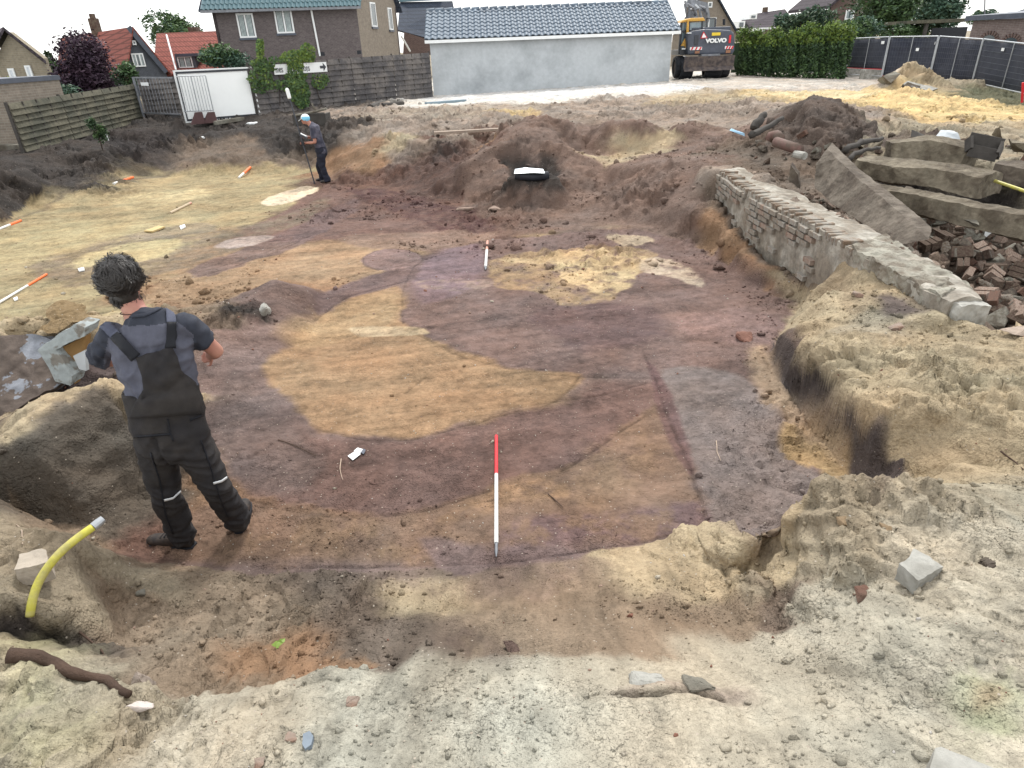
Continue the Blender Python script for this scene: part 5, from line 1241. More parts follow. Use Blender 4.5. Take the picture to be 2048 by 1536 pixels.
a = PD(1411.5, 85.5, d0-.19); b = PD(1450, 84, d0-.19)
text('VOLVO', a, (1, 0, 0), (b.x-a.x)*.25, t, M['white'], 1.28, 'lettering', .016)
o = SC.objects[-1]
a, b, c = PD(1401, 77, d0-.14), PD(1415, 76, d0-.14), PD(1407, 63, d0-.14)
mb = MB(); mb.prism([a, b, c][::-1], (0, -.02, 0)); ot = mb.build('warning_triangle', M['red'], t)
cc = (a+b+c)/3; mb = MB(); mb.prism([cc+(q-cc)*.68+V((0, -.022, 0)) for q in (a, b, c)][::-1], (0, -.006, 0)); mb.build('triangle_face', M['white'], ot)
mb = MB(); pbox(mb, 1424, 65, 1441, 71, d0-.15, .04); mb.build('number_plate', mat('plate_yellow', (.75, .55, .05), .4), t)
for x0, x1, y in ((1380, 1404, 97), (1450, 1466, 95)):
    mb = MB(); pbox(mb, x0, y-3, x1, y+3, d0-.15, .04); sp = mb.build('striped_plate', M['white'], t); mb = MB()
    for k in range(3):
        xx = x0+(x1-x0)*(k+.2)/3; mb.prism([PD(xx, y+3, d0-.16), PD(xx+3, y+3, d0-.16), PD(xx+6, y-3, d0-.16), PD(xx+3, y-3, d0-.16)], (0, -.006, 0))
    mb.build('red_stripe', M['red'], sp)
# cab on the left
cb = MB()
for x0, y0, x1, y1, d, th in ((1359, 45, 1363, 108, d0+.6, .1), (1376, 42, 1380, 64, d0+.5, .1), (1403, 42, 1406, 60, d0+.5, .1), (1359, 45, 1363, 108, d0+2.0, .1), (1403, 42, 1406, 60, d0+2.1, .1), (1360, 60, 1406, 64, d0+.5, .1), (1360, 100, 1378, 110, d0+.4, 2)):
    if y0 == 100: cab = pbox(MB(), x0, y0, x1, y1, d, th).build('cab_base', M['black'], t)
    else: pbox(MB(), x0, y0, x1, y1, d, th).build('cab_pillar', M['black'], t)
mb = MB(); pbox(mb, 1380, 45, 1403, 60, d0+.55, .03); pbox(mb, 1363, 46, 1376, 100, d0+.65, .03); mb.build('cab_glass', mat('cab_glass', (.22, .3, .34), .1, var=.2, spec=.8), cab)
hull([(1360, 46), (1366, 40), (1382, 36), (1408, 35), (1411, 42), (1376, 43)], d0+.4, 1.9, M['yorange'], 'cab_roof', bev=.04)
hull([(1362, 92), (1372, 74), (1375, 40), (1378, 40), (1378, 106), (1373, 104), (1370, 92)], d0+.3, .12, M['yorange'], 'side_panel', bev=.01)
mb = MB(); pbox(mb, 1375, 65, 1383, 67, d0-.3, .2); pbox(mb, 1364, 96, 1371, 99, d0+.2, .06); mb.build('marker_light', M['white'], t)
mb = MB()
for x0, y0, x1, y1 in ((1412, 36, 1432, 38), (1412, 36, 1414, 60), (1429, 38, 1432, 60)): pbox(mb, x0, y0, x1, y1, d0+.8, .1)
mb.build('guard_frame', M['black'], t)
mb = MB(); mb.bar(PD(1385, 40, d0+3.2), PD(1378, 4, d0+3.5), .35, .5); mb.bar(PD(1378, 6, d0+3.4), PD(1410, 14, d0+4.4), .3, .4); mb.bar(PD(1410, 14, d0+4.4), PD(1414, 40, d0+5), .28, .35); mb.build('boom', M['steel_d'], t)
for k, (x0, y0, x1, y1) in enumerate(((1374, 8, 1392, 30), (1390, 10, 1402, 34), (1398, 12, 1414, 28), (1380, 20, 1412, 22), (1370, 2, 1374, 34))):
    mb = MB(); mb.tube([PD(x0, y0, d0+2.9), PD((x0+x1)/2+3, (y0+y1)/2-4, d0+2.8), PD(x1, y1, d0+3)], .07, 7); mb.build('hydraulic_hose' if k % 2 else 'hydraulic_ram', M['steel'] if k == 1 else M['steel_d'], t)
mb = MB(); mb.tube([PD(1448, 50, d0+1), PD(1448, 38, d0+1)], .07, 8); mb.build('exhaust', M['dark'], t)

# slabs on the sand heap
def roughen(o, cuts=3, amp=.02, f=4):
    bm = bmesh.new(); bm.from_mesh(o.data); bmesh.ops.triangulate(bm, faces=bm.faces)
    for _ in range(cuts):
        L_max = max(e.calc_length() for e in bm.edges); es = [e for e in bm.edges if e.calc_length() > L_max*.45]
        bmesh.ops.subdivide_edges(bm, edges=es, cuts=1); bmesh.ops.triangulate(bm, faces=bm.faces)
    for v in bm.verts:
        c_ = v.co*f; v.co += V(mnoise.noise_vector(c_))*amp+V(mnoise.noise_vector(c_*3.1))*amp*.5
    bm.to_mesh(o.data); bm.free(); return o
def slab(name, label, cat, pts, off, m, cuts=4, amp=.015, f=4, group=None):
    P0 = [V(p) for p in pts]; c = sum(P0, V())/len(P0); mb = MB(); mb.prism(P0, off)
    o = mb.build(name, m, None, origin=c); roughen(o, cuts, amp, f); return tag(o, label, cat, group)
dS = 25.4
slab('sandy_slab', 'flat tilted sand-covered slab at the left foot of the sand heap', 'slab', [PD(1765, 152, dS), PD(1782, 166, dS-.4), PD(1802, 148, dS-.3), PD(1790, 142, dS)], (.1, .5, -.15), M['conc'])
slab('pale_slab', 'long pale slab lying at the front of the sand heap', 'slab', [PD(1806, 168, dS-1), PD(1862, 182, dS-1), PD(1876, 176, dS-.6), PD(1815, 162, dS-.6)], (0, .2, -.25), M['conc_w'])
slab('grey_slab', 'dark grey slab piece in front of the sand heap', 'slab', [PD(1806, 172, dS-1.1), PD(1835, 183, dS-1.1), PD(1842, 172, dS-.9), PD(1815, 164, dS-.9)], (.05, .3, -.2), M['conc_d'])
# ================================================================== brick foundation wall
WL = [P(1440, 346, 1.0), P(1500, 390, 1.0), P(1600, 441, 1.0), P(1700, 498, 1.0), P(1800, 554, 1.0), P(1860, 590, 1.0), P(1901, 610, 1.0)]
WR = [P(1478, 338, 1.0), P(1585, 388, 1.0), P(1690, 437, 1.0), P(1775, 478, 1.0), P(1860, 523, 1.0), P(1925, 562, 1.0), P(1964, 602, 1.0)]
def arc(pts, n):
    L = [0]
    for a, b in zip(pts[:-1], pts[1:]): L.append(L[-1]+(b-a).length)
    out = []
    for k in range(n+1):
        s = L[-1]*k/n
        for i in range(len(pts)-1):
            if s <= L[i+1]+1e-9: out.append(pts[i].lerp(pts[i+1], (s-L[i])/(L[i+1]-L[i]))); break
    return out, L[-1]
NW = 90; wl, LW = arc(WL, NW); wr, _ = arc(WR, NW)
M['brick_g'] = mat('mortar_caked_brick', S(182, 176, 166), .95, var=.25, scale=12, bump=.8, bscale=40, col2=S(150, 134, 118), s2=8)
t = empty('foundation_wall', P(1900, 660, .75), 'long old brick foundation wall laid bare along the right side of the pit', 'wall')
vs = []; fs = []
for i in range(NW+1):
    a, b = wl[i], wr[i]; h_ = 1.0+.035*mnoise.noise(a*2.3)+.02*mnoise.noise(a*7)+.015
    out = (a-b).normalized()
    for j in range(7): z = h_-.9*(1-j/6)**1.0-.0; vs.append(V((a.x, a.y, z))+out*(.0+.04*mnoise.noise(V((a.x*4, a.y*4, z*5)))))
    for j in range(1, 7): q_ = a.lerp(b, j/6); vs.append(V((q_.x, q_.y, h_+.03*mnoise.noise(q_*6)+.02*math.sin(math.pi*j/6))))
    vs.append(V((b.x, b.y, .1)))
m_ = 14
for i in range(NW):
    for j in range(m_-1): fs.append((i*m_+j, (i+1)*m_+j, (i+1)*m_+j+1, i*m_+j+1))
fs += [tuple(range(m_))[::-1], tuple(range(NW*m_, NW*m_+m_))]
mb = MB(); mb.add(vs, fs); core = mb.build('mortar_core', mat('old_mortar', S(158, 148, 134), .95, var=.35, scale=9, bump=1.0, bscale=26, col2=S(196, 190, 178), s2=2.6), t)
rg = random.Random(77)
def brick_piece(c, x, y, z, dims, m, parent, name='brick'):
    bm_key = (dims, m.name)
    if bm_key not in BR:
        o = MB().box((0, 0, 0), dims).build('brick', m, None, bevel=.006); me_ = o.data; bpy.data.objects.remove(o); BR[bm_key] = me_
    o = bpy.data.objects.new(name, BR[bm_key]); link(o, parent)
    Mx = Matrix(((x.x, y.x, z.x, c.x), (x.y, y.y, z.y, c.y), (x.z, y.z, z.z, c.z), (0, 0, 0, 1))); o.matrix_basis = wmat(parent).inverted() @ Mx; return o
BR = {}
nb = 0
cum = LW/NW
for r_ in range(10):                 # face courses
    s = rg.uniform(0, .1); z = .95-r_*.078
    while s < LW*.62:
        i = min(int(s/cum), NW-1); a = wl[i].lerp(wl[i+1], s/cum-i); dr_ = (wl[i+1]-wl[i]).normalized(); out = V((dr_.y, -dr_.x, 0)); out = out if out.dot(a) < 0 else -out
        ln = .2 if rg.random() < .75 else .1
        keep = mnoise.noise(V((s*1.1, z*2.5, 3)))+.25-.08*r_
        if keep > rg.uniform(-.35, .2) and nb < 205:
            m = M[rg.choice(['brick_w', 'brick_g', 'brick_p', 'brick_g', 'brick_w'])]
            up_ = V((rg.uniform(-.03, .03), 0, 1)).normalized()
            brick_piece(V((a.x, a.y, z))+out*rg.uniform(-.015, .015), dr_, out, V((0, 0, 1)), (ln, .1, .06), m, t); nb += 1
        s += ln+.015
s = .03
while s < LW*.74:
    i = min(int(s/cum), NW-1); f = s/cum-i; a = wl[i].lerp(wl[i+1], f); b = wr[i].lerp(wr[i+1], f); dr_ = (wl[i+1]-wl[i]).normalized(); ac = (b-a).normalized(); ac = (ac-dr_*ac.dot(dr_)).normalized()
    if rg.random() < .93:
        c = a+ac*(.10+rg.uniform(-.02, .02)); c.z = 1.0+.035*mnoise.noise(a*2.3)+rg.uniform(-.03, .018)
        brick_piece(c, dr_, ac, dr_.cross(ac) if dr_.cross(ac).z > 0 else -dr_.cross(ac), (.062, .21, .08), M[rg.choice(['brick_g', 'brick_g', 'brick_w'])], t); nb += 1
    s += .073+rg.uniform(0, .012)
e0, e1 = WL[-1], WR[-1]; de = (e1-e0).normalized(); ne = V((de.y, -de.x, 0)); ne = ne if ne.dot(e0) < 0 else -ne
mb = MB(); mb.prism([up(e0, .6), up(e1, .6), up(e1, 1.0), up(e0+de*.02, 1.02)], ne*.09); o = mb.build('end_block', M['conc_w'], t); roughen(o, 4, .018, 9)
mb = MB(); mb.prism([up(wl[66], .9), up(wr[62], .9), up(wr[86], .9), up(wl[88], .9)], (0, 0, .135)); o = mb.build('mortar_cap', mat('worn_mortar', S(184, 180, 166), .95, var=.25, scale=9, bump=1.0, bscale=30, col2=S(140, 130, 116), s2=4), t); roughen(o, 6, .035, 7)

# ================================================================== rubble behind the wall
def PTz(px, py, dz=0): p = PT(px, py); p.z += dz; return p
WC = mat('wedge_concrete', S(138, 128, 116), .95, var=.3, scale=7, bump=1, bscale=24, col2=S(106, 96, 86), s2=3)
slab('concrete_wedge', 'large pointed concrete slab leaning against the brick wall rubble', 'concrete slab',
     [PD(1632, 330, 9.6), PD(1628, 372, 9.45), PD(1660, 405, 8.9), PD(1730, 450, 7.9), PD(1792, 492, 7.0), PD(1858, 478, 6.75), PD(1800, 425, 7.5), PD(1720, 360, 8.6), PD(1672, 316, 9.4), PD(1655, 298, 9.7)], (.16, .24, .05), WC, 6, .012, 7)
BC = mat('beam_concrete', S(146, 136, 118), .95, var=.3, scale=7, bump=1, bscale=24, col2=S(104, 94, 80), s2=3)
def beam(label, pts_, w_, h_, m, seed, cuts=6, amp=.016):
    pts_ = [V(p) for p in pts_]; c = sum(pts_, V())/len(pts_); rg = random.Random(seed); vs = []; fs = []
    n_s = len(pts_)
    for i, p in enumerate(pts_):
        d = (pts_[min(i+1, n_s-1)]-pts_[max(i-1, 0)]).normalized(); x = d.cross(V((0, 0, 1))).normalized(); z = x.cross(d)
        for u, v in ((-.5, -.4), (-.42, .38), (-.1, .5), (.4, .42), (.5, -.3), (.1, -.5)): vs.append(p+x*w_*u*rg.uniform(.85, 1.1)+z*h_*v*rg.uniform(.85, 1.15))
    for i in range(n_s-1):
        for k in range(6): a, b = i*6+k, i*6+(k+1) % 6; fs.append((a, b, b+6, a+6))
    fs += [tuple(range(6))[::-1], tuple(range((n_s-1)*6, n_s*6))]
    mb = MB(); mb.add(vs, fs); o = mb.build('concrete_beam', m, None, origin=c); roughen(o, cuts, amp, 6); return tag(o, label, 'concrete beam')
beam('thick dirty concrete beam bridging the dark hollow at the right', [PD(1722, 335, 10.3), PD(1800, 345, 9.9), PD(1890, 352, 9.4), PD(1978, 372, 8.9)], .75, .34, BC, 1)
beam('lower long concrete beam running out at the right edge, below the hollow', [PD(1745, 392, 9.0), PD(1840, 408, 8.3), PD(1950, 430, 7.6), PD(2110, 466, 6.8)], .34, .32, BC, 2)
beam('flat grey-green concrete block behind the thick dirty beam', [PD(1775, 306, 11.6), PD(1860, 300, 11.4), PD(1940, 318, 10.9)], .7, .42, BC, 3)
beam('short broken concrete beam at the right edge behind the yellow conduit', [PD(1990, 345, 9.9), PD(2060, 352, 9.6), PD(2130, 372, 9.2)], .6, .35, M['conc_d'], 4)
slab('slab_fragment', 'tilted pale slab fragment between lower beam and rubble at the right', 'slab', [PD(1885, 420, 7.9), PD(1960, 450, 7.3), PD(1950, 425, 7.6), PD(1900, 405, 8.0)], (.05, .15, -.06), M['conc'], 4, .02, 4)
slab('slab_fragment', 'small grey slab fragment under the thick beam, left part', 'slab', [PD(1800, 385, 8.6), PD(1850, 402, 8.2), PD(1858, 385, 8.4), PD(1812, 372, 8.7)], (.05, .12, -.05), M['conc_d'], 4, .02, 4)
slab('small_slab', 'small upright dark slab just left of the pointed concrete slab', 'concrete slab', [PD(1575, 362, 9.9), PD(1600, 378, 9.7), PD(1597, 350, 9.75), PD(1582, 330, 9.9)], (.12, .25, 0), M['conc_d'], 4, .02, 4)
slab('grey_block', 'light blue-grey block on top of the rubble at the far right', 'block', [PD(1885, 275, 11.6), PD(1922, 278, 11.5), PD(1918, 264, 11.6), PD(1895, 262, 11.7)], (0, .2, 0), M['render'], 3, .02, 4)
g = empty('broken_crate', PTz(1960, 300), 'dark broken wooden frame standing open on the rubble', 'crate')
mb = MB(); ps = [PD(1938, 300, 10.6), PD(1938, 276, 10.7), PD(2005, 290, 10.5), PD(1995, 312, 10.4)]
for a, b in zip(ps, ps[1:]+ps[:1]): mb.bar(a, b, .04, .18)
mb.build('frame_board', M['wood_p'], g)
mb = MB(); mb.bar(PD(1940, 298, 10.9), PD(1996, 308, 10.7), .02, .22); mb.build('back_board', M['wood_p'], g)
mb = MB(); mb.prism([PD(1824, 274, 12), PD(1852, 276, 11.9), PD(1870, 278, 11.9), PD(1826, 260, 12.1)], (0, .04, 0)); tag(mb.build('wood_scrap', M['wood_p']), 'small brown triangular board upright behind the concrete beams', 'board')
rj = random.Random(61)
RG4 = 'broken concrete pieces tumbled around the beams'
for k, (x, y, sz_) in enumerate(((1700, 345, .2), (1745, 318, .16), (1830, 292, .22), (1905, 298, .2), (1960, 330, .26), (2020, 322, .24), (2035, 400, .28), (1990, 405, .16), (1880, 385, .18), (1820, 372, .14), (1770, 362, .16), (1950, 408, .14), (2035, 450, .2), (1720, 300, .14), (1860, 330, .2), (1995, 280, .2), (1655, 300, .12), (1935, 345, .18), (2040, 365, .2), (1790, 330, .15))):
    p = PT(x, y); p.z += sz_*.5+(.15 if 300 < y < 420 else 0); bm = bmesh.new()
    for _ in range(9): bm.verts.new(V((rj.uniform(-1, 1)*sz_, rj.uniform(-1, 1)*sz_*.8, rj.choice((-1, 1))*sz_*rj.uniform(.18, .3))))
    r_ = bmesh.ops.convex_hull(bm, input=bm.verts); bmesh.ops.delete(bm, geom=[g_ for g_ in r_['geom_interior'] if isinstance(g_, bmesh.types.BMVert)], context='VERTS')
    me_ = bpy.data.meshes.new('concrete_piece'); bm.to_mesh(me_); bm.free(); me_.materials.append(rj.choice([BC, M['conc_d'], M['conc']])); o = bpy.data.objects.new('concrete_piece', me_); link(o); roughen(o, 3, .012, 9)
    o.location = p; o.rotation_euler = (rj.uniform(-.9, .9), rj.uniform(-.9, .9), rj.uniform(0, 6)); tag(o, 'broken flat concrete piece tumbled among the beams', 'concrete piece', RG4)
# clay pipes
g = empty('clay_pipe', PD(1560, 290, 11.6), 'reddish clay drain pipe with bend, pointing at the pit', 'pipe')
mb = MB(); mb.tube([PD(1537, 282, 12.1), PD(1543, 272, 12.1), PD(1553, 270, 12.0), PD(1560, 278, 11.8)], .085, 12); mb.build('pipe_bend', M['pipe'], g, smooth=True)
mb = MB(); mb.tube([PD(1552, 284, 11.7), PD(1600, 300, 11.1)], [.085, .08], 12); mb.build('pipe_run', M['pipe'], g, smooth=True)
mb = MB(); mb.tube([PD(1590, 308, 11.1), PD(1610, 312, 10.9)], [.06, .06], 10); tag(mb.build('pale_pipe_piece', M['conc_w']), 'short pale pipe piece just beyond the clay pipe end', 'pipe')
slab('blue_scrap', 'small light blue plastic scrap on the spoil at the pit rim', 'plastic scrap', [PD(1460, 262, 12.4), PD(1490, 272, 12.1), PD(1489, 266, 12.1), PD(1464, 258, 12.4)], (0, .05, 0), mat('blue_plastic', (.35, .58, .78), .4), 1, .01, 4)
def rootobj(name, label, cat, pts, r0, m, group=None, n=7, amp=.02):
    out = []
    for i in range(len(pts)-1):
        for k in range(4): q_ = pts[i].lerp(pts[i+1], k/4); out.append(q_+V(mnoise.noise_vector(q_*9))*amp)
    out.append(pts[-1]); rs_ = [r0*(1-.5*i/len(out))*(1+.25*mnoise.noise(q_*30)) for i, q_ in enumerate(out)]
    mb = MB(); mb.tube(out, rs_, n); return tag(mb.build(name, m, None, smooth=True), label, cat, group)
rootobj('dark_timber', 'dark rotten timber lying before the soil heap, left of the clay pipe', 'timber', [PD(1500, 272, 12.2), PD(1530, 258, 12.4), PD(1566, 236, 12.6)], .07, M['wood_p'], amp=.05, n=5)
rootobj('dark_timber', 'short rotten timber stub leaning left of the soil heap', 'timber', [PD(1505, 258, 12.8), PD(1520, 240, 12.9), PD(1530, 226, 13)], .09, M['wood_p'], amp=.05, n=5)
rootobj('dark_timber', 'curved root-like timber between soil heap and concrete beams', 'timber', [PD(1698, 318, 10.7), PD(1725, 300, 10.9), PD(1760, 296, 11)], .045, M['wood_p'], amp=.05, n=5)
rootobj('dark_timber', 'thick dark timber lying behind the curved timber', 'timber', [PD(1690, 300, 11.2), PD(1730, 284, 11.5), PD(1765, 276, 11.7)], .06, M['wood_p'], amp=.06, n=5)
mb = MB(); mb.tube([PD(1990, 362, 8.9), PD(2055, 384, 8.4)], .022, 8); tag(mb.build('yellow_conduit', M['yellow']), 'thin yellow conduit on the rubble at the right edge', 'pipe')
# rubble lumps
lump_me = []
def make_lump(seed, mats_, bricks):
    rg = random.Random(seed); bm = bmesh.new(); 
    pts = [V((rg.uniform(-1, 1), rg.uniform(-.75, .75), rg.uniform(-.5, .5))) for _ in range(14)]
    for p in pts: bm.verts.new(p)
    r_ = bmesh.ops.convex_hull(bm, input=bm.verts); bmesh.ops.delete(bm, geom=[g_ for g_ in r_['geom_interior'] if isinstance(g_, bmesh.types.BMVert)], context='VERTS')
    bmesh.ops.bevel(bm, geom=list(bm.edges), offset=.05, segments=1, affect='EDGES'); me_ = bpy.data.meshes.new('brick_lump'); bm.to_mesh(me_); bm.free()
    for m in mats_: me_.materials.append(m)
    return me_
def make_bricklump(seed, k, m):
    rg = random.Random(seed); mb = MB()
    for i in range(k):
        mb.mi = 0; mb.box(((i-(k-1)/2)*.62, rg.uniform(-.1, .1), rg.uniform(-.05, .05)), (.54, rg.uniform(1.2, 1.8), .95), Matrix.Rotation(rg.uniform(-.05, .05), 3, 'Z'))
    mb.mi = 1; mb.box((0, 0, -.05), (k*.62-.1, 1.1, .8))
    o = mb.build('brick_lump', [m, M['conc']], None, bevel=.03); me_ = o.data; bpy.data.objects.remove(o); return me_
for i, m in enumerate(['brick_d', 'brick_p', 'conc', 'conc_d', 'brick_d', 'brick_w']): lump_me.append(make_lump(i+3, [M[m]], 0))
for i, (k, m) in enumerate(((1, 'brick'), (2, 'brick_d'), (3, 'brick_d'), (2, 'brick_p'), (1, 'brick_p'))): lump_me.append(make_bricklump(i, k, M[m]))
rg = random.Random(15)
def inpoly(x, y, pl):
    ins = False
    for i in range(len(pl)):
        (ax, ay), (bx, by) = pl[i], pl[(i+1) % len(pl)]
        if (ay > y) != (by > y) and x < (bx-ax)*(y-ay)/(by-ay)+ax: ins = not ins
    return ins
def put_lump(p, s, me_, label, group, cat='rubble'):
    o = bpy.data.objects.new('brick_lump', me_); link(o); o.location = p; o.rotation_euler = (rg.uniform(-.7, .7), rg.uniform(-.7, .7), rg.uniform(0, 6.28)); o.scale = (s, s*rg.uniform(.8, 1.1), s*rg.uniform(.7, 1))
    tag(o, label, cat, group); return o
RG1 = 'broken brick lumps in the rubble behind the wall'
pl1 = [(1860, 480), (1800, 430), (1900, 435), (1990, 455), (2060, 470), (2060, 650), (1985, 655), (1960, 600), (1905, 540), (1840, 505)]
pts = []
tries = 0
while len(pts) < 165 and tries < 6000:
    tries += 1; x, y = rg.uniform(1800, 2075), rg.uniform(430, 665)
    if inpoly(x, y, pl1) and all((x-a)**2+(y-b)**2 > 11**2 for a, b in pts): pts.append((x, y))
for x, y in pts:
    p = PT(x, y); s = rg.choice([.06, .08, .1, .12, .15]); p.z += s*.4+rg.uniform(0, .1); put_lump(p, s, rg.choice(lump_me), 'broken brick lump in the heap behind the foundation wall', RG1)
RG2 = 'small rubble between wall and pointed slab'
pl2 = [(1600, 390), (1640, 385), (1790, 490), (1850, 500), (1800, 520), (1690, 455), (1610, 410)]
k = 0
while k < 75:
    x, y = rg.uniform(1600, 1850), rg.uniform(380, 520)
    if inpoly(x, y, pl2): p = PT(x, y); s = rg.choice([.03, .04, .05, .07]); p.z += s*.3; put_lump(p, s, rg.choice(lump_me), 'small rubble piece between the brick wall and the pointed slab', RG2); k += 1
RG3 = 'rubble pieces at the foot of the soil heap'
for k in range(90):
    x, y = rg.uniform(1500, 2050), rg.uniform(272, 330)
    if 1690 < x and y < 285: y += 15
    p = PT(x, y); s = rg.choice([.04, .06, .09, .13]); p.z += s*.3; put_lump(p, s, rg.choice([lump_me[i] for i in (0, 2, 3, 4, 3, 6)]), 'rubble piece strewn at the foot of the soil heap', RG3)
for (x, y, s, mi, lb) in ((1878, 492, .14, 8, 'three-brick lump with white joints at the near tip of the pointed slab'), (2025, 470, .16, 4, 'large sandy block at the right edge below the beams'), (1905, 575-60, .1, 6, 'single brick wedged beside the three-brick lump'), (2005, 560, .12, 7, 'two-brick lump in the middle of the rubble heap'), (2040, 590, .14, 3, 'grey rubble block at the right edge, low in the heap')):
    p = PT(x, y); p.z += s*.9; put_lump(p, s, lump_me[mi], lb, None, 'rubble block')
g = empty('tiled_fragment', PTz(1985, 470, .1), 'white tiled wall fragment standing in the rubble', 'wall fragment')
f0 = PTz(1985, 490, .1); dq = V((.9, -.43, 0)).normalized(); nq = V((-.3, -.7, .1))
mb = MB(); mb.prism([f0-dq*.14, f0+dq*.1, f0+dq*.2+V((0, 0, .3)), f0-dq*.16+V((0, 0, .34))], (.02, .05, 0)); mb.build('backing', M['conc'], g)
for i in range(3):
    for j in range(3):
        a = f0-dq*.13+dq*.1*i+V((-.01, -.012, .01+.1*j)); mb = MB(); mb.prism([a, a+dq*.09, a+dq*.09+V((0, 0, .09)), a+V((0, 0, .09))], (-.003, -.008, 0)); mb.build('wall_tile', M['white'], g)

# ================================================================== wall stub on the left with boards
dW = 5.1
slab('dark_wall_stub', 'dark old wall stub with flaking pale paint at the left edge', 'wall', [PD(-90, 850, 4.6), PD(0, 845, 4.62), PD(60, 800, 4.75), PD(110, 775, 4.85), PD(150, 740, 5.0), PD(120, 690, 5.2), PD(90, 672, 5.25), PD(-90, 672, 5.2)], (0, .12, -.05),
     mat('flaking_wall', S(112, 100, 92), .9, var=.35, scale=9, bump=.8, bscale=20, col2=S(150, 154, 162), s2=3.6, hard=(.55, .57)), 6, .03, 4)
g = empty('plaster_stub', PD(120, 720, 5.0), 'pale blue-grey plastered masonry corner around a wooden panel', 'masonry')
for pts_ in ([(78, 700), (90, 686), (150, 648), (172, 655), (168, 672), (130, 690), (112, 700), (118, 712), (146, 752), (140, 772), (112, 762)],):
    mb = MB(); mb.prism([PD(x, y, 4.92+(y-700)*-.001) for x, y in pts_], (.02, .16, 0)); o = mb.build('plaster_edge', mat('chipped_plaster', S(176, 184, 184), .85, var=.15, scale=12, bump=.6, bscale=30, col2=S(140, 136, 128), s2=7, hard=(.5, .56)), g); roughen(o, 4, .012, 8)
mb = MB(); mb.prism([PD(112, 700, 4.98), PD(172, 672, 5.05), PD(168, 706, 5.03), PD(158, 722, 5.0), PD(150, 768, 4.96), PD(143, 764, 4.96)], (.01, .06, 0)); mb.build('wooden_panel', M['wood_n'], g)
mb = MB(); mb.prism([PD(146, 712, 4.93), PD(170, 700, 4.95), PD(172, 742, 4.93), PD(158, 738, 4.93)], (.01, .03, 0)); mb.build('paint_patch', M['render'], g)
slab('turf_clod', 'lumpy brown clod leaning over the plastered masonry corner', 'clod', [PD(64, 660, 5.3), PD(100, 668, 5.2), PD(150, 650, 5.3), PD(142, 632, 5.6), PD(118, 620, 5.8), PD(90, 618, 5.8), PD(88, 640, 5.5)], (.05, .15, .02), soil_mat('clod_soil', False, S(150, 128, 96)), 5, .05, 5)

# ================================================================== rods, cards and small finds
def rod(label, a, b, split, m1, m2, r_=.012, tip=None, group=None, lift=.02):
    pa, pb = PTz(*a, lift), PTz(*b, lift); t = empty('ranging_rod', pb, label, 'ranging rod', group=group)
    c = pa.lerp(pb, split)
    mb = MB(); mb.tube([pa, c], r_, 10); mb.build('coloured_half', m1, t, smooth=False)
    e = c.lerp(pb, .86) if tip else pb
    mb = MB(); mb.tube([c, e], r_, 10); mb.build('white_half', m2, t)
    if tip: mb = MB(); mb.tube([e, pb.lerp(e, .35), pb], [r_*.7, r_*.7, r_*.2], 8); mb.build('steel_tip', M['steel_d'], t)
rw = mat('rod_white', (.66, .66, .64), .5, var=.1, scale=30, col2=(.42, .38, .32), s2=14, hard=(.55, .7)); ro = M['orange']; rp = mat('pink_rod_tip', S(228, 170, 150), .5)
RGp = 'ranging rods laid on the pit floor'
rod('red and white ranging rod with steel tip lying nearest the camera', (993, 878), (993, 1121), .385, M['red'], rw, .0135, True, RGp, .03)
rod('faded pink-tipped white rod on the purple soil, upright in the photo', (975, 485), (971, 542), .35, rp, rw, .022, True, RGp)
rod('orange and white rod at the left edge behind the near man', (94, 551), (-4, 610), .42, ro, rw, .017, None, RGp)
rod('pale wooden-looking rod in the middle of the yellow floor', (382, 408), (341, 428), .1, rp, mat('pale_wood_rod', S(206, 186, 156), .6), .03, None, RGp)
rod('orange and white rod lying farthest left of the far spoil bank', (266, 356), (228, 369), .55, ro, rw, .034, None, RGp)
rod('orange and white rod standing slanted by the far bank near the surveyor', (501, 336), (478, 357), .6, ro, rw, .034, None, RGp)
rod('short orange and white rod cut off by the left edge, far side', (42, 443), (-3, 461), .5, ro, rw, .026, None, RGp)
def card(name, label, cat, pts_, m, th=.006, lift=.012):
    q_ = [PTz(x, y, lift) for x, y in pts_]; z = max(p.z for p in q_); c = sum(q_, V())/len(q_); mb = MB(); mb.prism([up(p, c.z) for p in q_], (0, 0, th)); return tag(mb.build(name, m, None), label, cat)
card('wooden_board', 'pale yellow diamond-shaped board lying on the far floor', 'board', [(289, 465), (318, 456), (331, 457), (306, 466)], mat('pale_board', S(222, 196, 140), .7), .03)
card('find_card', 'small white card left of the dark stain, above the near man', 'card', [(157, 541), (169, 538), (170, 543), (159, 545)], M['white'], .02)
card('find_card', 'small white card right of the pale yellow board', 'card', [(360, 455), (370, 452), (372, 456), (362, 460)], M['white'], .02)
card('find_card', 'small white card beside the white half of the left rod', 'card', [(28, 600), (36, 597), (37, 601), (30, 604)], M['white'], .015)
card('find_card', 'larger white card lying on the purple band in the near pit', 'card', [(696, 915), (711, 906), (722, 911), (706, 923)], M['white'], .004)
card('find_card', 'smaller white card touching the larger one, with a blue-black tag', 'card', [(708, 905), (716, 899), (727, 902), (720, 909)], M['white'], .004)
card('dark_tag', 'small dark blue tag beside the two white cards', 'tag', [(722, 908), (727, 901), (732, 903), (728, 911)], M['slate'], .004)
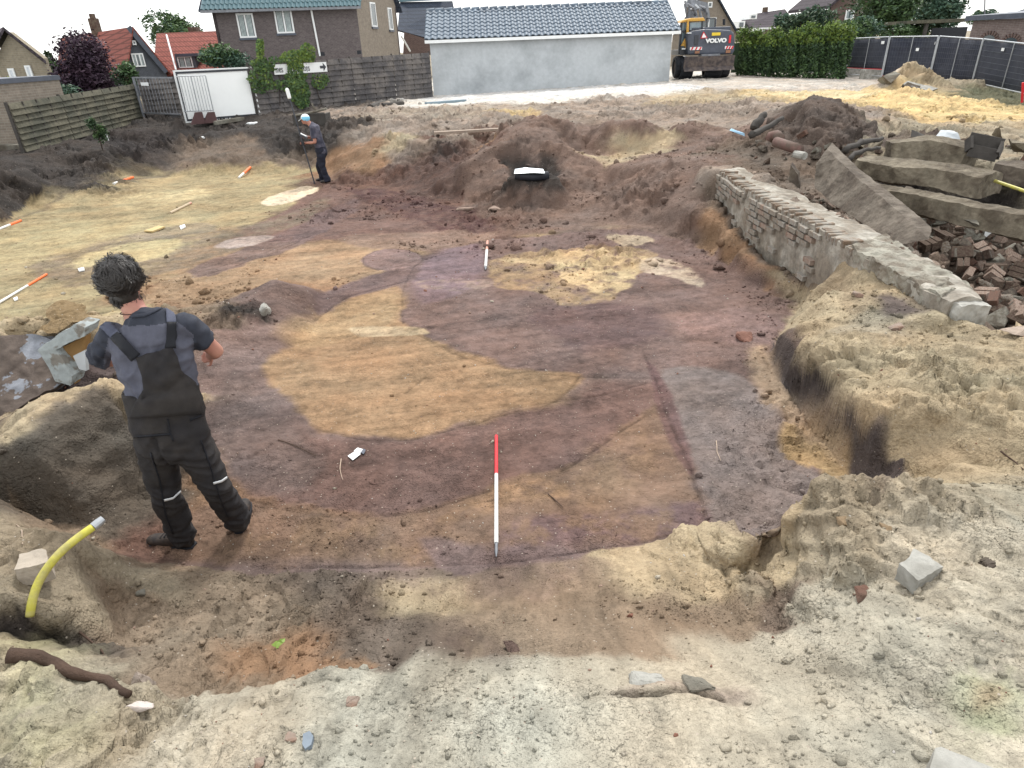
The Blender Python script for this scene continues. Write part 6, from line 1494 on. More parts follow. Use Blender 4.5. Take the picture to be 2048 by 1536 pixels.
def rock(label, px, py, w, h, m, name='stone', cat='stone', seed=1, flat=.6, rot=0, sink=.3):
    p = PT(px, py); k = (Vector(p)-V((0, 0, HC))).dot(FW)/F_PX; rg = random.Random(seed)
    bm = bmesh.new()
    for _ in range(16): bm.verts.new(V((rg.uniform(-1, 1)*w*k/2, rg.uniform(-1, 1)*h*k*.8, rg.uniform(-1, 1)*h*k*flat*.6)))
    r_ = bmesh.ops.convex_hull(bm, input=bm.verts); bmesh.ops.delete(bm, geom=[g_ for g_ in r_['geom_interior'] if isinstance(g_, bmesh.types.BMVert)], context='VERTS')
    bmesh.ops.bevel(bm, geom=list(bm.edges), offset=h*k*.05, segments=2, affect='EDGES')
    me_ = bpy.data.meshes.new(name); bm.to_mesh(me_); bm.free(); me_.materials.append(m); o = bpy.data.objects.new(name, me_); link(o); o.location = p+V((0, 0, h*k*flat*(.6-sink))); o.rotation_euler = (0, 0, rot)
    roughen(o, 3, h*k*.07, 2.2/(h*k))
    return tag(o, label, cat)
rock('angular red-brown stone on the pit floor near the sandy bank', 1488, 678, 38, 26, mat('stone_rb', S(152, 112, 98), .9, bump=.4), seed=5)
rock('white-flecked concrete lump on the dark ridge behind the near man', 531, 628, 26, 26, M['conc_w'], seed=6, flat=.9)
rock('grey-white pointed rock standing at the near left rim', 292, 1378, 52, 46, mat('stone_g', S(170, 156, 144), .9, bump=.6), seed=7, flat=1.2)
rock('flat chalk-white stone just below the pointed rock', 281, 1413, 62, 18, mat('stone_w', S(226, 214, 206), .8, bump=.3), seed=8, flat=.7)
rock('broken red brick piece in the pale soil at the right', 1722, 1190, 40, 28, M['brick'], name='brick_piece', cat='brick piece', seed=10)
rock('round brown stone at the upper right of the near plateau', 1688, 1046, 28, 16, mat('stone_b', S(160, 138, 110), .9, bump=.4), seed=11)
rock('brown stone right of the round one near the plateau edge', 1775, 1056, 30, 14, bpy.data.materials['stone_b'], seed=12)
rock('flat reddish brick shard left of the crest in the foreground', 705, 1405, 34, 20, M['brick_p'], name='brick_shard', cat='brick shard', seed=13, flat=.4)
rock('small reddish brick shard beside the slate shard', 585, 1476, 36, 20, M['brick_p'], name='brick_shard', cat='brick shard', seed=14, flat=.35)
rock('reddish brick shard at the very bottom left of centre', 515, 1526, 34, 20, M['brick_p'], name='brick_shard', cat='brick shard', seed=19, flat=.35)
rock('whitish crusted lump on the near rim right of centre', 1290, 1366, 80, 40, M['conc_w'], seed=15, flat=.5, sink=.5)
rock('second whitish crusted lump on the near rim, farther right', 1400, 1374, 70, 34, M['conc'], seed=16, flat=.5, sink=.5)
rock('dark clay clod in the middle of the near bank', 1022, 1300, 36, 26, soil_mat('clod_dark', False, S(110, 92, 84)), name='clay_clod', cat='clod', seed=17)
rock('grey-brown clod in the left hollow below the near man', 283, 1188, 24, 16, M['conc'], seed=18)
rock('brownish stone far right in the pale soil', 1975, 1125, 34, 30, M['conc_d'], seed=20, flat=.4, sink=.5)
rock('pale stone half buried at the right end of the brick wall', 1855, 575, 30, 14, M['conc_w'], seed=21)
rock('pale rock behind the sandy bank at the right edge', 2035, 668, 60, 26, mat('stone_p', S(190, 172, 156), .9, bump=.4), seed=22)
rock('pair of brown stones in the recess under the wall end', 1790, 658, 36, 20, M['brick_p'], seed=23)
rock('brown stone lump in the sandy bank left of the recess', 1712, 592, 22, 16, M['brick_p'], seed=24)
def paver(label, pts_, hgt, m, name='stone_block', cat='stone block', amp=.006):
    c = PT(sum(p[0] for p in pts_)/len(pts_), sum(p[1] for p in pts_)/len(pts_)); zt = c.z+hgt
    return slab(name, label, cat, [P(x, y, zt) for x, y in pts_], (0, 0, -hgt-.03), m, 4, amp, 14)
paver('pale squarish stone block lying on the near right plateau', [(1826, 1098), (1862, 1113), (1888, 1134), (1838, 1160), (1798, 1128), (1816, 1116)], .042, M['conc_w'])
paver('pale broken stone block beside the yellow pipe', [(40, 1108), (82, 1097), (92, 1102), (98, 1124), (72, 1132), (28, 1138)], .07, mat('pink_grey_stone', S(196, 184, 168), .9, var=.2, bump=.5))
paver('smooth white slab cut off by the bottom edge at the right', [(1868, 1496), (1880, 1494), (1990, 1536), (2050, 1560), (2020, 1640), (1850, 1600)], .05, M['conc_w'], 'white_slab', 'slab', .003)
paver('blue-grey slate shard lying in the pale foreground', [(605, 1468), (618, 1462), (627, 1472), (622, 1490), (610, 1498), (603, 1488)], .012, mat('stone_s', S(138, 150, 162), .6, bump=.2), 'slate_shard', 'slate shard', .002)
# yellow pipe
t = empty('yellow_pipe', P(62, 1222, .93), 'yellow plastic gas pipe sticking out of the near left bank', 'pipe')
yp = [P(60, 1232, .90), P(64, 1205, .95), P(74, 1172, 1.0), P(92, 1140, 1.05), P(118, 1108, 1.1), P(150, 1080, 1.13), P(186, 1054, 1.15)]
yp = [V(q_) for q_ in smooth_pl([tuple(p) for p in yp], False, 4)]
mb = MB(); mb.tube(yp, .0178, 14); mb.build('pipe_body', M['yellow'], t, smooth=True)
mb = MB(); mb.tube([yp[-1], P(196, 1046, 1.155), P(206, 1038, 1.16)], [.019, .0195, .017], 12); mb.build('pipe_end', M['steel'], t)
# roots, twigs, leaf
rootobj('tree_root', 'thick broken brown root lying on the near left rim', 'root', [PTz(20, 1318, .02), PTz(90, 1328, .03), PTz(150, 1352, .03), PTz(200, 1372, .03), PTz(262, 1396, .02)], .028, mat('root_bark', S(104, 84, 72), .95, var=.3, bump=1, bscale=50))
bk = bpy.data.materials['root_bark']; pr = mat('pale_root', S(206, 184, 164), .8)
for (pts_, r_, m, lb) in (([(1433, 884), (1434, 905), (1441, 924)], .004, pr, 'thin pale rootlet on the grey soil at the right'), ([(682, 920), (681, 940), (686, 962)], .004, pr, 'thin pale rootlet below the two white cards'),
        ([(558, 882), (580, 890), (600, 898), (632, 915)], .006, bk, 'dark rootlet left of the white cards'), ([(1096, 990), (1118, 1010), (1125, 1018)], .005, bk, 'short dark twig right of the near rod'),
        ([(36, 1053), (46, 1066), (47, 1092)], .004, pr, 'pale rootlet rising beside the pale block and yellow pipe'), ([(160, 1268), (205, 1300), (215, 1322)], .006, bk, 'dark rootlet in the left near bank'), ([(2000, 905), (2025, 925), (2045, 942)], .006, bk, 'dark twig in the sandy bank at the right edge'),
        ([(930, 258), (945, 300), (960, 320)], .004, bk, 'thin twig on the far spoil rim')):
    rootobj('rootlet', lb, 'root', [PTz(x, y, .012) for x, y in pts_], r_, m, amp=.006, n=5)
mb = MB(); q0 = PT(557, 1293); 
for (dx, dy, a) in ((0, 0, 0), (.012, .004, 1.1)):
    vs = [q0+V((dx, dy, .012))+Matrix.Rotation(a, 3, 'Z') @ V(v) for v in ((-.03, 0, 0), (-.012, .014, .008), (.012, .013, .012), (.03, 0, .004), (.012, -.012, .002), (-.012, -.012, -.002))]
    mb.add(vs, [(0, 1, 4, 5), (1, 2, 3, 4)])
o = mb.build('leaf', mat('fresh_leaf', (.16, .24, .04), .5)); o.modifiers.new('s', 'SOLIDIFY').thickness = .0015; tag(o, 'curled fresh green leaf on the near bank', 'leaf')
g = empty('buried_pipe', PTz(1062, 358), 'dark pipe wrapped in pale foil showing in the middle mound', 'pipe')
dB = PT(1062, 358).y-.05; mb = MB(); mb.tube([PD(1030, 350, dB), PD(1062, 354, dB), PD(1096, 351, dB+.1)], .085, 12); mb.build('pipe_body', M['dark'], g, smooth=True)
mb = MB(); mb.prism([PD(1028, 347, dB-.12), PD(1066, 345, dB-.12), PD(1090, 346, dB-.1), PD(1086, 338, dB+.1), PD(1050, 335, dB+.1), PD(1030, 338, dB+.1)], (0, .08, -.02)); mb.build('foil_cover', mat('foil', (.6, .66, .7), .35, metal=.3), g)
for (x, y, w, h_, lb) in ((930, 420, 44, 12, 'flat pale lump at the foot of the middle mound, left'), (990, 420, 30, 16, 'pinkish lump at the foot of the middle mound, right')):
    rock(lb, x, y, w, h_, mat('lump_'+str(x), S(172, 150, 136), .9, bump=.4), seed=x, flat=.5)
rock('small white scrap on the far left spoil bank', 405, 276, 12, 6, M['white'], name='scrap', cat='scrap', seed=31)
rock('white scrap on the rim right of the white board', 505, 248, 26, 10, M['white'], name='scrap', cat='scrap', seed=32, flat=.4)
# ================================================================== people
def loft(mb, rings, n=20):
    vs = []; fs = []; m_ = len(rings)
    for i, (c, rx, ry, xa) in enumerate(rings):
        c = V(c); d = (V(rings[min(i+1, m_-1)][0])-V(rings[max(i-1, 0)][0])).normalized(); xa = V(xa); xa = (xa-d*xa.dot(d)).normalized(); ya = d.cross(xa)
        for k in range(n):
            a = 2*math.pi*k/n; vs.append(c+xa*rx*math.cos(a)+ya*ry*math.sin(a))
    for i in range(m_-1):
        for k in range(n): a, b = i*n+k, i*n+(k+1) % n; fs.append((a, b, b+n, a+n))
    fs += [tuple(range(n))[::-1], tuple(range((m_-1)*n, m_*n))]
    return mb.add(vs, fs)
def ball(mb, c, r, n=14):
    c = V(c); r = r if hasattr(r, '__len__') else (r, r, r); rings = []
    vs = []; fs = []
    for i in range(1, n):
        t = math.pi*i/n
        for k in range(n*2):
            a = math.pi*k/n; vs.append(c+V((r[0]*math.sin(t)*math.cos(a), r[1]*math.sin(t)*math.sin(a), r[2]*math.cos(t))))
    for i in range(n-2):
        for k in range(n*2): a, b = i*2*n+k, i*2*n+(k+1) % (2*n); fs.append((a, a+2*n, b+2*n, b))
    fs += [tuple(range(2*n)), tuple(range((n-2)*2*n, (n-1)*2*n))[::-1]]
    return mb.add(vs, fs)
def fuse(mb, name, mats_, parent, voxel, smooth=8, fold=None, matf=None):
    """union of lofts -> one continuous surface"""
    me_ = bpy.data.meshes.new(name); me_.from_pydata([tuple(v) for v in mb.v], [], mb.f); bm = bmesh.new(); bm.from_mesh(me_); bmesh.ops.recalc_face_normals(bm, faces=bm.faces); bm.to_mesh(me_); bm.free()
    o = bpy.data.objects.new(name, me_); SC.collection.objects.link(o)
    r_ = o.modifiers.new('r', 'REMESH'); r_.mode = 'VOXEL'; r_.voxel_size = voxel
    s_ = o.modifiers.new('s', 'SMOOTH'); s_.iterations = smooth; s_.factor = .5
    bpy.context.view_layer.update()
    m2 = bpy.data.meshes.new_from_object(o.evaluated_get(bpy.context.evaluated_depsgraph_get())); bpy.data.objects.remove(o)
    m2.name = name; m2.materials.clear()
    for m in mats_: m2.materials.append(m)
    if fold:
        m2.update(); n_ = [v.normal.copy() for v in m2.vertices]
        for v, nn in zip(m2.vertices, n_): v.co = v.co+nn*fold(v.co, nn)
    if matf:
        for p in m2.polygons: p.material_index = matf(p.center)
    m2.polygons.foreach_set('use_smooth', [True]*len(m2.polygons))
    from mathutils.bvhtree import BVHTree
    bvh = BVHTree.FromPolygons([v.co.copy() for v in m2.vertices], [tuple(p.vertices) for p in m2.polygons])
    Mi = wmat(parent).inverted(); m2.transform(Mi); m2.update()
    o = bpy.data.objects.new(name, m2); link(o, parent); return o, bvh
def lerp2(pl, t):
    n = len(pl)-1; i = min(int(t*n), n-1); f = t*n-i; return (pl[i][0]*(1-f)+pl[i+1][0]*f, pl[i][1]*(1-f)+pl[i+1][1]*f)
def patch(bvhs, L_p, R_p, nu, nv, off, m, name, parent, th=.004):
    """cloth strip laid on a body surface, edges given as it is seen"""
    vs = []; o_ = V((0, 0, HC)); last = None
    for j in range(nv+1):
        a, b = lerp2(L_p, j/nv), lerp2(R_p, j/nv)
        for i in range(nu+1):
            x, y = a[0]+(b[0]-a[0])*i/nu, a[1]+(b[1]-a[1])*i/nu; d = ray(x, y).normalized(); best = None
            for bv in bvhs:
                h_ = bv.ray_cast(o_, d)
                if h_[0] is not None and (best is None or h_[3] < best[3]): best = h_
            if best is None: q = last
            else: q = best[0]-d*off*.6+best[1]*off*.5*(1 if best[1].dot(d) < 0 else -1); last = q
            vs.append(q)
    q0 = next(q for q in vs if q is not None); vs = [q or q0 for q in vs]
    fs = [(j*(nu+1)+i, j*(nu+1)+i+1, (j+1)*(nu+1)+i+1, (j+1)*(nu+1)+i) for j in range(nv) for i in range(nu)]
    mb = MB(); mb.add(vs, fs); o = mb.build(name, m, parent, smooth=True); s_ = o.modifiers.new('s', 'SOLIDIFY'); s_.thickness = th; s_.offset = 0; return o
def hand(mb, w, d, side, up_, s=1.0):
    """palm with four fingers curling around and a thumb"""
    w = V(w); d = V(d).normalized(); side = V(side); side = (side-d*side.dot(d)).normalized(); n = d.cross(side)
    loft(mb, [(w, .028*s, .021*s, side), (w+d*.04*s, .038*s, .018*s, side), (w+d*.085*s, .04*s, .015*s, side)], 10)
    for k, L in enumerate((.068, .076, .072, .056)):
        b = w+d*.08*s+side*(-.03+.02*k)*s; k1 = b+(d*.8-n*.5).normalized()*L*.5*s; k2 = k1+(d*.3-n*1).normalized()*L*.35*s; k3 = k2+(-d*.3-n*.8).normalized()*L*.25*s
        mb.tube([b-d*.02*s, b, k1, k2, k3], [.0095*s, .0095*s, .009*s, .0082*s, .007*s], 7)
    b = w+d*.025*s-side*.03*s; mb.tube([w+d*.01*s, b, b+(d*.6-side*.7-n*.3).normalized()*.04*s, b+(d*.9-side*.5-n*.7).normalized()*.065*s], [.013*s, .012*s, .010*s, .008*s], 7)
SKIN = mat('skin', S(206, 152, 132), .55, var=.06, scale=20, spec=.35, col2=S(196, 136, 120), s2=6)
HAIR = mat('dark_brown_hair', (.022, .018, .016), .45, var=.4, scale=60, spec=.5)
NAVY = mat('shirt_sleeve_cloth', S(62, 66, 78), .85, var=.12, scale=40, bump=.3, bscale=300)
GREYC = mat('shirt_grey_cloth', S(100, 102, 116), .85, var=.12, scale=30, bump=.3, bscale=300)
OVER = mat('black_work_cloth', S(52, 50, 52), .9, var=.18, scale=18, bump=.35, bscale=260, col2=S(62, 58, 56), s2=5)
ELAS = mat('black_elastic', S(26, 28, 36), .7, var=.1); STRAP = mat('grey_strap_cloth', S(96, 100, 118), .85, var=.12, scale=60, bump=.3, bscale=300)
BOOT = mat('boot_leather', S(46, 42, 42), .6, var=.3, scale=20, bump=.3, bscale=120, col2=S(78, 68, 62), s2=12)
REFL = mat('reflective_piping', (.62, .64, .66), .35, var=.05)
# ---- near man, seen from behind
man = empty('person', (-2.0, 3.22, .27), 'man with dark tousled hair in grey T-shirt and black bib overalls, back to the camera', 'person')
X = (1, .04, 0)
HL, TL = V((-2.06, 3.20, .27)), V((-2.34, 3.25, .27)); HR_, TR = V((-1.80, 3.34, .27)), V((-1.86, 3.62, .27))
kL, kR = V((-2.055, 3.13, .74)), V((-1.765, 3.15, .78)); aL, aR = V((-2.095, 3.215, .36)), V((-1.795, 3.34, .36)); hL, hR = V((-2.03, 3.16, 1.06)), V((-1.83, 3.16, 1.06))
nk = V((-1.985, 3.29, 1.80)); hd = V((-2.052, 3.355, 1.965)); sL, sR = V((-2.135, 3.265, 1.70)), V((-1.745, 3.285, 1.735)); eL, eR = V((-2.31, 3.33, 1.525)), V((-1.675, 3.40, 1.52)); wL, wR = V((-2.13, 3.55, 1.42)), V((-1.83, 3.62, 1.40))
b = MB()
def torso(b, g, cut=0):
    loft(b, [((-1.93, 3.16, 1.0), .15+g, .11+g, X), ((-1.93, 3.15, 1.10), .178+g, .13+g, X), ((-1.925, 3.16, 1.22), .17+g, .125+g, X), ((-1.92, 3.18, 1.37), .168+g, .125+g, X), ((-1.93, 3.21, 1.52), .185+g, .125+g, X), ((-1.935, 3.245, 1.64), .20+g, .115+g, X), ((-1.945, 3.265, 1.72), .185+g, .09+g, (1, .04, .08)), ((-1.96, 3.275, 1.775), .12+g, .07+g, (1, .04, .08)), (nk+V((0, 0, .005)), .066+g*.4, .062+g*.4, X)][cut:], 28)
torso(b, -.014)
loft(b, [(nk-V((0, 0, .04)), .07, .066, X), (nk+V((-.02, .015, .03)), .06, .062, X), (hd+V((.01, -.01, -.07)), .06, .066, X)], 16)
fd = V((-.35, .82, -.5)).normalized()      # where the face points: away, left and down
ball(b, hd, (.084, .098, .118)); ball(b, hd+fd*.035+V((0, 0, -.035)), (.066, .075, .075))
nose = hd+fd*.105+V((0, 0, -.01)); loft(b, [(hd+fd*.08+V((0, 0, .02)), .012, .012, X), (nose, .016, .014, X), (nose-V((0, 0, .022)), .018, .012, X)], 8)
for sx in (-1, 1):
    e = hd+V((.086*sx, -.005+.03*sx*.0, -.02)); ball(b, e, (.013, .02, .033), 8)
for (s_, e, w_) in ((sL, eL, wL), (sR, eR, wR)):
    loft(b, [(s_-V((0, 0, .01)), .046, .046, X), (s_.lerp(e, .5), .047, .048, X), (e, .042, .044, X), (e.lerp(w_, .4), .042, .04, X), (w_, .026, .03, X)], 14); ball(b, s_-V((0, 0, .01)), .046, 8)
    hand(b, w_, (w_-e)*.6+V((0, .1, -.05)), V((0, 0, 1)) , None)
for (h_, k_, a_) in ((hL, kL, aL), (hR, kR, aR)):
    loft(b, [(h_, .085, .09, X), (h_.lerp(k_, .5), .075, .078, X), (k_, .055, .058, X), (k_.lerp(a_, .35), .054, .056, X), (a_, .036, .04, X)], 14)
fuse(b, 'body', [SKIN], man, .009, 5)
# shirt
b = MB(); torso(b, .018, 3)
for (s_, e, f_) in ((sL, eL, 1.0), (sR, eR, .62)):
    e2 = s_.lerp(e, f_); ball(b, s_+V((0, 0, -.008)), (.078, .075, .072), 10)
    loft(b, [(s_, .076, .078, X), (s_.lerp(e2, .5), .072, .074, X), (e2, .066, .066, X)], 18)
    if f_ > .9: loft(b, [(e+V((.02, 0, .02)), .06, .06, X), (e+V((0, .04, -.01)), .055, .055, X), (e.lerp(wL, .25), .05, .05, X)], 14)
def fold_s(c, n):
    f = mnoise.noise(V((c.x*9+c.z*5, c.y*6, c.z*16-c.x*7)))*.016+(.5-abs(mnoise.noise(V((c.x*11+c.z*9, c.y*8, c.z*7-c.x*12)))))*.034-.013+(.4-abs(mnoise.noise(V((c.x*20-c.z*14, c.y*12, c.z*16+c.x*10)))))*.010*(1.75-c.z)*2
    return f*(1 if c.z < 1.68 else .6)
pLs = [(120, 800), (120, 620), (196, 640), (243, 628), (219, 668), (208, 715), (206, 770)]; pRs = [(314, 622), (350, 606), (460, 620), (460, 760), (389, 706), (386, 668), (350, 640)]
def msl(c):
    x, y = proj(c); return 1 if inpoly(x, y, pLs) or inpoly(x, y, pRs) or c.z > 1.775 else 0
shirt, bs = fuse(b, 'shirt', [GREYC, NAVY], man, .0085, 5, fold_s, msl)
# overalls
b = MB()
loft(b, [((-1.93, 3.155, 1.01), .168, .125, X), ((-1.93, 3.148, 1.08), .205, .158, X), ((-1.925, 3.15, 1.18), .21, .155, X), ((-1.92, 3.165, 1.28), .202, .152, X), ((-1.918, 3.175, 1.36), .204, .158, X), ((-1.918, 3.182, 1.41), .205, .16, X)], 30)
for (h_, k_, a_, kk) in ((hL, kL, aL, 1), (hR, kR, aR, 1)):
    loft(b, [(h_+V((0, -.005, 0)), .108, .13, X), (h_.lerp(k_, .35), .102, .115, X), (h_.lerp(k_, .7), .092, .1, X), (k_, .085, .09, X), (k_.lerp(a_, .3), .085, .088, X), (k_.lerp(a_, .65), .083, .086, X), (k_.lerp(a_, .92)+V((0, 0, 0)), .082, .085, X), (a_+V((0, 0, -.025)), .078, .08, X)], 22)
ball(b, (-2.125, 3.19, .86), (.05, .07, .12), 8)
def fold_o(c, n):
    k = math.exp(-((c.z-.74)/.14)**2)+math.exp(-((c.z-.42)/.10)**2)*1.3+math.exp(-((c.z-1.03)/.1)**2)*.8
    f = (.5-abs(mnoise.noise(V((c.x*8+c.z*4, c.y*8, c.z*17+c.x*6)))))*.036*k-.012*k+(.45-abs(mnoise.noise(V((c.x*10-c.z*7, c.y*9, c.z*6+c.x*5)))))*.016-.006+mnoise.noise(V((c.x*6, c.y*6, c.z*9)))*.008
    g = -.018*math.exp(-((c.x+1.93-(1.1-c.z)*.1)/.012)**2)*(1 if 0.98 < c.z < 1.2 and c.y < 3.15 else 0)
    return f+g
over, bo = fuse(b, 'overalls', [OVER], man, .0085, 5, fold_o)
bv = [bs, bo]
patch(bv, [(271, 716), (284, 745), (289, 778), (268, 812), (258, 836)], [(344, 693), (354, 716), (362, 742), (392, 768), (412, 826)], 22, 22, .014, OVER, 'back_bib', man, .006)
patch(bv, [(198, 652), (225, 678)], [(213, 640), (243, 666)], 4, 8, .016, STRAP, 'strap', man); patch(bv, [(222, 676), (266, 722)], [(240, 664), (281, 708)], 4, 12, .017, ELAS, 'elastic_strap', man)
patch(bv, [(330, 618), (334, 648)], [(350, 616), (354, 646)], 4, 8, .016, STRAP, 'strap', man); patch(bv, [(334, 646), (332, 696)], [(354, 645), (352, 696)], 4, 12, .017, ELAS, 'elastic_strap', man)
for a_, b_ in (((262, 872), (340, 866)), ((380, 838), (424, 820))): patch(bv, [a_, b_], [(a_[0], a_[1]+4), (b_[0], b_[1]+4)], 1, 10, .008, ELAS, 'pocket_seam', man, .003)
patch(bv, [(328, 998), (345, 994), (360, 981)], [(329, 1002), (346, 998), (361, 985)], 1, 8, .008, REFL, 'reflective_strip', man, .003)
patch(bv, [(426, 964), (442, 960), (456, 950)], [(427, 968), (443, 964), (457, 954)], 1, 8, .008, REFL, 'reflective_strip', man, .003)
patch([bs], [(244, 628), (262, 636), (290, 634), (312, 624), (330, 614)], [(243, 620), (262, 629), (290, 627), (310, 617), (326, 606)], 2, 14, .006, NAVY, 'collar', man, .005)
mb = MB(); mb.tube([nk+V((math.cos(t)*.074-.008, math.sin(t)*.07+.005, .012-.012*math.sin(t))) for t in [math.pi*2*k/24 for k in range(25)]], .0028, 6); mb.build('neck_cord', mat('brown_cord', (.05, .02, .015), .6), man)
patch(bv, [(334, 838), (338, 862), (345, 882)], [(337, 838), (341, 862), (348, 882)], 1, 10, .007, ELAS, 'back_seam', man, .003)
patch(bv, [(262, 878), (266, 915)], [(265, 878), (269, 915)], 1, 6, .007, ELAS, 'pocket_edge', man, .003)
patch(bv, [(300, 905), (318, 960), (330, 1030), (345, 1068)], [(303, 905), (321, 960), (333, 1030), (348, 1068)], 1, 16, .006, ELAS, 'leg_seam', man, .0025)
patch(bv, [(400, 880), (418, 930), (440, 1000), (455, 1035)], [(403, 880), (421, 930), (443, 1000), (458, 1035)], 1, 16, .006, ELAS, 'leg_seam', man, .0025)
# boots
for (h_, t_, a_) in ((HL, TL, aL), (HR_, TR, aR)):
    d = (t_-h_).normalized(); sd_ = V((d.y, -d.x, 0)); b = MB()
    loft(b, [(h_-d*.02+V((0, 0, .035)), .028, .03, sd_), (h_+d*.03+V((0, 0, .045)), .042, .043, sd_), (h_+d*.11+V((0, 0, .05)), .044, .048, sd_), (h_+d*.19+V((0, 0, .042)), .05, .038, sd_), (h_+d*.25+V((0, 0, .038)), .046, .034, sd_), (h_+d*.285+V((0, 0, .032)), .03, .024, sd_)], 16)
    loft(b, [(h_+d*.03+V((0, 0, .05)), .045, .05, sd_), (h_+d*.035+V((0, 0, .15)), .05, .058, sd_)], 14)
    bt, _ = fuse(b, 'boot', [BOOT], man, .007, 4)
    mb = MB(); ring = []
    for u, w_ in ((-.03, .026), (0, .042), (.1, .044), (.2, .052), (.27, .044), (.295, .022)): ring.append((u, w_))
    pl = [h_+d*u+sd_*w_+V((0, 0, -.004)) for u, w_ in ring]+[h_+d*u-sd_*w_+V((0, 0, -.004)) for u, w_ in ring[::-1]]
    mb.prism(pl, (0, 0, .026)); mb.build('sole', M['dark'], bt)
    mb = MB()
    for k in range(4): c_ = h_+d*(.09+.028*k)+V((0, 0, .103-.008*k)); mb.tube([c_+sd_*.03, c_+V((0, 0, .006)), c_-sd_*.03], .003, 5)
    mb.build('lace', ELAS, bt)
# hair
b = MB(); hc = hd+V((.003, -.012, .012)); ball(b, hc, (.097, .106, .113)); ball(b, hd+V((.02, -.05, -.055)), (.075, .055, .06), 10)
def fold_h(c, n): return mnoise.noise(c*18)*.009-(.06 if (c-hd).normalized().dot(fd) > .62 else 0)
hair, bh_ = fuse(b, 'hair', [HAIR], man, .007, 3, fold_h)
mb = MB(); rg = random.Random(9); crown = (V((-.15, -.25, .95))).normalized(); nt = 0
while nt < 420:
    v = V((rg.gauss(0, 1), rg.gauss(0, 1), rg.gauss(0, 1))).normalized()
    if v.dot(fd) > .5 or v.z < -.85 or (v.z < -.3 and v.y > .25): continue
    nt += 1; low = v.z < -.35
    p0 = hc+V((v.x*.094, v.y*.103, v.z*.112)) if not low else hd+V((.01+v.x*.075, -.02+v.y*.075, -.045+v.z*.07))
    tg = v-crown*v.dot(crown); tg = (tg.normalized() if tg.length > .05 else V((1, 0, 0)))+v.cross(crown)*.6+V(mnoise.noise_vector(p0*9))*1.5; tg = (tg-v*tg.dot(v)).normalized()
    if low: tg = V((rg.uniform(-.3, .3), 0, -1))
    LT = rg.uniform(.045, .075)*(.6 if low else 1); lift_ = rg.uniform(.001, .015)*(.3 if low else 1); curl = v.cross(tg)*rg.uniform(-.5, .5)
    tip = p0+tg*LT+curl*LT*.5+v*(lift_-LT*.18)
    for k in range(15):
        ro = V((rg.gauss(0, .012), rg.gauss(0, .012), rg.gauss(0, .012))); p = p0+ro; e = tip+ro*.35; m1 = p.lerp(e, .4)+v*(lift_*.9+.004)+curl*LT*.12; m2 = p.lerp(e, .75)+v*lift_*.7
        w_ = v.cross(tg).normalized()*.0014
        mb.add([p-w_, p+w_, m1+w_, m1-w_, m2+w_*.8, m2-w_*.8, e], [(0, 1, 2, 3), (3, 2, 4, 5), (5, 4, 6)])
o = mb.build('hair_strands', HAIR, man); o['kind'] = 'stuff'
# ---- far surveyor
DF = 17.81
def Q(x, y, o=0): return PD(x, y, DF+o)
fm = empty('person', P(650, 366, -.03), 'surveyor in white and light blue cap and dark work clothes holding a tall pole', 'person')
Y = (0, 1, 0)
head, neck, sh, ch_, wa, hi = Q(611, 239), Q(621, 248), Q(629, 254), Q(631, 268), Q(640, 291), Q(643, 303)
b = MB()
def tor(b, g): loft(b, [(hi+V((0, 0, -.06)), .15+g, .11+g, Y), (hi, .17+g, .125+g, Y), (wa, .15+g, .115+g, Y), (ch_, .18+g, .125+g, Y), (sh, .17+g, .09+g, Y), (neck, .07+g*.5, .065+g*.5, Y)], 22)
tor(b, 0); loft(b, [(neck-V((0, 0, .03)), .06, .06, Y), (head+V((.04, 0, -.04)), .058, .06, Y)], 12)
f2 = V((-.8, 0, -.6)); ball(b, head, (.098, .08, .118)); ball(b, head+f2*.05, (.07, .062, .07)); ns_ = head+f2*.115; loft(b, [(ns_+V((.02, 0, .03)), .012, .014, Y), (ns_, .016, .018, Y)], 8)
loft(b, [(head+f2*.1+V((0, 0, -.05)), .024, .01, Y), (head+f2*.115+V((0, 0, -.05)), .02, .008, Y)], 8)
for sy in (-1, 1): ball(b, head+V((.01, .078*sy, -.01)), (.02, .014, .03), 6)
arms = ((sh+V((0, -.18, -.02)), Q(630, 285, -.22), Q(611, 286, -.12)), (sh+V((0, .18, -.02)), Q(624, 276, .22), Q(611, 273, .08)))
for s_, e, w_ in arms:
    loft(b, [(s_, .055, .058, Y), (s_.lerp(e, .5), .05, .052, Y), (e, .042, .042, Y), (e.lerp(w_, .4), .04, .04, Y), (w_, .028, .028, Y)], 12); hand(b, w_, w_-e, V((0, 0, 1)), None, 1.1)
legs = ((hi+V((0, -.09, -.05)), Q(644, 333, -.1), Q(655, 360, -.1)), (hi+V((0, .09, -.05)), Q(638, 331, .12), Q(646, 361, .15)))
for h_, k_, a_ in legs: loft(b, [(h_, .085, .085, Y), (k_, .058, .058, Y), (a_, .04, .04, Y)], 12)
fuse(b, 'body', [SKIN], fm, .014, 4)
b = MB(); tor(b, .018)
for s_, e, w_ in arms: ball(b, s_, .08, 8); loft(b, [(s_, .078, .078, Y), (s_.lerp(e, .72), .068, .068, Y)], 14)
fuse(b, 'shirt', [mat('surveyor_shirt', S(66, 68, 84), .85, var=.2, scale=9, col2=S(110, 108, 122), s2=4)], fm, .013, 4, lambda c, n: mnoise.noise(c*9)*.012)
b = MB(); loft(b, [(hi+V((0, 0, -.1)), .17, .13, Y), (hi, .195, .15, Y), (wa+V((0, 0, -.02)), .175, .14, Y)], 20)
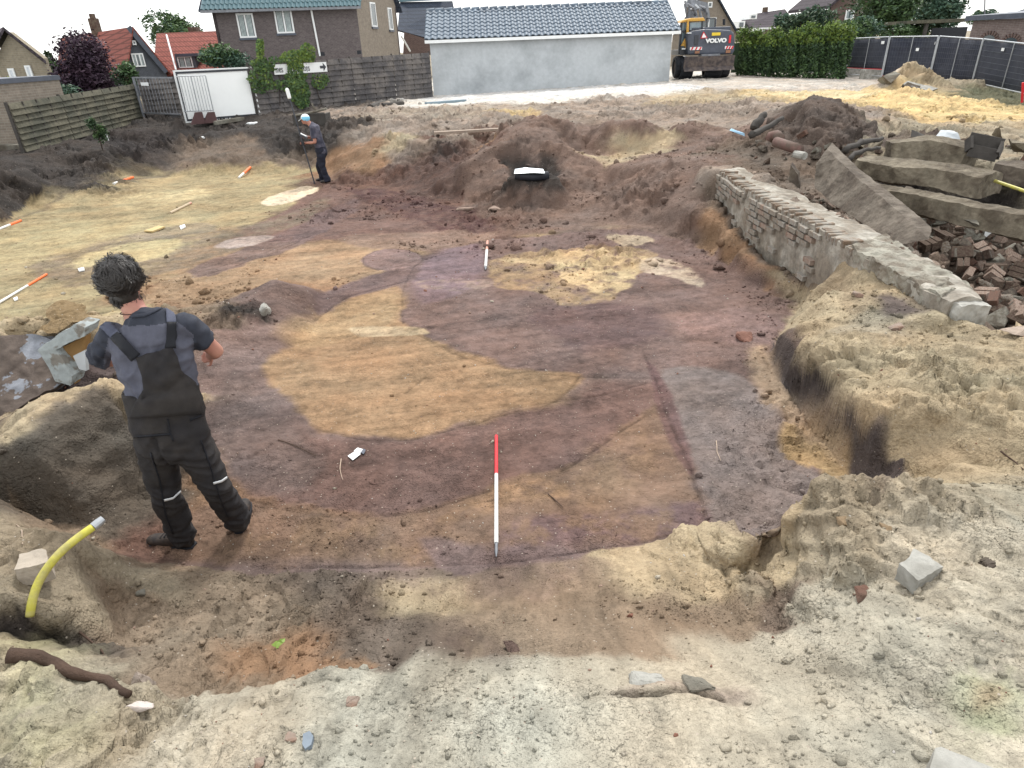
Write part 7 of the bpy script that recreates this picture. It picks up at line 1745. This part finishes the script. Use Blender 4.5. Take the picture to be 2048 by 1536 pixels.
for h_, k_, a_ in legs: loft(b, [(h_, .105, .115, Y), (h_.lerp(k_, .6), .09, .1, Y), (k_, .08, .088, Y), (k_.lerp(a_, .6), .078, .08, Y), (a_+V((0, 0, -.03)), .08, .085, Y)], 16)
fuse(b, 'trousers', [mat('navy_trousers', S(44, 46, 60), .9, var=.25, scale=7)], fm, .013, 4, lambda c, n: mnoise.noise(c*V((8, 8, 14)) if False else V((c.x*8, c.y*8, c.z*13)))*.018)
for i, (h_, k_, a_) in enumerate(legs):
    g0 = V((a_.x+.03, a_.y, gz(a_.x, a_.y)-.0)); b = MB(); loft(b, [(g0+V((.05, 0, .05)), .035, .035, Y), (g0+V((0, 0, .06)), .05, .05, Y), (g0+V((-.12, 0, .045)), .052, .04, Y), (g0+V((-.22, 0, .035)), .04, .028, Y)], 12); loft(b, [(g0+V((.02, 0, .05)), .05, .05, (1, 0, 0)), (a_+V((0, 0, .02)), .055, .055, (1, 0, 0))], 12); fuse(b, 'boot', [BOOT], fm, .013, 3)
b = MB(); ball(b, head+V((.0, 0, .03)), (.115, .098, .105)); cap, _ = fuse(b, 'cap', [mat('white_cap', (.78, .82, .84), .7, var=.05), mat('light_blue_cap', (.22, .58, .8), .7, var=.1)], fm, .012, 3, lambda c, n: -.05 if (c-head).dot(V((-.5, 0, -1))) > .035 else 0, lambda c: 1 if c.z < head.z+.07 and c.x > head.x-.07 else 0)
mb = MB(); vb_ = head+V((-.085, 0, .03)); mb.prism([vb_+V((0, -.075, 0)), vb_+V((-.09, -.05, -.06)), vb_+V((-.11, 0, -.075)), vb_+V((-.09, .05, -.06)), vb_+V((0, .075, 0))], (.004, 0, .012)); mb.build('visor', bpy.data.materials['white_cap'], cap)
# his pole with receiver and controller
g = empty('survey_pole', P(630, 372, -.03), 'black survey pole with white antenna at its top, held by the surveyor', 'survey pole')
pb, pt_ = Q(630, 371, -.25), Q(579, 196, -.1)
pb.z = gz(pb.x, pb.y)
mb = MB(); mb.tube([pb, pb.lerp(pt_, .5), pt_], .017, 8); mb.build('pole', M['black'], g)
mb = MB(); dd = (pt_-pb).normalized(); mb.tube([pt_-dd*.02, pt_, pt_+dd*.2, pt_+dd*.23], [.03, .045, .045, .02], 10); mb.build('antenna', M['white'], g)
mb = MB(); mb.box(Q(607, 272, -.12), (.2, .12, .05), Matrix.Rotation(.5, 3, 'Y')); ct = mb.build('controller', M['black'], g)
mb = MB(); mb.box(Q(607, 272, -.12)+V((0, 0, .03)), (.16, .09, .012), Matrix.Rotation(.5, 3, 'Y')); mb.build('controller_screen', M['white'], ct)
mb = MB(); mb.box(pb.lerp(pt_, .48), (.07, .05, .09)); mb.build('clamp', M['dark'], g)
